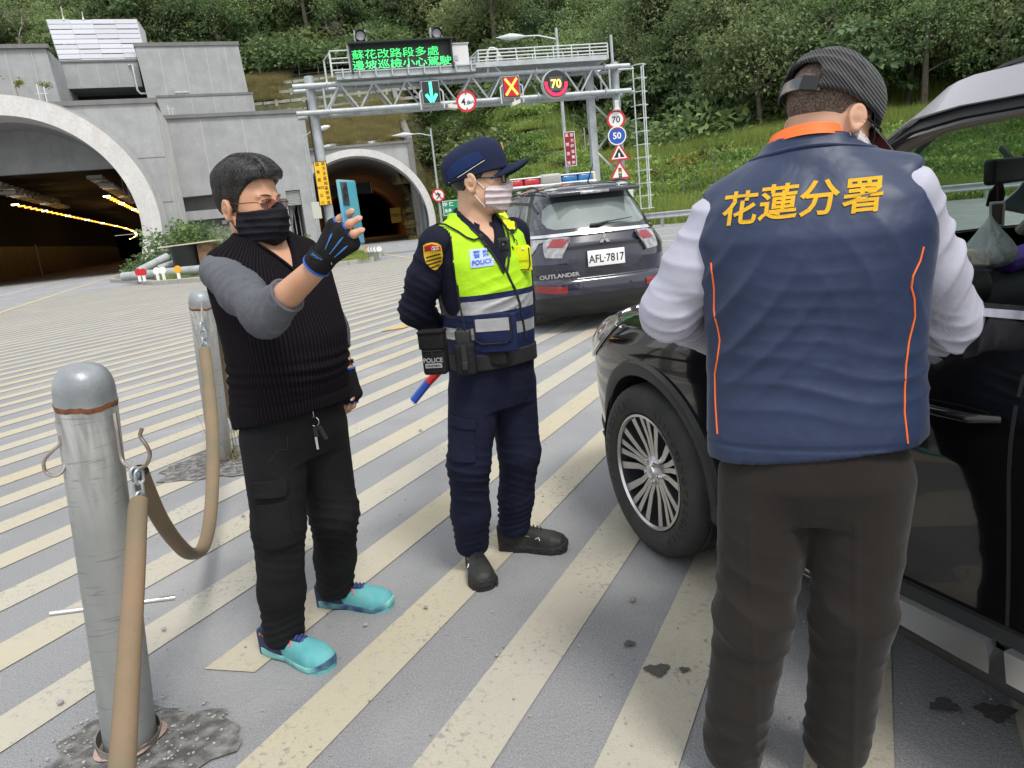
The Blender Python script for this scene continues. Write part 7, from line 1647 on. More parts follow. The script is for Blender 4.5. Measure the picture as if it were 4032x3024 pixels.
dv = np.where((topm & (yv < .035))[:, None], hf1v * .55 - hr1v * .75, -hu1v * .9 - hf1v * .35 + hr1v * .1)
strands('hair_strands',rt,dv,np.where(topm,.040,.020),lambda p,t: 0 * p,M_HAIR_S,p1,.0008,6,7,surf=lambda P: hair1(P) - dh1(P),soff=.0006)
VC = O1 + f1 * .02
def x_knit(c, amp=.9, N=74, rel=None):
    def f(H):
        nt = H['nt']; sp = nt.nodes.new('ShaderNodeSeparateXYZ'); nt.links.new(H['src'],sp.inputs[0]); a = H['math']('ARCTAN2',sp.outputs[1],sp.outputs[0]); a = H['math']('MULTIPLY',a,float(N)); w = H['math']('SINE',a); w = H['math']('MULTIPLY_ADD',w,.5); w.node.inputs[2].default_value = .5; w = H['math']('POWER',w,.55)
        hbump(H, H['noise'](9, 3), .4, .02); hbump(H, w, amp, .006); hbump(H, H['noise'](900, 2), .5, .0008)
        return H['mix'](w, tuple(v * .3 for v in c), c)
    return f
M_KNIT = mat('knit_plum_black', rough=.95, extra=x_knit((.013, .0105, .014), .6, 104), sheen=0, spec=.1)
sleeveR = chain([(SR1,.059),(SR1 + (E1 - SR1) * .5,.058),(E1,.054),(E1 + (W1 - E1) * .42,.0485)],.04); sleeveL = chain([(SL1,.064),(El,.056),(El + (Wl - El) * .45,.046)],.04)
def vest1(P):
    x,y,z = (P - O1) @ f1,(P - O1) @ r1,P[:,2]; d = chest1(P) - .010 - .006 * np.clip((.93 - z) / .05,0,1)
    d = smin(d,np.minimum(d_cone(P,O1 + r1 * .06 + ZV * 1.392,O1 + r1 * .158 + ZV * 1.348,.036,.046),d_cone(P,O1 - r1 * .06 + ZV * 1.392,O1 - r1 * .158 + ZV * 1.348,.036,.046)),.03)
    v = np.maximum(np.abs(y) - np.clip((z - 1.305) * .62,0,.075) ,-x + .0); v = np.where(z > 1.30,v,1.); d = smax(d,-v,.006)
    nkc = np.linalg.norm(np.stack([(P - C1) @ f1 + .02,(P - C1) @ r1],1),axis=1) - .074; d = smax(d,np.where(z > 1.36,-nkc,-1.),.006)
    arm = np.minimum(d_cone(P,SR1 + r1 * .055 - ZV * .01,E1 + r1 * .02,.064,.06),d_cone(P,SL1 - r1 * .055 - ZV * .01,El,.064,.06)); d = smax(d,-(arm - .001),.008); return np.maximum(d,.835 + .025 * x / .15 - z)
def dv1(P): z = P[:,2]; return .004 * wave(P,11,14) + .0045 * np.exp(-((z - .99) / .05) ** 2) * np.sin(z * 170 + 3 * wave(P,2,9)) - .004 * np.exp(-((z - .905) / .006) ** 2)
solid('knitted_vest',vest1,O1 - [.28,.28,0] + ZV * .78,O1 + [.28,.28,0] + ZV * 1.47,.006,M_KNIT,p1,disp=dv1)
M_KNITE = mat('knit_edge', rough=.95, extra=x_knit((.012, .010, .013), .5, 140), spec=.15)
for sg in (-1, 1):
    pts = [O1 + f1 * .2 + r1 * sg * max(.0,(z - 1.305) * .62 + .008) + ZV * (z - .004) for z in (1.302,1.33,1.36,1.39)]; Q = [on_surf(chest1,p,-f1,.012) for p in pts] + [O1 + r1 * sg * .076 - f1 * .005 + ZV * 1.418]; m = MB(); m.tube(Q,.0085,8,flat=.5); m.out('neck_rib',M_KNITE,p1,smooth=True)
M_GREY = cloth('jersey_grey', (.085, .09, .103), (.12, .125, .14), .9, 1100, .3, .5, 9, spec=.2)
def dsl(P): 
    m_ = (SR1 + E1) / 2; ax = nz3(E1 - SR1); return .0016 * wave(P,21,30) + folds(P,E1 - ZV * -.02,ax,.10,.13,.0075,2.6,8) + folds(P,SR1 + ax * .14,ax + r1 * .5,.13,.15,.0055,2.6,9)
ec = E1 + (W1 - E1) * .42
solid('sleeve', cutp(sleeveR, ec, W1 - E1), *bounds([SR1, E1, ec], .09), .005, M_GREY, p1, disp=dsl)
ec2 = El + (Wl - El) * .5; solid('sleeve',cutp(sleeveL,ec2,Wl - El),*bounds([SL1,El,ec2],.09),.006,M_GREY,p1,disp=dsl)
for c_,d_,rr_ in ((ec,W1 - E1,.0495),): m = MB(); m.lathe([(rr_ - .004,-.006),(rr_ + .0022,-.005),(rr_ + .0022,.002),(rr_ - .004,.003)],c_,axis=d_,n=40,closed=True); m.out('cuff_hem',M_GREY,p1,smooth=True)
M_BTR = cloth('cargo_black', (.008, .0083, .009), (.015, .0155, .017), .88, 800, .4, .8, 6, spec=.2)
HR,HL = O1 + r1 * .083 + ZV * .80,O1 - r1 * .083 + ZV * .80; KR,KL = A(602,1135,2.27),A(722,1105,2.46); AR,AL = np.array([-.868,2.312,.085]),np.array([-.752,2.612,.085])
pel = rings(O1,f1,r1,[(.70,.0,0,.115,.158),(.76,.0,0,.138,.168),(.84,.005,0,.142,.168),(.905,.008,0,.138,.162)],2.4)
legs = union([pel,chain([(HR - ZV * .03,.108),(KR,.082),(KR + (AR - KR) * .6,.075),(AR,.070)],.03),chain([(HL - ZV * .03,.108),(KL,.082),(KL + (AL - KL) * .6,.075),(AL,.070)],.03)],.022)
def dtr(K, A__, seeds=(31, 32)):
    def f(P):
        o = .0028 * wave(P, seeds[0], 11)
        for k_,a_,s_ in zip(K,A__,seeds): o = o + folds(P,k_ - ZV * .04,nz3([.35,.2,1]),.13,.15,.0058,2.2,s_) + folds(P,a_ + ZV * .05,nz3([-.3,.1,1]),.10,.11,.0085,1.9,s_ + 7)
        return o
    return f
lo, hi = bounds([HR, HL, AR, AL, KR, KL, O1 + ZV * .9], .13)
solid('trousers',lambda P: np.maximum(legs(P),.052 - P[:,2]),lo,hi,.0065,M_BTR,p1,disp=dtr((KR,KL),(AR,AL)))
pk = A(589,1105,2.17); X_ = nz3(r1 * .2 + f1 * .95); X_ = nz3(np.array([.93,-.2,0])); nd = nz3(np.array([.12,1,0]))
patch2('cargo_pocket',[(-.055,-.10),(.035,-.10),(.036,.045),(-.058,.045)],pk - ZV * .03,X_,ZV,legs,nd,M_BTR,p1,.007,.004); patch2('pocket_flap',[(-.062,-.012),(.034,-.020),(.042,-.008),(.042,.035),(-.062,.035)],pk + ZV * .055,X_,ZV,legs,nd,M_BTR,p1,.013,.004)
piping('pocket_seam',[A(470 + 145,y,2.2) for y in (945,975,1000,1020)][:2] + [A(598,975,2.2),A(578,1000,2.2)],legs,nd,.0012,M_CORDB,p1)
kq = on_surf(vest1,A(660,905,2.2),nd,.003); kg = thing('keys',kq,'bunch of keys on a ring hanging at the waist of the man with the phone','keys'); kq = on_surf(legs,A(661,925,2.2),nd,.006)
m = MB(); m.tube([kq + (X_ * math.cos(a) + ZV * math.sin(a)) * .015 for a in np.linspace(0,2 * PI,22,endpoint=False)],.0014,6,closed=True); m.tube([kq + ZV * .015,kq + ZV * .035],.003,6); m.out('key_ring',M_CHROME,kg,smooth=True)
m = MB(); m.rbox(kq - ZV * .035 - X_ * .002,(.016,.008,.032),.003,X=X_,Y=nd); m.out('key_head',M_RUB,kg); m = MB(); m.box(kq - ZV * .07 - X_ * .004,(.007,.0025,.045),X_,nd,ZV); m.out('key_blade',M_CHROME,kg)
m = MB(); m.rbox(kq - ZV * .038 + X_ * .022,(.015,.006,.05),.003,X=nz3(X_ + ZV * .3),Y=nd,Z=nz3(ZV - X_ * .4)); m.out('key_fob',M_RUB,kg)
M_TEAL = mat('turquoise_knit',(.09,.34,.36),.75,col2=(.14,.42,.43),nscale=10,bump=.4,bscale=400,bdist=.001); M_NAVY = mat('shoe_navy',(.02,.03,.10),.6,bump=.3,bscale=300); M_SOLE = mat('shoe_sole_mint',(.20,.50,.47),.5,col2=(.03,.06,.14),nscale=7,ncon=(.42,.58)); M_LACE = mat('lace_blue',(.05,.08,.25),.7); M_ORG = mat('orange_trim',(.9,.30,.04),.5); M_REDT = mat('coral_trim',(.8,.08,.05),.5)
for (h_, t_) in (((-.955, 2.362), (-.683, 2.190)), ((-.832, 2.648), (-.532, 2.558))):
    sh, d_, s_, du = shoe(p1, h_, t_, .085, .115, M_TEAL, M_SOLE, M_NAVY, M_LACE); hh = np.array([*h_, 0.])
    for k,(a,z,mt) in enumerate(((.11,.085,M_REDT),(.12,.065,M_REDT),(.13,.10,M_ORG),(.03,.085,M_ORG),(.045,.085,M_ORG))):
        p_ = on_surf(du,hh + d_ * a + s_ * .1 + ZV * z,-s_,.001); m = MB(); m.lathe([(.0055,0),(.005,.002),(0,.003)],p_,axis=s_,n=12,sx=1. if k < 2 else .5); m.out('shoe_mark',mt,sh,smooth=True)
    for a0 in (.155,): P = [on_surf(du,hh + d_ * (a0 + .02 * math.cos(t)) + s_ * .1 + ZV * (.055 + .028 * math.sin(t)),-s_,.001) for t in np.linspace(.5,3.2,8)]; m = MB(); m.tube(P,.003,6); m.out('shoe_swoosh',M_REDT,sh,smooth=True)
def HP(cx, cy, Y): return A((1180 + cx / 5.184) / 1.82278, (780 + cy / 5.184) / 1.82278, Y)
wr = HP(430,1260,1.925); kn = [HP(700,560,1.905),HP(880,650,1.885),HP(1010,760,1.88),HP(1080,930,1.885)]
md = [HP(830,420,1.895),HP(1030,520,1.868),HP(1120,730,1.866),HP(1110,990,1.90)]; tp = [HP(1060,270,1.885),HP(1205,420,1.870),HP(1255,660,1.868),HP(1010,1060,1.93)]
th = [HP(480, 1000, 1.94), HP(620, 700, 1.965), HP(900, 420, 1.962)]
gs, hs = glove_hand(p1, wr, kn, tp, md, ZV, thumb=th)
ax = nz3(kn[1] - wr); nh = nz3(-ray((1180 + 800 / 5.184) / 1.82278, (780 + 900 / 5.184) / 1.82278))
wb = wr - ax * .0; m = MB(); X_h = nz3(np.cross(ax, nh))
m.lathe([(.0335,-.020),(.0365,-.018),(.0365,.016),(.034,.02)],wb,axis=ax,n=36,closed=False,cap=False); m.out('wrist_strap',M_GLV,p1,smooth=True)
m = MB(); m.lathe([(.033,-.004),(.0375,-.003),(.0375,.003),(.033,.004)],wb - ax * .021,axis=ax,n=36,closed=True); m.out('wrist_hem',M_GBLUE,p1,smooth=True)
m = MB(); c = wb + nh * .036 - X_h * .012; m.rbox(c,(.034,.020,.004),.0018,X=nz3(X_h),Y=ax,Z=nh); m.out('strap_label',M_RUB,p1,smooth=50); text('strap_text','SPORT',M_GLT,.0095,c + nh * .0026,X_h,ax,p1,.0003,.0002)
for a, b in (((520, 1050), (665, 720)), ((610, 1150), (885, 800)), ((710, 1210), (975, 975))):
    pts = [HP(a[0] + (b[0] - a[0]) * t,a[1] + (b[1] - a[1]) * t,1.88) for t in np.linspace(0,1,6)]; Q = [on_surf(gs,p,-nh,.0006) for p in pts]; m = MB(); m.tube(Q,[.0014,.0022,.0028,.0034,.0040,.0016],6,flat=.5); m.out('glove_print',M_GLT,p1,smooth=True)
wl_ = Wl; dn = nz3(A(764,905,2.50) - Wl); sx_ = nz3(np.array([.75,.66,0])); knl = [wl_ + dn * .088 + sx_ * o for o in (.030,.010,-.010,-.028)]; mdl = [k + dn * .030 - sx_ * .002 + np.array([-.02,.0,-.012]) for k in knl]; tpl = [m_ + dn * .018 + np.array([-.026,.0,.0]) for m_ in mdl]
glove_hand(p1,wl_,knl,tpl,mdl,ZV,name='left_hand' if False else 'hand',thumb=[wl_ + dn * .02 + sx_ * .022,wl_ + dn * .065 + sx_ * .042 + [-.01,-.02,0],wl_ + dn * .098 + sx_ * .035 + [-.02,-.03,0]])
m = MB(); m.lathe([(.030,-.008),(.033,-.007),(.033,.007),(.030,.008)],Wl - dn * .028,axis=dn,n=30,closed=True); m.out('watch',M_CHROME,p1,smooth=True); m = MB(); m.lathe([(.032,-.003),(.0345,-.002),(.0345,.003),(.032,.004)],Wl - dn * .006,axis=dn,n=30,closed=True); m.out('wrist_hem',M_GBLUE,p1,smooth=True)
pn,ph_up = nz3((.906,-.42,.04)),nz3((.02,.03,1)); px_ = nz3(np.cross(ph_up,pn)); ph_up = np.cross(pn,px_); pc = A(757.5,459,1.905) ; ph = thing('phone',pc,'turquoise smartphone held up in the gloved hand','phone')
m = MB(); m.rbox(pc,(.073,.157,.0082),.0038,X=px_,Y=ph_up,Z=pn,seg=4); m.out('casing',M_PHONE,ph,smooth=50); m = MB(); m.rbox(pc,(.0755,.1595,.0078),.0037,X=px_,Y=ph_up,Z=pn,seg=4); m.out('clear_case',glass('clear_case',(.93,.97,.97),.06),ph,smooth=50)
cc_ = pc + pn * .0052 - px_ * .018 + ph_up * .045; m = MB(); m.rbox(cc_,(.025,.056,.003),.0014,X=px_,Y=ph_up,Z=pn); m.out('camera_island',M_RIMD,ph,smooth=50)
for k in (-.016,.001): m = MB(); m.lathe([(0,.0005),(.0075,.0005),(.0088,.0012),(.0088,0)],cc_ + pn * .0016 + ph_up * (k + .006),axis=pn,n=24); m.out('camera_lens',M_CHROME if False else M_VMSB,ph,smooth=40)
# ============================================================ the police officer
O2 = np.array([-.075,2.765,0.]); p2 = person(O2,'police officer in a navy cap and yellow reflective vest looking to the right'); f2,r2,u2 = basis((.57,-.82,0))
hf2,hr2,hu2 = basis((.99,-.09,-.07)); C2 = np.array([-.045,2.775,1.535]); H2f,L2 = head_sdf(C2,hf2,hr2,hu2,1.0,1.1,1.15)
SR2, SL2 = O2 + r2 * .168 + ZV * 1.325, O2 - r2 * .168 + ZV * 1.325
ER2,WR2 = A(898,668,2.74),np.array([-.21,2.93,.90]); EL2,WL2 = O2 - r2 * .24 - f2 * .1 + ZV * 1.07,np.array([-.12,2.95,.90])
chest2 = rings(O2,f2,r2,[(.86,.01,0,.124,.148),(.95,.02,0,.132,.150),(1.05,.022,0,.134,.154),(1.15,.02,0,.132,.162),(1.25,.012,0,.126,.174),(1.33,.0,0,.105,.168),(1.375,-.01,0,.075,.115),(1.41,-.012,0,.052,.07)],2.5)
nk2 = chain([(O2 + ZV * 1.33 - f2 * .01, .066), (C2 - ZV * .05 - hf2 * .02, .060)])
sk2 = union([H2f, nk2, ear_sdf(L2, hf2, hr2, hu2, 1, 1.08), ear_sdf(L2, hf2, hr2, hu2, -1)], .010)
hands2 = union([chain([(WR2,.03),(WR2 + [.06,.02,-.05],.03),(WR2 + [.09,.03,-.08],.016)]),chain([(WL2,.03),(WL2 + [-.04,.03,-.05],.03)])],.01)
solid('body',union([sk2,shell(chest2,-.012),chain([(SR2,.045),(ER2,.04),(WR2,.028)],.02),chain([(SL2,.045),(EL2,.04),(WL2,.028)],.02),hands2],.012),*bounds([O2 + ZV * .85,C2 + ZV * .05,ER2,WR2,EL2,SL2],.11),.0055,M_SKIN2,p2,keepf=lambda c: (c[:,2] > 1.2) | (np.linalg.norm(c - (WR2 + WL2) / 2,axis=1) < .2))
eyes(p2, L2, hf2, hr2, hu2)
M_PINKM = cloth('mask_pink',(.62,.52,.53),(.70,.60,.60),.75,1200,.2,.4,24); M_CORDW = mat('white_cord',(.7,.7,.68),.7)
make_mask(p2,H2f,C2,L2,hf2,hr2,hu2,1.0,M_PINKM,loops=M_CORDW,lr=.0019,top=-.020,bot=-.125,back=.028,pl=.0035)
glasses(p2, L2, hf2, hr2, hu2, M_RUB, glass('lens_clear', (.9, .9, .9), .05), .0021, h=.013)
def hair2(P):
    x,y,z = lh(P,C2,hf2,hr2,hu2); line = np.interp(x,[-.12,-.06,-.035,-.01,.02,.045],[-.085,-.075,-.02,-.012,.005,.05]); return smax(smax(H2f(P) - .0035,line - z,.004),z - .045,.004)
solid('hair', hair2, C2 - .16, C2 + .16, .0045, M_HAIR, p2)
M_NCAP = cloth('cap_navy',(.010,.014,.038),(.015,.020,.052),.8,900,.3,.3,12); M_NCAPL = cloth('cap_panel_blue',(.008,.022,.085),(.012,.028,.10),.75,900,.3,.3,12)
cu = nz3(hu2 * 1 - hf2 * .27); cf = nz3(np.cross(cu,hr2)) * 1.; cf = cf if cf @ hf2 > 0 else -cf; CC = C2 + hu2 * .035 - hf2 * .006; CM = np.stack([cf,hr2,cu])
def cap2(P):
    q = (P - CC) @ CM.T; x,y,z = q[:,0],q[:,1],q[:,2]; rim_ = ((np.abs(x + .004) / (.116 - .0 * z)) ** 2.4 + (np.abs(y) / .093) ** 2.4) ** (1 / 2.4); top = .084 + .026 * np.clip((x + .1) / .2,0,1)
    d = np.maximum((rim_ - 1) * .093,-(z + .030)); e = ((np.abs(x + .006) / .121) ** 2.6 + (np.abs(y) / .095) ** 2.6 + (np.clip(z,0,1) / top) ** 2.8) ** (1 / 2.8); d = smax((e - 1) * .085,-(z + .028),.004)
    inn = ((np.abs(x + .004) / .108) ** 2.4 + (np.abs(y) / .085) ** 2.4 + (np.clip(z,0,1) / (top - .012)) ** 2.6) ** (1 / 2.6); return np.maximum(d,-(inn - 1) * .08)
solid('cap_crown',cap2,CC - .16,CC + .17,.0042,M_NCAP,p2,disp=lambda P: .002 * wave(P,41,30),keepf=None)
cp2 = thing('cap', (0, 0, 0)) if False else None
P = []
def brim(par,O_,F_,R_,U_,a,w,L_,mt,th=.0045,down=.25,side=.05,name='cap_brim',mt2=None,n=14,mm=18,curve=.16):
    V = []
    for k in range(2):
        for j in range(mm + 1):
            v = -1 + 2 * j / mm
            for i in range(n + 1):
                t = i / n; ph = v * 1.18; x0,y0 = a * math.cos(ph * .95),w * math.sin(ph * 1.05); x1 = x0 + L_ * (1 - abs(v) ** 2.6) ** .62 + .002; y1 = y0 * (1 + side * (1 - abs(v)) * 0)
                x = x0 + (x1 - x0) * t; z = -curve * (y0 * y0) / w - down * (x - x0) - .35 * (x - x0) ** 2; V.append(O_ + F_ * x + R_ * y1 + U_ * (z - k * th))
    F = []; q = (n + 1) * (mm + 1)
    for j in range(mm):
        for i in range(n): a_ = j * (n + 1) + i; F += [(a_,a_ + 1,a_ + n + 2,a_ + n + 1),(q + a_,q + a_ + n + 1,q + a_ + n + 2,q + a_ + 1)]
    for j in range(mm): a_ = j * (n + 1) + n; F.append((a_, q + a_, q + a_ + n + 1, a_ + n + 1))
    for i in range(n): F += [(i,q + i,q + i + 1,i + 1),(mm * (n + 1) + i,mm * (n + 1) + i + 1,q + mm * (n + 1) + i + 1,q + mm * (n + 1) + i)]
    m = MB(); m.add(V, F)
    if mt2 is not None:
        for k in range(len(m.f)):
            if all(i >= q for i in m.f[k]): m.m[k] = 1
        return m.out(name, [mt, mt2], par, smooth=50)
    return m.out(name, mt, par, smooth=50)
brim(p2, CC - cu * .016, cf, hr2, cu, .108, .088, .082, M_NCAP, down=.02, curve=.42, th=.006)
sp_ = [CC + cf * x + hr2 * .15 + cu * z for x,z in ((.045,.012),(.0,.000),(-.05,-.013),(-.10,-.022))]; Q = [on_surf(cap2,p,-hr2 * 1.,.0008) for p in sp_]; m = MB(); m.tube(Q,.0022,6,flat=.6); m.out('reflective_piping',mat('reflective_white',(.70,.74,.68),.4),p2,smooth=True)
patch2('cap_side_panel',[(-.095,-.013),(-.05,-.006),(.0,.007),(.045,.018),(.03,.05),(-.02,.046),(-.07,.032),(-.098,.012)],CC + hr2 * .1,cf,cu,cap2,-hr2,M_NCAPL,p2,.0012,.001)
bc_ = on_surf(cap2,CC + cf * .18 + cu * .045 + hr2 * .0,-cf,.001); m = MB(); m.lathe([(0,.004),(.010,.003),(.0135,0)],bc_ + hr2 * .004,axis=nz3(cf + cu * .25),n=8,sx=1.5,X=cu); m.out('cap_badge',mat('gold_badge',(.75,.42,.05),.35,metal=.7,bump=1,bscale=300),p2,smooth=True)
m = MB(); m.lathe([(0,.0055),(.005,.004),(.006,0)],bc_ + cu * .010 + cf * .0,axis=nz3(cf + cu * .3),n=8); m.out('cap_badge_star',M_CHROME,p2,smooth=True)
M_NSH = cloth('uniform_navy', (.007, .008, .019), (.012, .0135, .028), .85, 900, .3, .6, 8, spec=.2)
sl2 = chain([(SR2,.064),(SR2 + (ER2 - SR2) * .55,.066),(ER2,.058),(WR2,.043)],.035); sl2b = chain([(SL2,.064),(EL2,.058),(WL2,.043)],.035)
dS = lambda P: .002 * wave(P,61,16) + folds(P,ER2,nz3(ER2 - SR2),.13,.15,.0075,2.4,62) + folds(P,SR2 + (ER2 - SR2) * .3,nz3(ER2 - SR2 + r2 * .2),.16,.15,.004,2,63) + folds(P,WR2,nz3(WR2 - ER2),.09,.12,.005,2,64)
sl2m = Mesh(solid('sleeve',sl2,*bounds([SR2,ER2,WR2],.10),.0058,M_NSH,p2,disp=dS)); solid('sleeve',sl2b,*bounds([SL2,EL2,WL2],.10),.007,M_NSH,p2,disp=dS)
shirt2 = union([chain([(O2 + ZV * 1.345 - f2 * .008,.080),(O2 + ZV * 1.405 - f2 * .014,.071)],.01),shell(chest2,.002)],.02)
def shirtf(P):
    x,y = (P - O2) @ f2,(P - O2) @ r2; z = P[:,2]; v = np.where(z > 1.3,np.maximum(np.abs(y) - np.clip((z - 1.30) * .55,0,.06),-x),1.); top = np.maximum(z - 1.425 + .30 * np.clip(x,-.1,.1),-1); return smax(smax(shirt2(P),-v,.004),top,.005)
solid('shirt', shirtf, O2 + [-.24, -.24, .90], O2 + [.24, .24, 1.47], .0055, M_NSH, p2)
for sg in (-1, 1):
    a = O2 + ZV * 1.408 + r2 * sg * .075 + f2 * .005; b = O2 + f2 * .085 + r2 * sg * .035 + ZV * 1.335; V = [O2 + ZV * 1.425 + r2 * sg * .074 - f2 * .02,O2 + ZV * 1.375 + f2 * .066 + r2 * sg * .022,b + f2 * .012 + ZV * -.01 + r2 * sg * .02,O2 + ZV * 1.365 + r2 * sg * .098 + f2 * .05,O2 + ZV * 1.385 + r2 * sg * .098 - f2 * .02]
    m = MB(); m.add(V + [v - f2 * .004 for v in V],[(0,1,2,3,4),(9,8,7,6,5),(0,5,6,1),(1,6,7,2),(2,7,8,3),(3,8,9,4)]); m.out('collar',M_NSH,p2)
M_HIV = cloth('vest_yellow_green',(.36,.66,.012),(.43,.72,.018),.7,420,.55,.45,9,spec=.3); M_HIY = cloth('pocket_yellow',(.72,.82,.01),(.80,.85,.02),.7,600,.3,.5,12); M_VNAVY = cloth('vest_navy',(.010,.016,.055),(.016,.022,.07),.7,800,.3,.5,10)
def x_refl(H):
    v = H['nt'].nodes.new('ShaderNodeTexVoronoi'); v.inputs['Scale'].default_value = 48; H['nt'].links.new(H['src'],v.inputs[0]); c = H['mix'](H['noise'](22,4),(.33,.33,.34),(.52,.52,.53)); hbump(H,H['noise'](30,4),.6,.004); return c
M_REFL = mat('reflective_tape',rough=.3,metal=.35,extra=x_refl); M_BIND = mat('black_binding',(.014,.015,.014),.7)
tor2 = lambda P: smin(chest2(P) - .013,np.minimum(d_cone(P,O2 + r2 * .07 + ZV * 1.375,O2 + r2 * .155 + ZV * 1.335,.036,.046),d_cone(P,O2 - r2 * .07 + ZV * 1.375,O2 - r2 * .155 + ZV * 1.335,.036,.046)),.03)
def varm2(P): return np.minimum(d_cone(P,SR2 + r2 * .046 + f2 * .02,O2 + r2 * .19 + ZV * 1.13 + f2 * .03,.078,.070),d_cone(P,SL2 - r2 * .05,O2 - r2 * .19 + ZV * 1.13,.072,.066))
def vest2(P):
    x, y, z = (P - O2) @ f2, (P - O2) @ r2, P[:, 2]; d = tor2(P)
    ny = y - .0; v = np.maximum(np.abs(ny) - np.clip(.004 + (z - 1.20) * .42,.0,.085),-x - .01); v = np.where(z > 1.19,v,1.); d = smax(d,-v,.004)
    nb = np.linalg.norm(np.stack([x + .015,y],1),axis=1) - .082; d = smax(d,np.where(z > 1.34,-nb,-1.),.004)
    arm = varm2(P); return smax(smax(d, -arm, .006), .905 - z, .004)
VB = [.905, .985, 1.035, 1.072, 1.115, 1.14]
def vmi(c):
    x,y,z = (c - O2) @ f2,(c - O2) @ r2,c[:,2]; v = np.maximum(np.abs(y) - np.clip(.004 + (z - 1.20) * .42,.0,.085),-x - .01); nb = np.linalg.norm(np.stack([x + .015,y],1),axis=1) - .082
    bd = (np.abs(varm2(c)) < .0065)
    return np.select([bd, z < .982, z < 1.022, z < 1.072, z < 1.118, z < 1.138], [3, 1, 2, 1, 2, 1], 0)
def dV2(P): return .0035 * wave(P,71,13) + folds(P,O2 + f2 * .15 + ZV * 1.12,ZV + r2 * .3,.12,.12,.004,2,72) + folds(P,O2 + r2 * .15 + ZV * 1.0,ZV,.10,.14,.005,2,73)
v2o = solid('reflective_vest',vest2,O2 + [-.27,-.27,.88],O2 + [.27,.27,1.45],.0052,[M_HIV,M_VNAVY,M_REFL,M_BIND],p2,disp=dV2,mi=vmi)
vest2d = Mesh(v2o)
for sg in (-1, 1):
    Qv = [O2 + f2 * .2 + r2 * sg * (.006 + (z - 1.20) * .42) + ZV * z for z in np.linspace(1.20,1.36,9)]; Qv = [on_surf(tor2,q,-f2,.0045) for q in Qv] + [O2 + r2 * sg * .084 - f2 * .005 + ZV * 1.412]; m = MB(); m.tube(Qv,.0042,8); m.out('binding',M_BIND,p2,smooth=True)
cm = ray(1080, 600); cm = nz3(cm * [1, 1, 0])
def P2(x, y, Y=2.6): return A(x, y, Y)
def K4(cx, cy, Y=2.6): return A((1600 + cx / 2.765) / 1.82278, (900 + cy / 2.765) / 1.82278, Y)
def K3h(cx, cy, Y=2.6): return A((1700 + cx / 3.687) / 1.82278, (500 + cy / 3.687) / 1.82278, Y)
piping('zip',[K4(1050,370),K4(1130,560),K4(1190,680),K4(1240,830),K4(1280,1050),K4(1310,1240)],vest2d,cm,.0048,M_BIND,p2)
M_FL = M_HIV
def K3p(cx, cy): return K3h(cx, cy, 2.6)
fp = [(-30,1440),(60,1370),(180,1300),(320,1110),(420,1180),(560,1300),(680,1420),(720,1530),(690,1600),(620,1625),(500,1590),(380,1510),(200,1410),(90,1400)]
cF = K3p(350, 1380); XF = nz3(np.array([1., .06, 0])); 
fpoly = [((K3p(a, b) - cF) @ XF, (K3p(a, b) - cF) @ ZV) for a, b in fp]
patch2('collar_flap',fpoly,cF,XF,ZV,vest2,cm,M_FL,p2,.006,.003); piping('binding',[K3p(a,b) for a,b in [(-20,1450),(60,1405),(180,1415),(380,1520),(500,1600),(610,1640),(690,1615),(725,1540),(680,1430),(560,1310),(420,1190)]],shell(vest2,.008),cm,.0034,M_BIND,p2)
fp = [(930,1150),(1060,1150),(1160,1220),(1220,1340),(1250,1470),(1180,1530),(1080,1450),(1010,1330)]; cF2 = K3p(1100,1340); patch2('collar_flap',[((K3p(a,b) - cF2) @ XF,(K3p(a,b) - cF2) @ ZV) for a,b in fp],cF2,XF,ZV,vest2,cm,M_HIY,p2,.006,.003)
piping('binding',[K3p(a,b) for a,b in [(1010,1340),(1080,1460),(1180,1540),(1255,1490),(1240,1400)]],shell(vest2,.008),cm,.0034,M_BIND,p2)
M_LBL = mat('label_lilac', (.46, .55, .80), .45); M_LBLT = mat('label_blue', (.04, .14, .55), .5)
c = K4(822, 318); Xl = nz3(K4(950, 305) - K4(700, 325)); Yl = nz3(K4(690, 235) - K4(745, 420)); Yl = ZV
patch2('police_label',[(-.041,-.031),(.041,-.031),(.041,.031),(-.041,.031)],c,XF,ZV,vest2d,cm,M_LBL,p2,.0022,.001)
for tx,sz,dz in (('警 察',.025,.0145),('POLICE',.0215,-.0135)): o = text('label_text',tx,M_LBLT,sz,c + ZV * dz,XF,ZV,p2,.0004,.0005); drape(o,vest2d,cm,.0046)
def boxon(name, cx, cy, w, h, th, mt, base, dirv=None, X=None, par=p2, r=.006, Z=None, Y=2.6, push=0.):
    p = on_surf(base,K4(cx,cy,Y),cm if dirv is None else dirv,.0); n_ = -(cm if dirv is None else nz3(dirv)); X = XF if X is None else nz3(X); Zz = ZV if Z is None else nz3(Z); nn = nz3(np.cross(X,Zz)); nn = nn if nn @ n_ > 0 else -nn
    m = MB(); m.rbox(p + nn * (th / 2 - .004 + push),(w,th,h),min(r,th * .45),X=X,Y=nn,Z=Zz,seg=4); return m.out(name,mt,par,smooth=50),p + nn * (th + push - .004),nn
XP = nz3(np.array([.97, -.22, 0]))
o_,pp_,nn_ = boxon('vest_pocket',990,1130,.145,.135,.03,M_VNAVY,vest2,X=XP); m = MB(); m.rbox(pp_ + ZV * .020 - XP * .008,(.132,.012,.105),.005,X=XP,Y=nn_); m.out('pocket_flap',M_VNAVY,p2,smooth=50)
m = MB(); m.rbox(pp_ + nn_ * .0065 + ZV * .033 - XP * .008,(.122,.002,.045),.0009,X=XP,Y=nn_); m.out('flap_tape',M_REFL,p2)
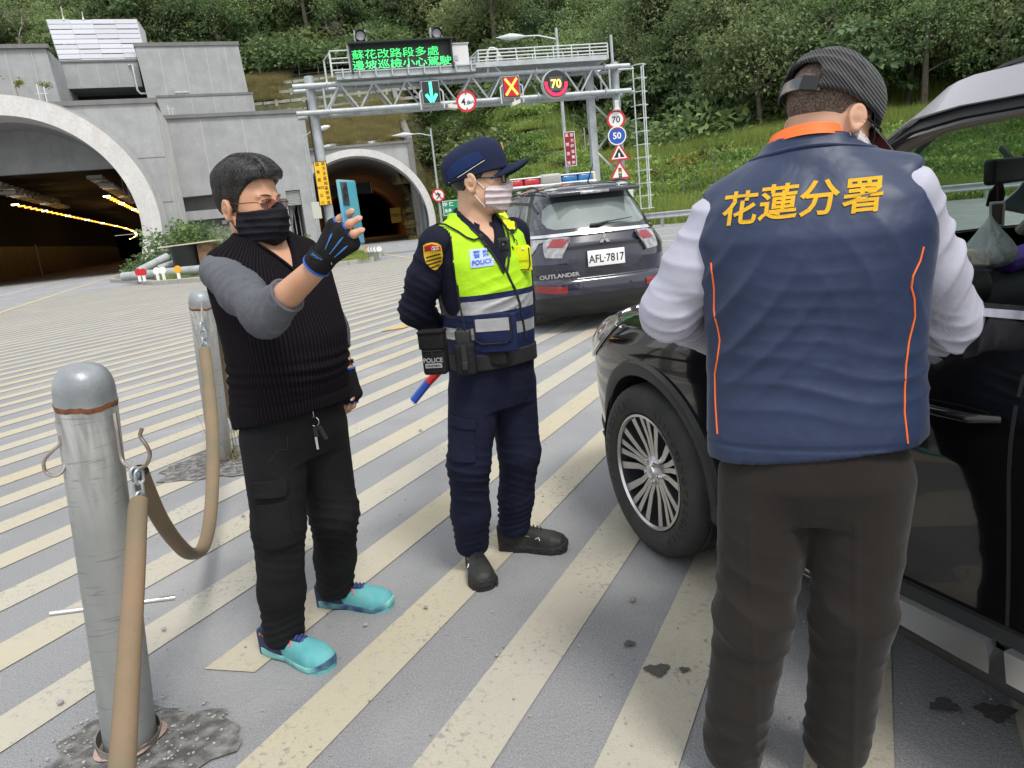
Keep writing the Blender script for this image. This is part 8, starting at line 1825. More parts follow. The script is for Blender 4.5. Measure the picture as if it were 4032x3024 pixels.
m = MB(); q = pp_ + nn_ * .006 - XP * .008; m.tube([q + XP * .066 + ZV * .07,q + XP * .066 - ZV * .012,q + XP * .045 - ZV * .033,q - XP * .045 - ZV * .033,q - XP * .066 - ZV * .02,q - XP * .066 + ZV * .07],.0026,6); m.out('flap_binding',M_BIND,p2,smooth=True)
o_,pp_,nn_ = boxon('vest_pocket',1285,350,.062,.088,.024,M_HIY,vest2,X=nz3(np.array([.9,-.2,0]))); Xq = nz3(np.array([.9,-.2,0])); m = MB(); m.rbox(pp_ + ZV * .022,(.056,.008,.055),.003,X=Xq,Y=nn_); m.out('pocket_flap',M_HIY,p2,smooth=50)
q = pp_ + nn_ * .004; m = MB(); m.tube([q - Xq * .03 + ZV * .05,q - Xq * .028 - ZV * .01,q - Xq * .015 - ZV * .035,q + Xq * .02 - ZV * .038,q + Xq * .028 - ZV * .02,q + Xq * .028 + ZV * .04],.0024,6); m.out('flap_binding',M_BIND,p2,smooth=True); m = MB(); m.lathe([(0,.003),(.0045,.002),(.005,0)],q + ZV * .036 + Xq * .008,axis=nn_,n=12); m.out('snap',M_CHROME,p2,smooth=True)
boxon('side_pocket', 1440, 1010, .045, .135, .045, M_VNAVY, vest2, X=nz3(np.array([.9, .4, 0])))
o_,pp_,nn_ = boxon('side_flap',1470,880,.05,.07,.03,M_NSH,vest2,X=nz3(np.array([.9,.4,0])),push=.012)
def clip(cx, cy, a):
    p = on_surf(vest2,K4(cx,cy),cm,.012); m = MB(); m.rbox(p + ZV * .012,(.014,.007,.018),.003,X=XF,Y=-cm); m.tube([p,p - ZV * .022 + XF * a],.0028,6); e = p - ZV * .03 + XF * a * 1.3; m.tube([e + (XF * math.cos(t) * .006 + ZV * math.sin(t) * .012) for t in np.linspace(0,2 * PI,16,endpoint=False)],.0018,6,closed=True); m.out('snap_hook',M_RUB,p2,smooth=50)
clip(815, 130, .012); clip(1165, 75, .006)
bcq = on_surf(vest2,K4(1080,225),cm,0.); bcam = thing('body_camera',bcq,'black body camera clipped on the police officer\'s chest','camera'); Xb = nz3(np.array([.96,-.28,0])); nb_ = nz3(np.cross(Xb,ZV))
m = MB(); m.rbox(bcq + nb_ * .012,(.046,.026,.078),.009,X=nz3(Xb),Y=nb_,seg=5); m.out('body',mat('camera_black',(.02,.024,.024),.4),bcam,smooth=50); m = MB(); m.rbox(bcq + nb_ * .026 + Xb * .008 + ZV * .013,(.028,.012,.040),.006,X=Xb,Y=nb_,seg=4); m.out('lens_housing',M_RUB,bcam,smooth=50)
m = MB(); m.lathe([(.0,.001),(.006,.002),(.008,.004),(.0085,0)],bcq + nb_ * .033 + Xb * .008 + ZV * .02,axis=nb_,n=20); m.out('lens',M_GLASS if False else M_BLACKP,bcam,smooth=40)
ab = K4(290,305,2.6); shp = [(-.033,.040),(-.02,.046),(0,.048),(.02,.044),(.033,.034),(.035,.0),(.028,-.026),(.008,-.046),(0,-.049),(-.012,-.044),(-.030,-.020),(-.035,.005)]
sl2s = sl2m; XA = nz3(np.array([.96, -.28, 0]))
M_GOLD = mat('embroidery_gold',(.78,.50,.015),.6,bump=.5,bscale=500); M_BRED = mat('badge_red',(.42,.01,.02),.6)
patch2('arm_badge',shp,ab,XA,ZV,sl2s,cm,M_GOLD,p2,.0015,.001,.008); patch2('badge_band',[(-.029,.036),(0,.043),(.029,.033),(.030,.016),(0,.021),(-.030,.018)],ab,XA,ZV,sl2s,cm,M_BRED,p2,.003,.001,.008)
for k in range(4): z0 = .008 - k * .0125; w_ = (.027,.028,.025,.018)[k]; patch2('badge_stripe',[(-w_,z0 - .008),(w_,z0),(w_,z0 - .0045),(-w_,z0 - .0125)],ab,XA,ZV,sl2s,cm,M_BIND,p2,.003,.001,.008)
o = text('badge_text','交通警察',M_WH,.0135,ab + ZV * .0275,XA,ZV,p2,.0003,.0004); drape(o,sl2s,cm,.0040)
M_NTR = cloth('trousers_navy', (.008, .0095, .025), (.013, .0155, .036), .85, 900, .3, .7, 7, spec=.2)
belt = rings(O2,f2,r2,[(.865,.018,0,.142,.170),(.925,.018,0,.143,.171)],2.5); solid('duty_belt',belt,O2 + [-.24,-.24,.85],O2 + [.24,.24,.94],.005,mat('belt_black',(.012,.012,.013),.6,bump=.5,bscale=300),p2)
M_NYL = cloth('nylon_black', (.010, .010, .011), (.020, .020, .021), .75, 700, .4, .4, 20)
def kit(name, cx, cy, w, h, th, lb, cat, X, Y=2.6, push=.0):
    p = on_surf(belt,K4(cx,cy,Y),cm,0.) if cx > 500 else K4(cx,cy,2.66); X = nz3(X); nn = nz3(np.cross(X,ZV)); t = thing(name,p - ZV * h / 2,lb,cat); m = MB(); c = p + nn * (th / 2 + push); m.rbox(c,(w,th,h),.012,X=X,Y=nn,seg=4); m.out('body',M_NYL,t,smooth=50); return t,c + nn * th / 2,X,nn
t,c,X,nn = kit('belt_pouch',360,1320,.088,.155,.055,'black nylon pouch lettered POLICE on the officer\'s belt','pouch',(.97,-.25,0),push=.022)
m = MB(); m.rbox(c + ZV * .048,(.094,.010,.06),.004,X=X,Y=nn); m.rbox(c + ZV * .078 - nn * .02,(.096,.06,.012),.005,X=X,Y=nn); m.out('flap',M_NYL,t,smooth=50); text('pouch_text','POLICE',M_REFL,.0225,c - ZV * .022 + nn * .0025,X,ZV,t,.0006,.0005); m = MB(); m.box(c - ZV * .042 + nn * .001,(.062,.003,.016),X,nn,ZV); m.out('tag',M_REFL,t)
text('tag_text','DEPARTMENT',M_BIND,.0085,c - ZV * .042 + nn * .0035,X,ZV,t,.0003,.0001); m = MB(); m.box(c + ZV * .012 + nn * .001,(.075,.003,.004),X,nn,ZV); m.tube([c + ZV * .012 + nn * .004,c - ZV * .012 + nn * .005],.003,6); m.out('zip_pull',M_CHROME if False else M_RUB,t)
t,c,X,nn = kit('radio_pouch',660,1400,.072,.115,.045,'black pouch holding a walkie-talkie on the officer\'s belt','pouch',(.99,-.1,0),push=.008)
m = MB(); m.box(c + nn * .002 + ZV * .01,(.018,.005,.09),X,nn,ZV); m.rbox(c + nn * .006 - ZV * .02,(.022,.008,.03),.003,X=X,Y=nn); m.out('buckle',M_RUB,t,smooth=50)
rd = thing('walkie_talkie',c + ZV * .06 - nn * .02,'black walkie-talkie with a long thin aerial in the officer\'s belt pouch','radio'); m = MB(); m.rbox(c + ZV * .075 - nn * .022,(.056,.032,.06),.008,X=X,Y=nn); m.out('body',M_RUB,rd,smooth=50)
m = MB(); m.tube([c + ZV * .10 + X * .012 - nn * .01,c + ZV * .20 + X * .004 + nn * .0,c + ZV * .27 + X * .002 + nn * .006],[.004,.003,.0024],6); m.out('aerial',M_RUB,rd,smooth=True)
for k in (-.014,.004): m = MB(); m.lathe([(.006,0),(.006,.012),(0,.013)],c + ZV * .103 - nn * .02 + X * k,n=10); m.out('knob',M_RUB,rd)
t,c,X,nn = kit('belt_pouch',1000,1400,.075,.055,.018,'small black magazine pouch at the front of the officer\'s belt','pouch',(.95,-.3,0))
t,c,X,nn = kit('holster',1500,1300,.05,.17,.05,'black holster on the far side of the officer\'s belt','holster',(.8,.6,0),Y=2.7,push=-.01)
bt = thing('light_baton',A(925,835,2.9),'red and blue traffic baton held behind the officer\'s back','baton'); a0,a1,a2 = A(950,800,2.88),A(925,826,2.88),A(893,866,2.88)
m = MB(); m.tube([a0 + (a0 - a1) * .6,a0 + (a0 - a1) * .05],.013,12); m.out('grip',M_RUB,bt,smooth=True); m = MB(); m.tube([a0 + (a0 - a1) * .05,a1],.0165,16); m.out('red_section',mat('baton_red',(.75,.02,.02),.3,coat=.5),bt,smooth=True); m = MB(); m.tube([a1,a2],.0165,16); m.out('blue_section',mat('baton_blue',(.02,.09,.50),.35,coat=.5),bt,smooth=True); m = MB(); m.tube([a2,a2 + (a2 - a1) * .06],[.0172,.016],16); m.out('end_cap',M_WH,bt,smooth=True)
HR,HL = O2 + r2 * .082 + ZV * .79,O2 - r2 * .082 + ZV * .79; KR,KL = A(1012,1000,2.68),A(1122,975,2.84); AR,AL = np.array([-.228,2.80,.12]),np.array([-.052,2.93,.12])
pel2 = rings(O2,f2,r2,[(.70,.0,0,.112,.152),(.78,.0,0,.132,.165),(.88,.012,0,.136,.166)],2.4)
legs2 = union([pel2,chain([(HR - ZV * .03,.102),(KR,.081),(KR + (AR - KR) * .6,.073),(AR,.068)],.03),chain([(HL - ZV * .03,.102),(KL,.081),(KL + (AL - KL) * .6,.073),(AL,.068)],.03)],.02)
solid('trousers',lambda P: np.maximum(legs2(P),.082 - P[:,2]),*bounds([HR,HL,AR,AL,KR,KL,O2 + ZV * .82],.13),.0062,M_NTR,p2,disp=dtr((KR,KL),(AR + ZV * .03,AL + ZV * .03),(81,82)))
pq = A(985,930,2.55); Xc = nz3(np.array([.95,.2,0])); ncam = nz3(np.array([.0,1,0])); patch2('cargo_pocket',[(-.035,-.11),(.055,-.12),(.065,.02),(-.035,.02)],pq - ZV * .02,Xc,ZV,legs2,ncam,M_NTR,p2,.006,.004); patch2('pocket_flap',[(-.045,.0),(.07,-.018),(.072,.012),(-.045,.04)],pq,Xc,ZV,legs2,ncam,M_NTR,p2,.012,.004)
M_BOOT = mat('boot_black',(.014,.014,.014),.6,col2=(.03,.03,.028),nscale=14,bump=.5,bscale=200,bdist=.002); M_BSOLE = mat('boot_sole',(.02,.02,.02),.7,bump=.9,bscale=70,bdist=.01); M_OLIVE = mat('boot_tape_olive',(.15,.13,.09),.7)
for h_, t_ in (((-.235, 2.895), (-.180, 2.600)), ((-.125, 2.972), (.165, 2.886))):
    sh,d_,s_,du = shoe(p2,h_,t_,.105,.112,M_BOOT,M_BSOLE,None,mat('boot_lace',(.01,.01,.01),.7),nm='boot',boot=True); hh = np.array([*h_,0.])
    for sg in (1, -1):
        m = MB()
        for k in range(14):
            x = .018 + k * .0195; y = float(np.interp(x / .3,[0,.05,.2,.42,.62,.8,.93,1.0],[.3,.62,.72,.66,.88,1.0,.78,.35])) * .056 + .001; m.box(hh + d_ * x + s_ * sg * y + ZV * .012,(.010,.006,.022),d_,s_,ZV)
        m.out('tread_lugs', M_BSOLE, sh)
    P = [on_surf(du,hh + d_ * a + s_ * .1 + ZV * z,-s_,.001) for a,z in ((.06,.125),(.09,.10),(.12,.08),(.15,.075))]; m = MB(); m.tube(P,.004,6,flat=.4); m.out('boot_tape',M_OLIVE,sh,smooth=True)
    P = [on_surf(du,hh + d_ * a + s_ * .1 + ZV * z,-s_,.001) for a,z in ((.175,.068),(.19,.075),(.195,.062))]; m = MB(); m.tube(P,.0025,6,flat=.5); m.out('boot_mark',M_WH,sh,smooth=True)
# ============================================================ the man in the navy vest
O3 = np.array([.645,1.545,0.]); p3 = person(O3,'man seen from behind in a navy vest lettered in yellow, leaning to the car window'); f3,r3,u3 = basis((.34,.94,0))
hf3,hr3,hu3 = basis((.80,.38,-.48)); C3 = np.array([.712,1.605,1.522]); H3f,L3h = head_sdf(C3,hf3,hr3,hu3,.95,1.1,1.08)
v3 = nz3(ray(1750, 650) * [1, 1, 0])
SL3, SR3 = O3 - r3 * .182 + ZV * 1.335 + f3 * .01, O3 + r3 * .178 + ZV * 1.358 + f3 * .01
EL3, ER3 = A(1447, 688, 1.66), A(2045, 725, 1.60); WL3, WR3 = A(1545, 735, 1.90), ER3 + [-.10, .22, .10]
chest3 = rings(O3,f3,r3,[(.80,.0,0,.125,.196),(.88,.0,0,.125,.197),(1.0,.01,0,.120,.193),(1.10,.012,0,.118,.192),(1.2,.010,0,.125,.200),(1.30,.014,0,.128,.208),(1.37,.025,0,.108,.192),(1.42,.035,0,.082,.135),(1.465,.042,0,.058,.075),(1.49,.045,0,.05,.064)],2.6)
nk3 = chain([(O3 + f3 * .03 + ZV * 1.40, .070), (C3 - hf3 * .03 - ZV * .035, .066)], .02)
sk3 = union([H3f, nk3, ear_sdf(L3h, hf3, hr3, hu3, 1, .88), ear_sdf(L3h, hf3, hr3, hu3, -1, .95)], .012)
hnd = union([chain([(WL3,.028),(WL3 + [.07,.03,0],.032),(WL3 + [.13,.05,-.02],.016)]),chain([(WR3,.028),(WR3 + [-.06,.05,0],.032),(WR3 + [-.10,.1,.0],.016)])],.01)
solid('body',union([sk3,shell(chest3,-.012),chain([(SL3,.045),(EL3,.04),(WL3,.027)],.02),chain([(SR3,.045),(ER3,.04),(WR3,.027)],.02),hnd],.012),*bounds([O3 + ZV * .85,C3 + ZV * .05,EL3,ER3,WL3,WR3],.13),.0055,M_SKIN3,p3,keepf=lambda c: (c[:,2] > 1.36) | (np.linalg.norm(c - WL3,axis=1) < .22) | (np.linalg.norm(c - WR3,axis=1) < .22))
eyes(p3, L3h, hf3, hr3, hu3)
make_mask(p3,H3f,C3,L3h,hf3,hr3,hu3,1.0,cloth('mask_white',(.66,.62,.63),(.72,.69,.69),.75,1200,.2,.3,20),loops=mat('pale_cord',(.68,.60,.62),.7))
glasses(p3, L3h, hf3, hr3, hu3, M_RUB, glass('lens_plain', (.9, .9, .9), .05), .0018)
def hair3(P):
    x,y,z = lh(P,C3,hf3,hr3,hu3); line = np.interp(x,[-.13,-.08,-.05,-.03,-.01,.02,.05],[-.078,-.072,-.062,-.035,-.012,.005,.05]) + .006 * wave(P,91,90); return np.maximum(H3f(P) - .0022,(line - z) * .9)
solid('hair', hair3, C3 - .16, C3 + .16, .004, M_STUB, p3)
def x_rib(H):
    nt = H['nt']; w = nt.nodes.new('ShaderNodeTexWave'); w.inputs['Scale'].default_value = 62; w.inputs['Distortion'].default_value = .4; mp = nt.nodes.new('ShaderNodeMapping'); mp.inputs['Rotation'].default_value = (.3,.5,.6); nt.links.new(H['src'],mp.inputs[0]); nt.links.new(mp.outputs[0],w.inputs[0]); hbump(H,H['noise'](14,3),.5,.02); hbump(H,w.outputs[1],.9,.003); return H['mix'](w.outputs[1],(.012,.012,.013),(.045,.045,.046))
M_CAPB = mat('cap_black_rib', rough=.85, extra=x_rib, sheen=.2)
cu3 = nz3(hu3 - hf3 * .02); cf3 = nz3(hf3 - cu3 * (hf3 @ cu3)); CC3 = C3 + hu3 * .028 - hf3 * .012; CM3 = np.stack([cf3,hr3,cu3])
def cap3(P):
    q = (P - CC3) @ CM3.T; x,y,z = q[:,0],q[:,1],q[:,2]; d = (((np.abs(x) / .113) ** 2.3 + (np.abs(y) / .090) ** 2.3 + (np.clip(z,0,1) / .099) ** 2.4) ** (1 / 2.35) - 1) * .09
    inn = (((np.abs(x) / .105) ** 2.3 + (np.abs(y) / .082) ** 2.3 + (np.clip(z,0,1) / .090) ** 2.4) ** (1 / 2.35) - 1) * .085
    d = smax(np.maximum(d,-inn),-(z + .022 - .012 * np.abs(y) / .09),.004); hole = np.sqrt((y / .052) ** 2 + ((z - .004) / .040) ** 2) - 1; return np.where(x < 0,smax(d,-hole * .04,.004),d)
solid('cap_crown',cap3,CC3 - .16,CC3 + .16,.0042,M_CAPB,p3,disp=lambda P: .003 * wave(P,93,22) + .0022 * (1 - 2 * np.abs(np.sin(((P - CC3) @ cu3) * 110 + 2 * wave(P,94,18)))) * (((P - CC3) @ cf3) < -.02))
M_STRAP = mat('strap_grey', (.06, .075, .085), .5, col2=(.22, .19, .16), nscale=9, ncon=(.45, .55))
Q = [CC3 + cf3 * (-.109 * math.cos(a)) + hr3 * (.088 * math.sin(a)) - cu3 * .010 for a in np.linspace(-.85,.62,14)]; m = MB(); m.tube(Q,.0115,8,flat=.18,up=tuple(cu3)); V_ = np.array(m.v)
m = MB(); n = len(Q); rr_ = [(q - CC3) / np.linalg.norm(q - CC3) for q in Q]
for k in range(n): m.v += [tuple(Q[k] + cu3 * .0125 + rr_[k] * .003),tuple(Q[k] - cu3 * .0125 + rr_[k] * .003),tuple(Q[k] + cu3 * .0125),tuple(Q[k] - cu3 * .0125)]
for k in range(n - 1):
    b_ = 4 * k
    for q in ((0,1,5,4),(2,6,7,3),(0,4,6,2),(1,3,7,5)): m.f.append(tuple(b_ + i for i in q)); m.m.append(0)
m.out('cap_strap', M_STRAP, p3, smooth=50)
m = MB(); k = 11; m.rbox(Q[k] + rr_[k] * .003,(.034,.006,.030),.002,X=nz3(Q[12] - Q[10]),Y=nz3(rr_[k]),Z=nz3(np.cross(nz3(Q[12] - Q[10]),nz3(rr_[k])))); m.out('strap_tab',M_BIND,p3)
brim(p3,CC3 - cu3 * .012,cf3,hr3,cu3,.105,.084,.090,M_CAPB,down=.18,curve=.25,mt2=mat('brim_red',(.26,.008,.015),.6),name='cap_brim')
Q = [L3h((.03,.088,.012)),L3h((.06,.080,-.02)),L3h((.075,.070,-.06)),L3h((.085,.066,-.095))]; m = MB(); m.tube(Q,.0012,6); m.out('glasses_cord',M_CORDB,p3,smooth=True)
for k in range(4): m = MB(); m.lathe([(0,.003),(.003,0),(0,-.003)],Q[2] + (Q[3] - Q[2]) * (k / 4),n=8); m.out('cord_bead',M_CHROME,p3,smooth=True)
def x_twill(H):
    nt = H['nt']; w = nt.nodes.new('ShaderNodeTexWave'); w.inputs['Scale'].default_value = 150; w.wave_type = 'BANDS'; w.bands_direction = 'DIAGONAL'; nt.links.new(H['src'],w.inputs[0]); hbump(H,H['noise'](7,3),.5,.02); hbump(H,w.outputs[1],.08,.0006); return H['mix'](w.outputs[1],(.38,.38,.46),(.44,.44,.52))
M_SHW = mat('shirt_white', rough=.75, extra=x_twill, sheen=.15, spec=.3)
slL = chain([(SL3 + ZV * .0,.064),(SL3 + (EL3 - SL3) * .5,.067),(EL3 + ZV * .02,.062),(WL3,.042)],.035); slR = chain([(SR3,.060),(SR3 + (ER3 - SR3) * .5,.066),(ER3 + ZV * .03,.066),(WR3,.045)],.035)
def dsh(E_,S_,W_,sd_): return lambda P: .0028 * wave(P,sd_,13) + folds(P,E_ + (W_ - E_) * .25,nz3((E_ - S_) * .4 + (W_ - E_)),.13,.13,.0105,2.2,sd_ + 1) + folds(P,S_ + (E_ - S_) * .35,nz3(np.cross(E_ - S_,v3) * .5 + (E_ - S_) * .6),.20,.17,.0055,2.2,sd_ + 2) + folds(P,E_ - ZV * .02,nz3(W_ - S_),.12,.10,.006,2,sd_ + 3)
solid('shirt_sleeve',slL,*bounds([SL3,EL3,WL3],.11),.0055,M_SHW,p3,disp=dsh(EL3,SL3,WL3,101)); solid('shirt_sleeve',slR,*bounds([SR3,ER3,WR3],.11),.0055,M_SHW,p3,disp=dsh(ER3,SR3,WR3,111))
M_SATN = cloth('vest_navy_satin',(.012,.023,.062),(.018,.033,.082),.45,1400,.12,.55,5.5,sheen=.1,spec=.45)
def vest3(P):
    x, y, z = (P - O3) @ f3, (P - O3) @ r3, P[:, 2]; d = chest3(P) - .016
    d = smin(d,np.minimum(d_cone(P,O3 + f3 * .03 + r3 * .07 + ZV * 1.425,O3 + f3 * .015 + r3 * .176 + ZV * 1.400,.036,.037),d_cone(P,O3 + f3 * .03 - r3 * .07 + ZV * 1.425,O3 + f3 * .015 - r3 * .176 + ZV * 1.380,.036,.037)),.03)
    d = smin(d,d_cone(P,O3 + f3 * .036 + ZV * 1.43,O3 + f3 * .05 + ZV * 1.475,.083,.074),.015); nb = (P - (O3 + f3 * .055 + ZV * 1.5)); nb = np.linalg.norm(np.stack([nb @ f3,nb @ r3],1),axis=1) - .066; top = z - 1.492 + .30 * x; d = smax(d,top,.004); d = np.where(z > 1.44,smax(d,-nb,.004),d)
    arm = np.minimum(d_cone(P,SL3 - r3 * .055 + ZV * .0,EL3 - r3 * .02,.064,.066),d_cone(P,SR3 + r3 * .055 + ZV * .0,ER3 + r3 * .02,.064,.066)); d = smax(d,-arm,.006); return np.maximum(d,.852 - .02 * y / .2 * -1 - z - .0)
def dv3(P):
    x, y, z = (P - O3) @ f3, (P - O3) @ r3, P[:, 2]; o = .0035 * wave(P, 121, 7) + .0015 * wave(P, 122, 22)
    o = o + .0030 * np.exp(-((z - 1.02) / .08) ** 2) * np.clip(.5 + wave(P,128,9),0,1) * (1 - 2 * np.abs(np.sin(z * 62 + y * 6 + 2.6 * wave(P,123,7))) ** .7) + folds(P,O3 + r3 * .14 - f3 * .1 + ZV * 1.20,nz3(r3 + ZV * .9),.20,.17,.0062,2.0,124) + folds(P,O3 - r3 * .14 - f3 * .1 + ZV * 1.18,nz3(-r3 + ZV * .8),.20,.17,.0058,2.0,125) + folds(P,O3 - f3 * .1 + ZV * 1.12,nz3(ZV + r3 * .25),.13,.17,.0014,2.0,126) + .0012 * wave(P,127,48)
    return o - .0035 * np.exp(-((z - .875) / .004) ** 2)
v3o = solid('vest', vest3, O3 + [-.33, -.3, .82], O3 + [.33, .3, 1.52], .0058, M_SATN, p3, disp=dv3)
M_ORNG = mat('vest_orange', (.90, .16, .025), .6)
Qc = [O3 + f3 * (.055 - .076 * math.cos(a)) + r3 * .076 * math.sin(a) + ZV * (1.492 - .30 * (.055 - .076 * math.cos(a)) + .002) for a in np.linspace(-2.2,2.2,40)]
m = MB(); n = len(Qc)
for k in range(n): rd = nz3((Qc[k] - (O3 + f3 * .055)) * [1,1,0]); m.v += [tuple(Qc[k] + ZV * .016 + rd * .000),tuple(Qc[k] - ZV * .006 + rd * .010),tuple(Qc[k] - ZV * .004 - rd * .003),tuple(Qc[k] + ZV * .010 - rd * .002)]
for k in range(n - 1): m.f += [(4 * k + a,4 * k + (a + 1) % 4,4 * k + 4 + (a + 1) % 4,4 * k + 4 + a) for a in range(4)]; m.m += [0] * 4
m.out('collar_lining', M_ORNG, p3, smooth=50)
for sg in (-1, 1):
    pass
Qc2 = [O3 + f3 * (.040 - .088 * math.cos(a)) + r3 * .090 * math.sin(a) + ZV * (1.462 - .22 * (.040 - .088 * math.cos(a))) for a in np.linspace(-1.9,1.9,36)]; m = MB(); m.tube([on_surf(vest3,q,(O3 + f3 * .04 + ZV * q[2]) - q,.0) for q in Qc2],.0045,8); m.out('collar_roll',M_SATN,p3,smooth=True)
vest3d = Mesh(v3o)
def P3(x, y): return A(x, y, 1.43)
for pts in ([(1521,580),(1525,608),(1528,640),(1527,690),(1536,730),(1541,760),(1536,800),(1528,840),(1530,900),(1534,945),(1537,972)],[(1990,530),(1982,560),(1966,590),(1963,615),(1970,640),(1972,680),(1960,730),(1953,780),(1950,830),(1949,880),(1955,940),(1962,1003)]):
    piping('piping', [P3(*q) for q in pts], vest3d, v3, .0018, M_ORNG, p3)
vest3d = Mesh(v3o); M_EMB = mat('embroidery_yellow', (.78, .44, .012), .6, bump=.6, bscale=600)
XT = nz3(np.cross(v3, ZV)); rl = math.radians(5.4)
for ch,x,y,sz in (('花',1590,452,.068),('蓮',1679,437,.070),('分',1770,427,.070),('署',1863,421,.070)):
    o = text('embroidered_character',ch,M_EMB,sz,P3(x,y),XT,ZV,p3,.0007,.0012,sx=1.05,shear=.12); drape(o,vest3d,v3,.0016)
def x_cord(H):
    nt = H['nt']; sp = nt.nodes.new('ShaderNodeSeparateXYZ'); nt.links.new(H['src'],sp.inputs[0]); a = H['math']('MULTIPLY',sp.outputs[0],1500.); w = H['math']('SINE',a); hbump(H,H['noise'](6,3),.7,.02); hbump(H,w,.12,.0008); hbump(H,H['noise'](800,2),.3,.0006); return H['mix'](H['noise'](4,4),(.016,.0135,.012),(.027,.0235,.021))
M_CORD = mat('corduroy_brown', rough=.9, extra=x_cord, sheen=.1, spec=.12)
HL,HR = O3 - r3 * .092 + ZV * .80 - f3 * .02,O3 + r3 * .092 + ZV * .80 - f3 * .02; KL,KR = A(1628,1330,1.52),A(1840,1330,1.47); AL,AR = A(1584,1600,1.55),A(1806,1618,1.52); AL[2] = .10; AR[2] = .10
pel3 = rings(O3,f3,r3,[(.70,-.01,0,.118,.168),(.78,-.012,0,.135,.180),(.88,-.004,0,.128,.184),(.94,.0,0,.118,.178)],2.5)
legs3 = union([pel3,chain([(HL - ZV * .03,.110),(KL,.085),(AL,.074)],.03),chain([(HR - ZV * .03,.110),(KR,.085),(AR,.075)],.03)],.018)
def dl3(P):
    o = .003 * wave(P, 131, 8); y = (P - O3) @ r3
    for k_,a_,s_ in ((KL,AL,132),(KR,AR,133)): o = o + folds(P,k_ + ZV * .02,nz3(ZV + r3 * .3),.20,.20,.0038,1.5,s_) + folds(P,a_ + ZV * .06,nz3(ZV + r3 * .4),.13,.12,.0062,1.3,s_ + 5); q = (P - k_) @ r3; o = o + .0035 * np.exp(-(q / .006) ** 2) * (P[:,2] < .72) * (np.abs(q) < .05)
    return o
solid('trousers',lambda P: np.maximum(legs3(P),.035 - P[:,2]),*bounds([HL,HR,KL,KR,AL,AR,O3 + ZV * .88],.15),.0065,M_CORD,p3,disp=dl3)
for A_ in (AL,AR): shoe(p3,A_[:2] - np.array([.03,.06]),A_[:2] + np.array([.07,.20]),.075,.11,mat('leather_brown',(.03,.02,.015),.45),M_BSOLE,None,M_CORDB)
# ------------------------------------------------------------ bollards, chains and rubber sleeves
def x_galv(H):
    z = H['nt'].nodes.new('ShaderNodeSeparateXYZ'); H['nt'].links.new(H['src'], z.inputs[0])
    n1 = H['noise'](6,5,(1,1,.12),.4); c = H['mix'](H['ramp'](n1,[(.35,0),(.7,1)]),(.22,.235,.24),(.34,.345,.33))
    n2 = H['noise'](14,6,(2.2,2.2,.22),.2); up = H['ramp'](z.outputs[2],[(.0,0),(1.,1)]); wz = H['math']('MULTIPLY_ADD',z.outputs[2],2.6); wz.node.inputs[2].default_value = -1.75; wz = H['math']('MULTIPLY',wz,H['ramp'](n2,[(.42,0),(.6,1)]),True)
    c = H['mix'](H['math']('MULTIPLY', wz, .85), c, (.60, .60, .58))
    n3 = H['noise'](38,5,(1,1,.5),.8); c = H['mix'](H['math']('MULTIPLY',H['ramp'](n3,[(.70,0),(.76,1)]),.8),c,(.28,.12,.05))
    n4 = H['noise'](30,8,(.25,.25,3.),1.2); c = H['mix'](H['math']('MULTIPLY',H['ramp'](n4,[(.60,0),(.66,1)]),.45),c,(.13,.125,.12))
    hbump(H, H['noise'](40, 5), .3, .003); return c
M_GALV = mat('worn_galvanised_pipe', rough=.48, metal=.25, extra=x_galv)
M_CAPM = mat('pipe_cap_metal',(.33,.35,.36),.42,metal=.4,col2=(.23,.25,.26),nscale=9,bump=.3,bscale=30)
M_RUST = mat('rust',(.22,.075,.025),.9,col2=(.12,.05,.03),nscale=60,bump=.8,bscale=200,bdist=.003); M_INOX = mat('stained_steel',(.50,.46,.41),.3,metal=.85,col2=(.28,.22,.17),nscale=14)
M_CHAIN = mat('chain_zinc',(.42,.47,.50),.38,metal=.7,bump=.2,bscale=200); M_HOSE = mat('brown_rubber_sleeve',(.22,.145,.085),.68,col2=(.16,.13,.08),nscale=5,detail=7,bump=.5,bscale=60,bdist=.003)
M_COLLAR = mat('dirty_collar', (.27, .26, .235), .6, metal=.3, col2=(.17, .15, .12), nscale=12, bump=.4)
M_WRAP = mat('torn_wrap', (.42, .31, .27), .8, col2=(.3, .2, .17), nscale=30)
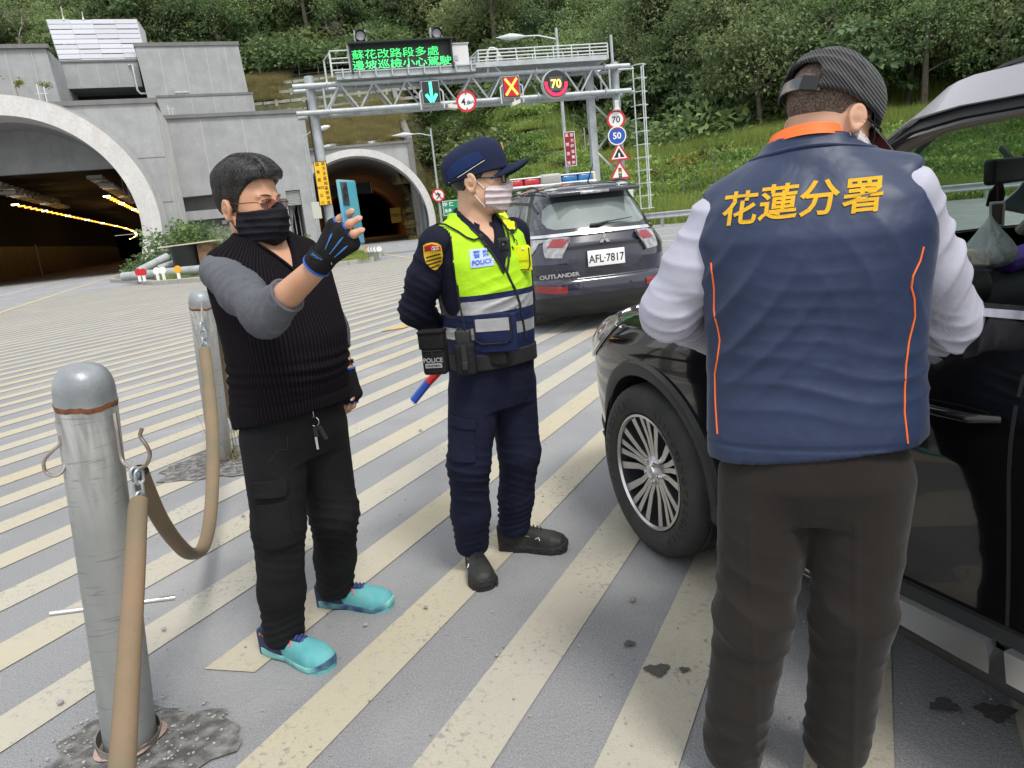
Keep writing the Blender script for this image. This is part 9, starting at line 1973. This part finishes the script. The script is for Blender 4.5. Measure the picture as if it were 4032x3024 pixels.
def bollard(base, top, r, label, near=True):
    base,top = np.asarray(base,float),np.asarray(top,float); U_ = nz3(top - base); Lb = float(np.linalg.norm(top - base)); t = thing('bollard',base,label,'bollard')
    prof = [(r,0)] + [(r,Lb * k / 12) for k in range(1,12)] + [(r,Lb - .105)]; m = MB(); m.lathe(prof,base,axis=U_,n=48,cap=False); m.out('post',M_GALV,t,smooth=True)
    m = MB(); rg = np.random.default_rng(int(r * 1e4)); 
    for s_ in (0,):
        n = 60; V = []
        for k in range(n): a = 2 * PI * k / n; x_,y_,d_ = frame(U_); dr = x_ * math.cos(a) + y_ * math.sin(a); j = .0025 * math.sin(5 * a + 1) + rg.uniform(-.0018,.0018); V += [base + U_ * (Lb - .107 + j - .003) + dr * (r + .0004),base + U_ * (Lb - .100 + j * .5) + dr * (r + .0022),base + U_ * (Lb - .094 + j) + dr * (r + .0002)]
        m.add(V,[(3 * k + q,3 * ((k + 1) % n) + q,3 * ((k + 1) % n) + q + 1,3 * k + q + 1) for k in range(n) for q in (0,1)])
    m.out('weld_seam', M_RUST, t, smooth=True)
    m = MB(); h = .10; m.lathe([(r + .001,Lb - .098)] + [(r * math.cos(a) ** .62 if a < 1.56 else 0,Lb - .075 + .075 * math.sin(a)) for a in np.linspace(0,PI / 2,14)],base,axis=U_,n=48,cap=False); m.out('domed_cap',M_CAPM,t,smooth=True)
    m = MB(); x_,y_,_ = frame(U_); m.lathe([(r + .012,.0),(r + .013,.045),(r + .016,.046),(r + .016,.0)],base + x_ * .004,axis=nz3(U_ + x_ * .05),n=40,closed=True); m.out('base_collar',M_COLLAR,t,smooth=30)
    n = 40; V = []
    for k in range(n + 1): a = 2 * PI * k / n; V += [base + (np.array([math.cos(a),math.sin(a),0])) * (r + .018) + ZV * (.022 + .008 * math.sin(7 * a)),base + np.array([math.cos(a),math.sin(a),0]) * (r + .026 + .006 * math.sin(5 * a)) + ZV * .0145]
    m = MB(); m.add(V,[(2 * k,2 * k + 2,2 * k + 3,2 * k + 1) for k in range(n)]); m.out('torn_wrap',M_WRAP,t); return t,U_,Lb
def link_mesh(m, c, d, w, L_=.034, wd=.0115, r=.0042):
    d, w = nz3(d), nz3(w); w = nz3(w - d * (w @ d)); P = []
    for k in range(20):
        a = 2 * PI * k / 20; x,y = math.cos(a),math.sin(a); P.append(c + w * wd * x + d * ((L_ / 2 - wd) * (1 if y > 0 else -1) * min(1,abs(y) * 6) + wd * y))
    m.tube(P, r, 8, closed=True)
b1b, b1t = np.array([*G(283, 1603)[:2], 0]), A(175, 786, 1.845)
bo1,U1,L1b = bollard(b1b,b1t,.0715,'thick weathered metal bollard in the foreground with hooks and a rusty seam')
b2b, b2t = np.array([*G(478, 992)[:2], 0]), A(431, 628, 4.60)
bo2, U2b, L2b = bollard(b2b, b2t, .072, 'second metal bollard standing behind the man with the phone')
def bp(px, py, Y=1.85): return A(px, py, Y)
m = MB(); P = [bp(122,905,1.83),bp(125,940,1.82),bp(131,935,1.81),bp(123,962,1.80),bp(100,983,1.79),bp(91,1003,1.79),bp(100,1023,1.79),bp(120,1028,1.80),bp(136,1015,1.82),bp(139,995,1.83)]
def smoothp(P, k=4):
    P = np.array(P); out = []
    for i in range(len(P) - 1):
        p0, p1, p2, p3 = P[max(i - 1, 0)], P[i], P[i + 1], P[min(i + 2, len(P) - 1)]
        for j in range(k): t = j / k; out.append(.5 * ((2 * p1) + (-p0 + p2) * t + (2 * p0 - 5 * p1 + 4 * p2 - p3) * t * t + (-p0 + 3 * p1 - 3 * p2 + p3) * t ** 3))
    out.append(P[-1]); return out
m = MB(); m.tube(smoothp([bp(129,940,1.80),bp(129,958,1.80),bp(112,975,1.79),bp(95,996,1.79),bp(99,1020,1.79),bp(118,1028,1.79),bp(135,1018,1.80),bp(141,1000,1.81)]),.0046,8); m.out('hook',M_INOX,bo1,smooth=True)
m = MB(); m.tube(smoothp([bp(122,907,1.83),bp(130,945,1.82),bp(136,975,1.82),bp(139,1010,1.82)]),.0046,8); m.out('hook_bar',M_INOX,bo1,smooth=True)
m = MB(); m.tube(smoothp([bp(247,893,1.83),bp(254,935,1.82),bp(262,988,1.82),bp(272,1004,1.81),bp(293,1012,1.80),bp(315,1005,1.79),bp(324,982,1.79),bp(316,962,1.79),bp(303,942,1.79),bp(307,926,1.79)]),.0048,8); m.out('hook',M_INOX,bo1,smooth=True)
m = MB(); m.tube([bp(246,895,1.86),bp(260,985,1.86)],.006,6); m.out('hook_weld',M_RUST,bo1,smooth=True)
ra,rb_ = bp(108,1326,1.83),bp(378,1291,1.93); m = MB(); m.tube([ra,rb_],.0075,14); m.out('cross_rod',mat('bright_rod',(.62,.61,.58),.25,metal=.9),bo1,smooth=True)
hk = bp(296,1008,1.80); ch = thing('chain',hk,'short zinc chain links hanging from the hook of the near bollard','chain'); cpx = [(291,1010,1),(300,1024,0),(298,1048,1),(303,1070,0)]
for i,(x,y,o) in enumerate(((291,1022,1),(301,1030,0),(299,1056,1),(303,1078,0))): m = MB(); link_mesh(m,bp(x,y,1.795),ZV + np.array([.1,0,0]),np.array([1,0,0.]) if i in (2,) else np.array([.45,.9,0.]),.038 if i else .03); m.out('link',M_CHAIN,ch,smooth=True)
def sleeve(name, P, R, label, par=None):
    P = smoothp(P,6); n = len(P); R = np.interp(np.linspace(0,1,n),np.linspace(0,1,len(R)),R); o = P[-1]; t = thing(name,P[0],label,'rubber sleeve'); m = MB(); m.tube(P,list(R),24,cap=False,flat=.82); m.tube(P[:2] + [P[2]],[R[0] * .86] * 3,24,cap=False,flat=.82); m.out('sleeve',M_HOSE,t,smooth=True)
    m = MB(); m.tube([P[1],P[1] + (P[2] - P[1]) * .2],[R[0] * .86,R[0] * .8],16,flat=.82); m.out('sleeve_inside',M_WELL,t); return t
sleeve('chain_sleeve',[bp(300,1082,1.79),bp(297,1110,1.75),bp(290,1250,1.58),bp(280,1400,1.40),bp(270,1560,1.24),bp(262,1680,1.14),bp(256,1780,1.05)],[.0225,.0235,.0235,.0235,.0235,.0235,.0235],'brown rubber sleeve over a chain running from the near bollard out of frame')
sleeve('chain_sleeve',[bp(300,1018,1.83),bp(315,1055,1.90),bp(345,1120,2.05),bp(380,1170,2.25),bp(412,1196,2.50),bp(440,1180,2.85),bp(455,1110,3.25),bp(460,1000,3.6),bp(457,900,3.95),bp(450,820,4.2),bp(442,755,4.38)],[.0235,.0235,.0235,.024,.026,.028,.030,.032,.034,.034,.034],'sagging brown rubber sleeve over the chain between the two bollards')
ch2 = thing('chain',bp(440,690,4.45),'short chain from the second bollard down to the sagging sleeve','chain')
for i,(x,y) in enumerate(((437,706),(439,722),(441,738),(442,750))): m = MB(); link_mesh(m,bp(x,y,4.42),ZV,np.array([1,0,0.]) if i % 2 else np.array([.1,1,0.]),.055,.017,.006); m.out('link',M_CHAIN,ch2,smooth=True)
m = MB(); m.tube([bp(436, 655, 4.5), bp(437, 700, 4.44)], .008, 6); m.out('hook', M_INOX, bo2, smooth=True)
sleeve('chain_sleeve',[bp(470,700,4.75),bp(476,760,4.9),bp(482,820,5.1),bp(492,870,5.3),bp(508,905,5.5),bp(530,880,5.8),bp(545,820,6.1)],[.034] * 7,'rubber sleeve leaving the second bollard behind the man in the knitted vest')
rg = np.random.default_rng(77); P_, F_, rr_ = [], [], []
for k in range(46):
    c = b2b + np.array([rg.uniform(-.02,.16),rg.uniform(-.12,.04),0]); a = rg.uniform(0,6.28); h = rg.uniform(.15,.55); d = np.array([math.cos(a),math.sin(a),0]) * rg.uniform(.02,.16); s = np.array([-math.sin(a),math.cos(a),0]) * .0025; b0 = len(P_)
    for t in (0,.35,.7,1.): q = c + ZV * h * t * (1 - .15 * t * t) + d * t * t; P_ += [q - s * (1 - t * .9),q + s * (1 - t * .9)]
    F_ += [(b0 + 2 * i,b0 + 2 * i + 1,b0 + 2 * i + 3,b0 + 2 * i + 2) for i in range(3)]; rr_ += [rg.uniform()] * 8
wd = nmesh('dry_weed',P_,F_,M_LF_DRY if 'M_LF_DRY' in globals() else M_HOSE,None,attrs={'rnd': rr_}); prop(wd,'dry straw-coloured weeds growing at the foot of the second bollard','weeds')
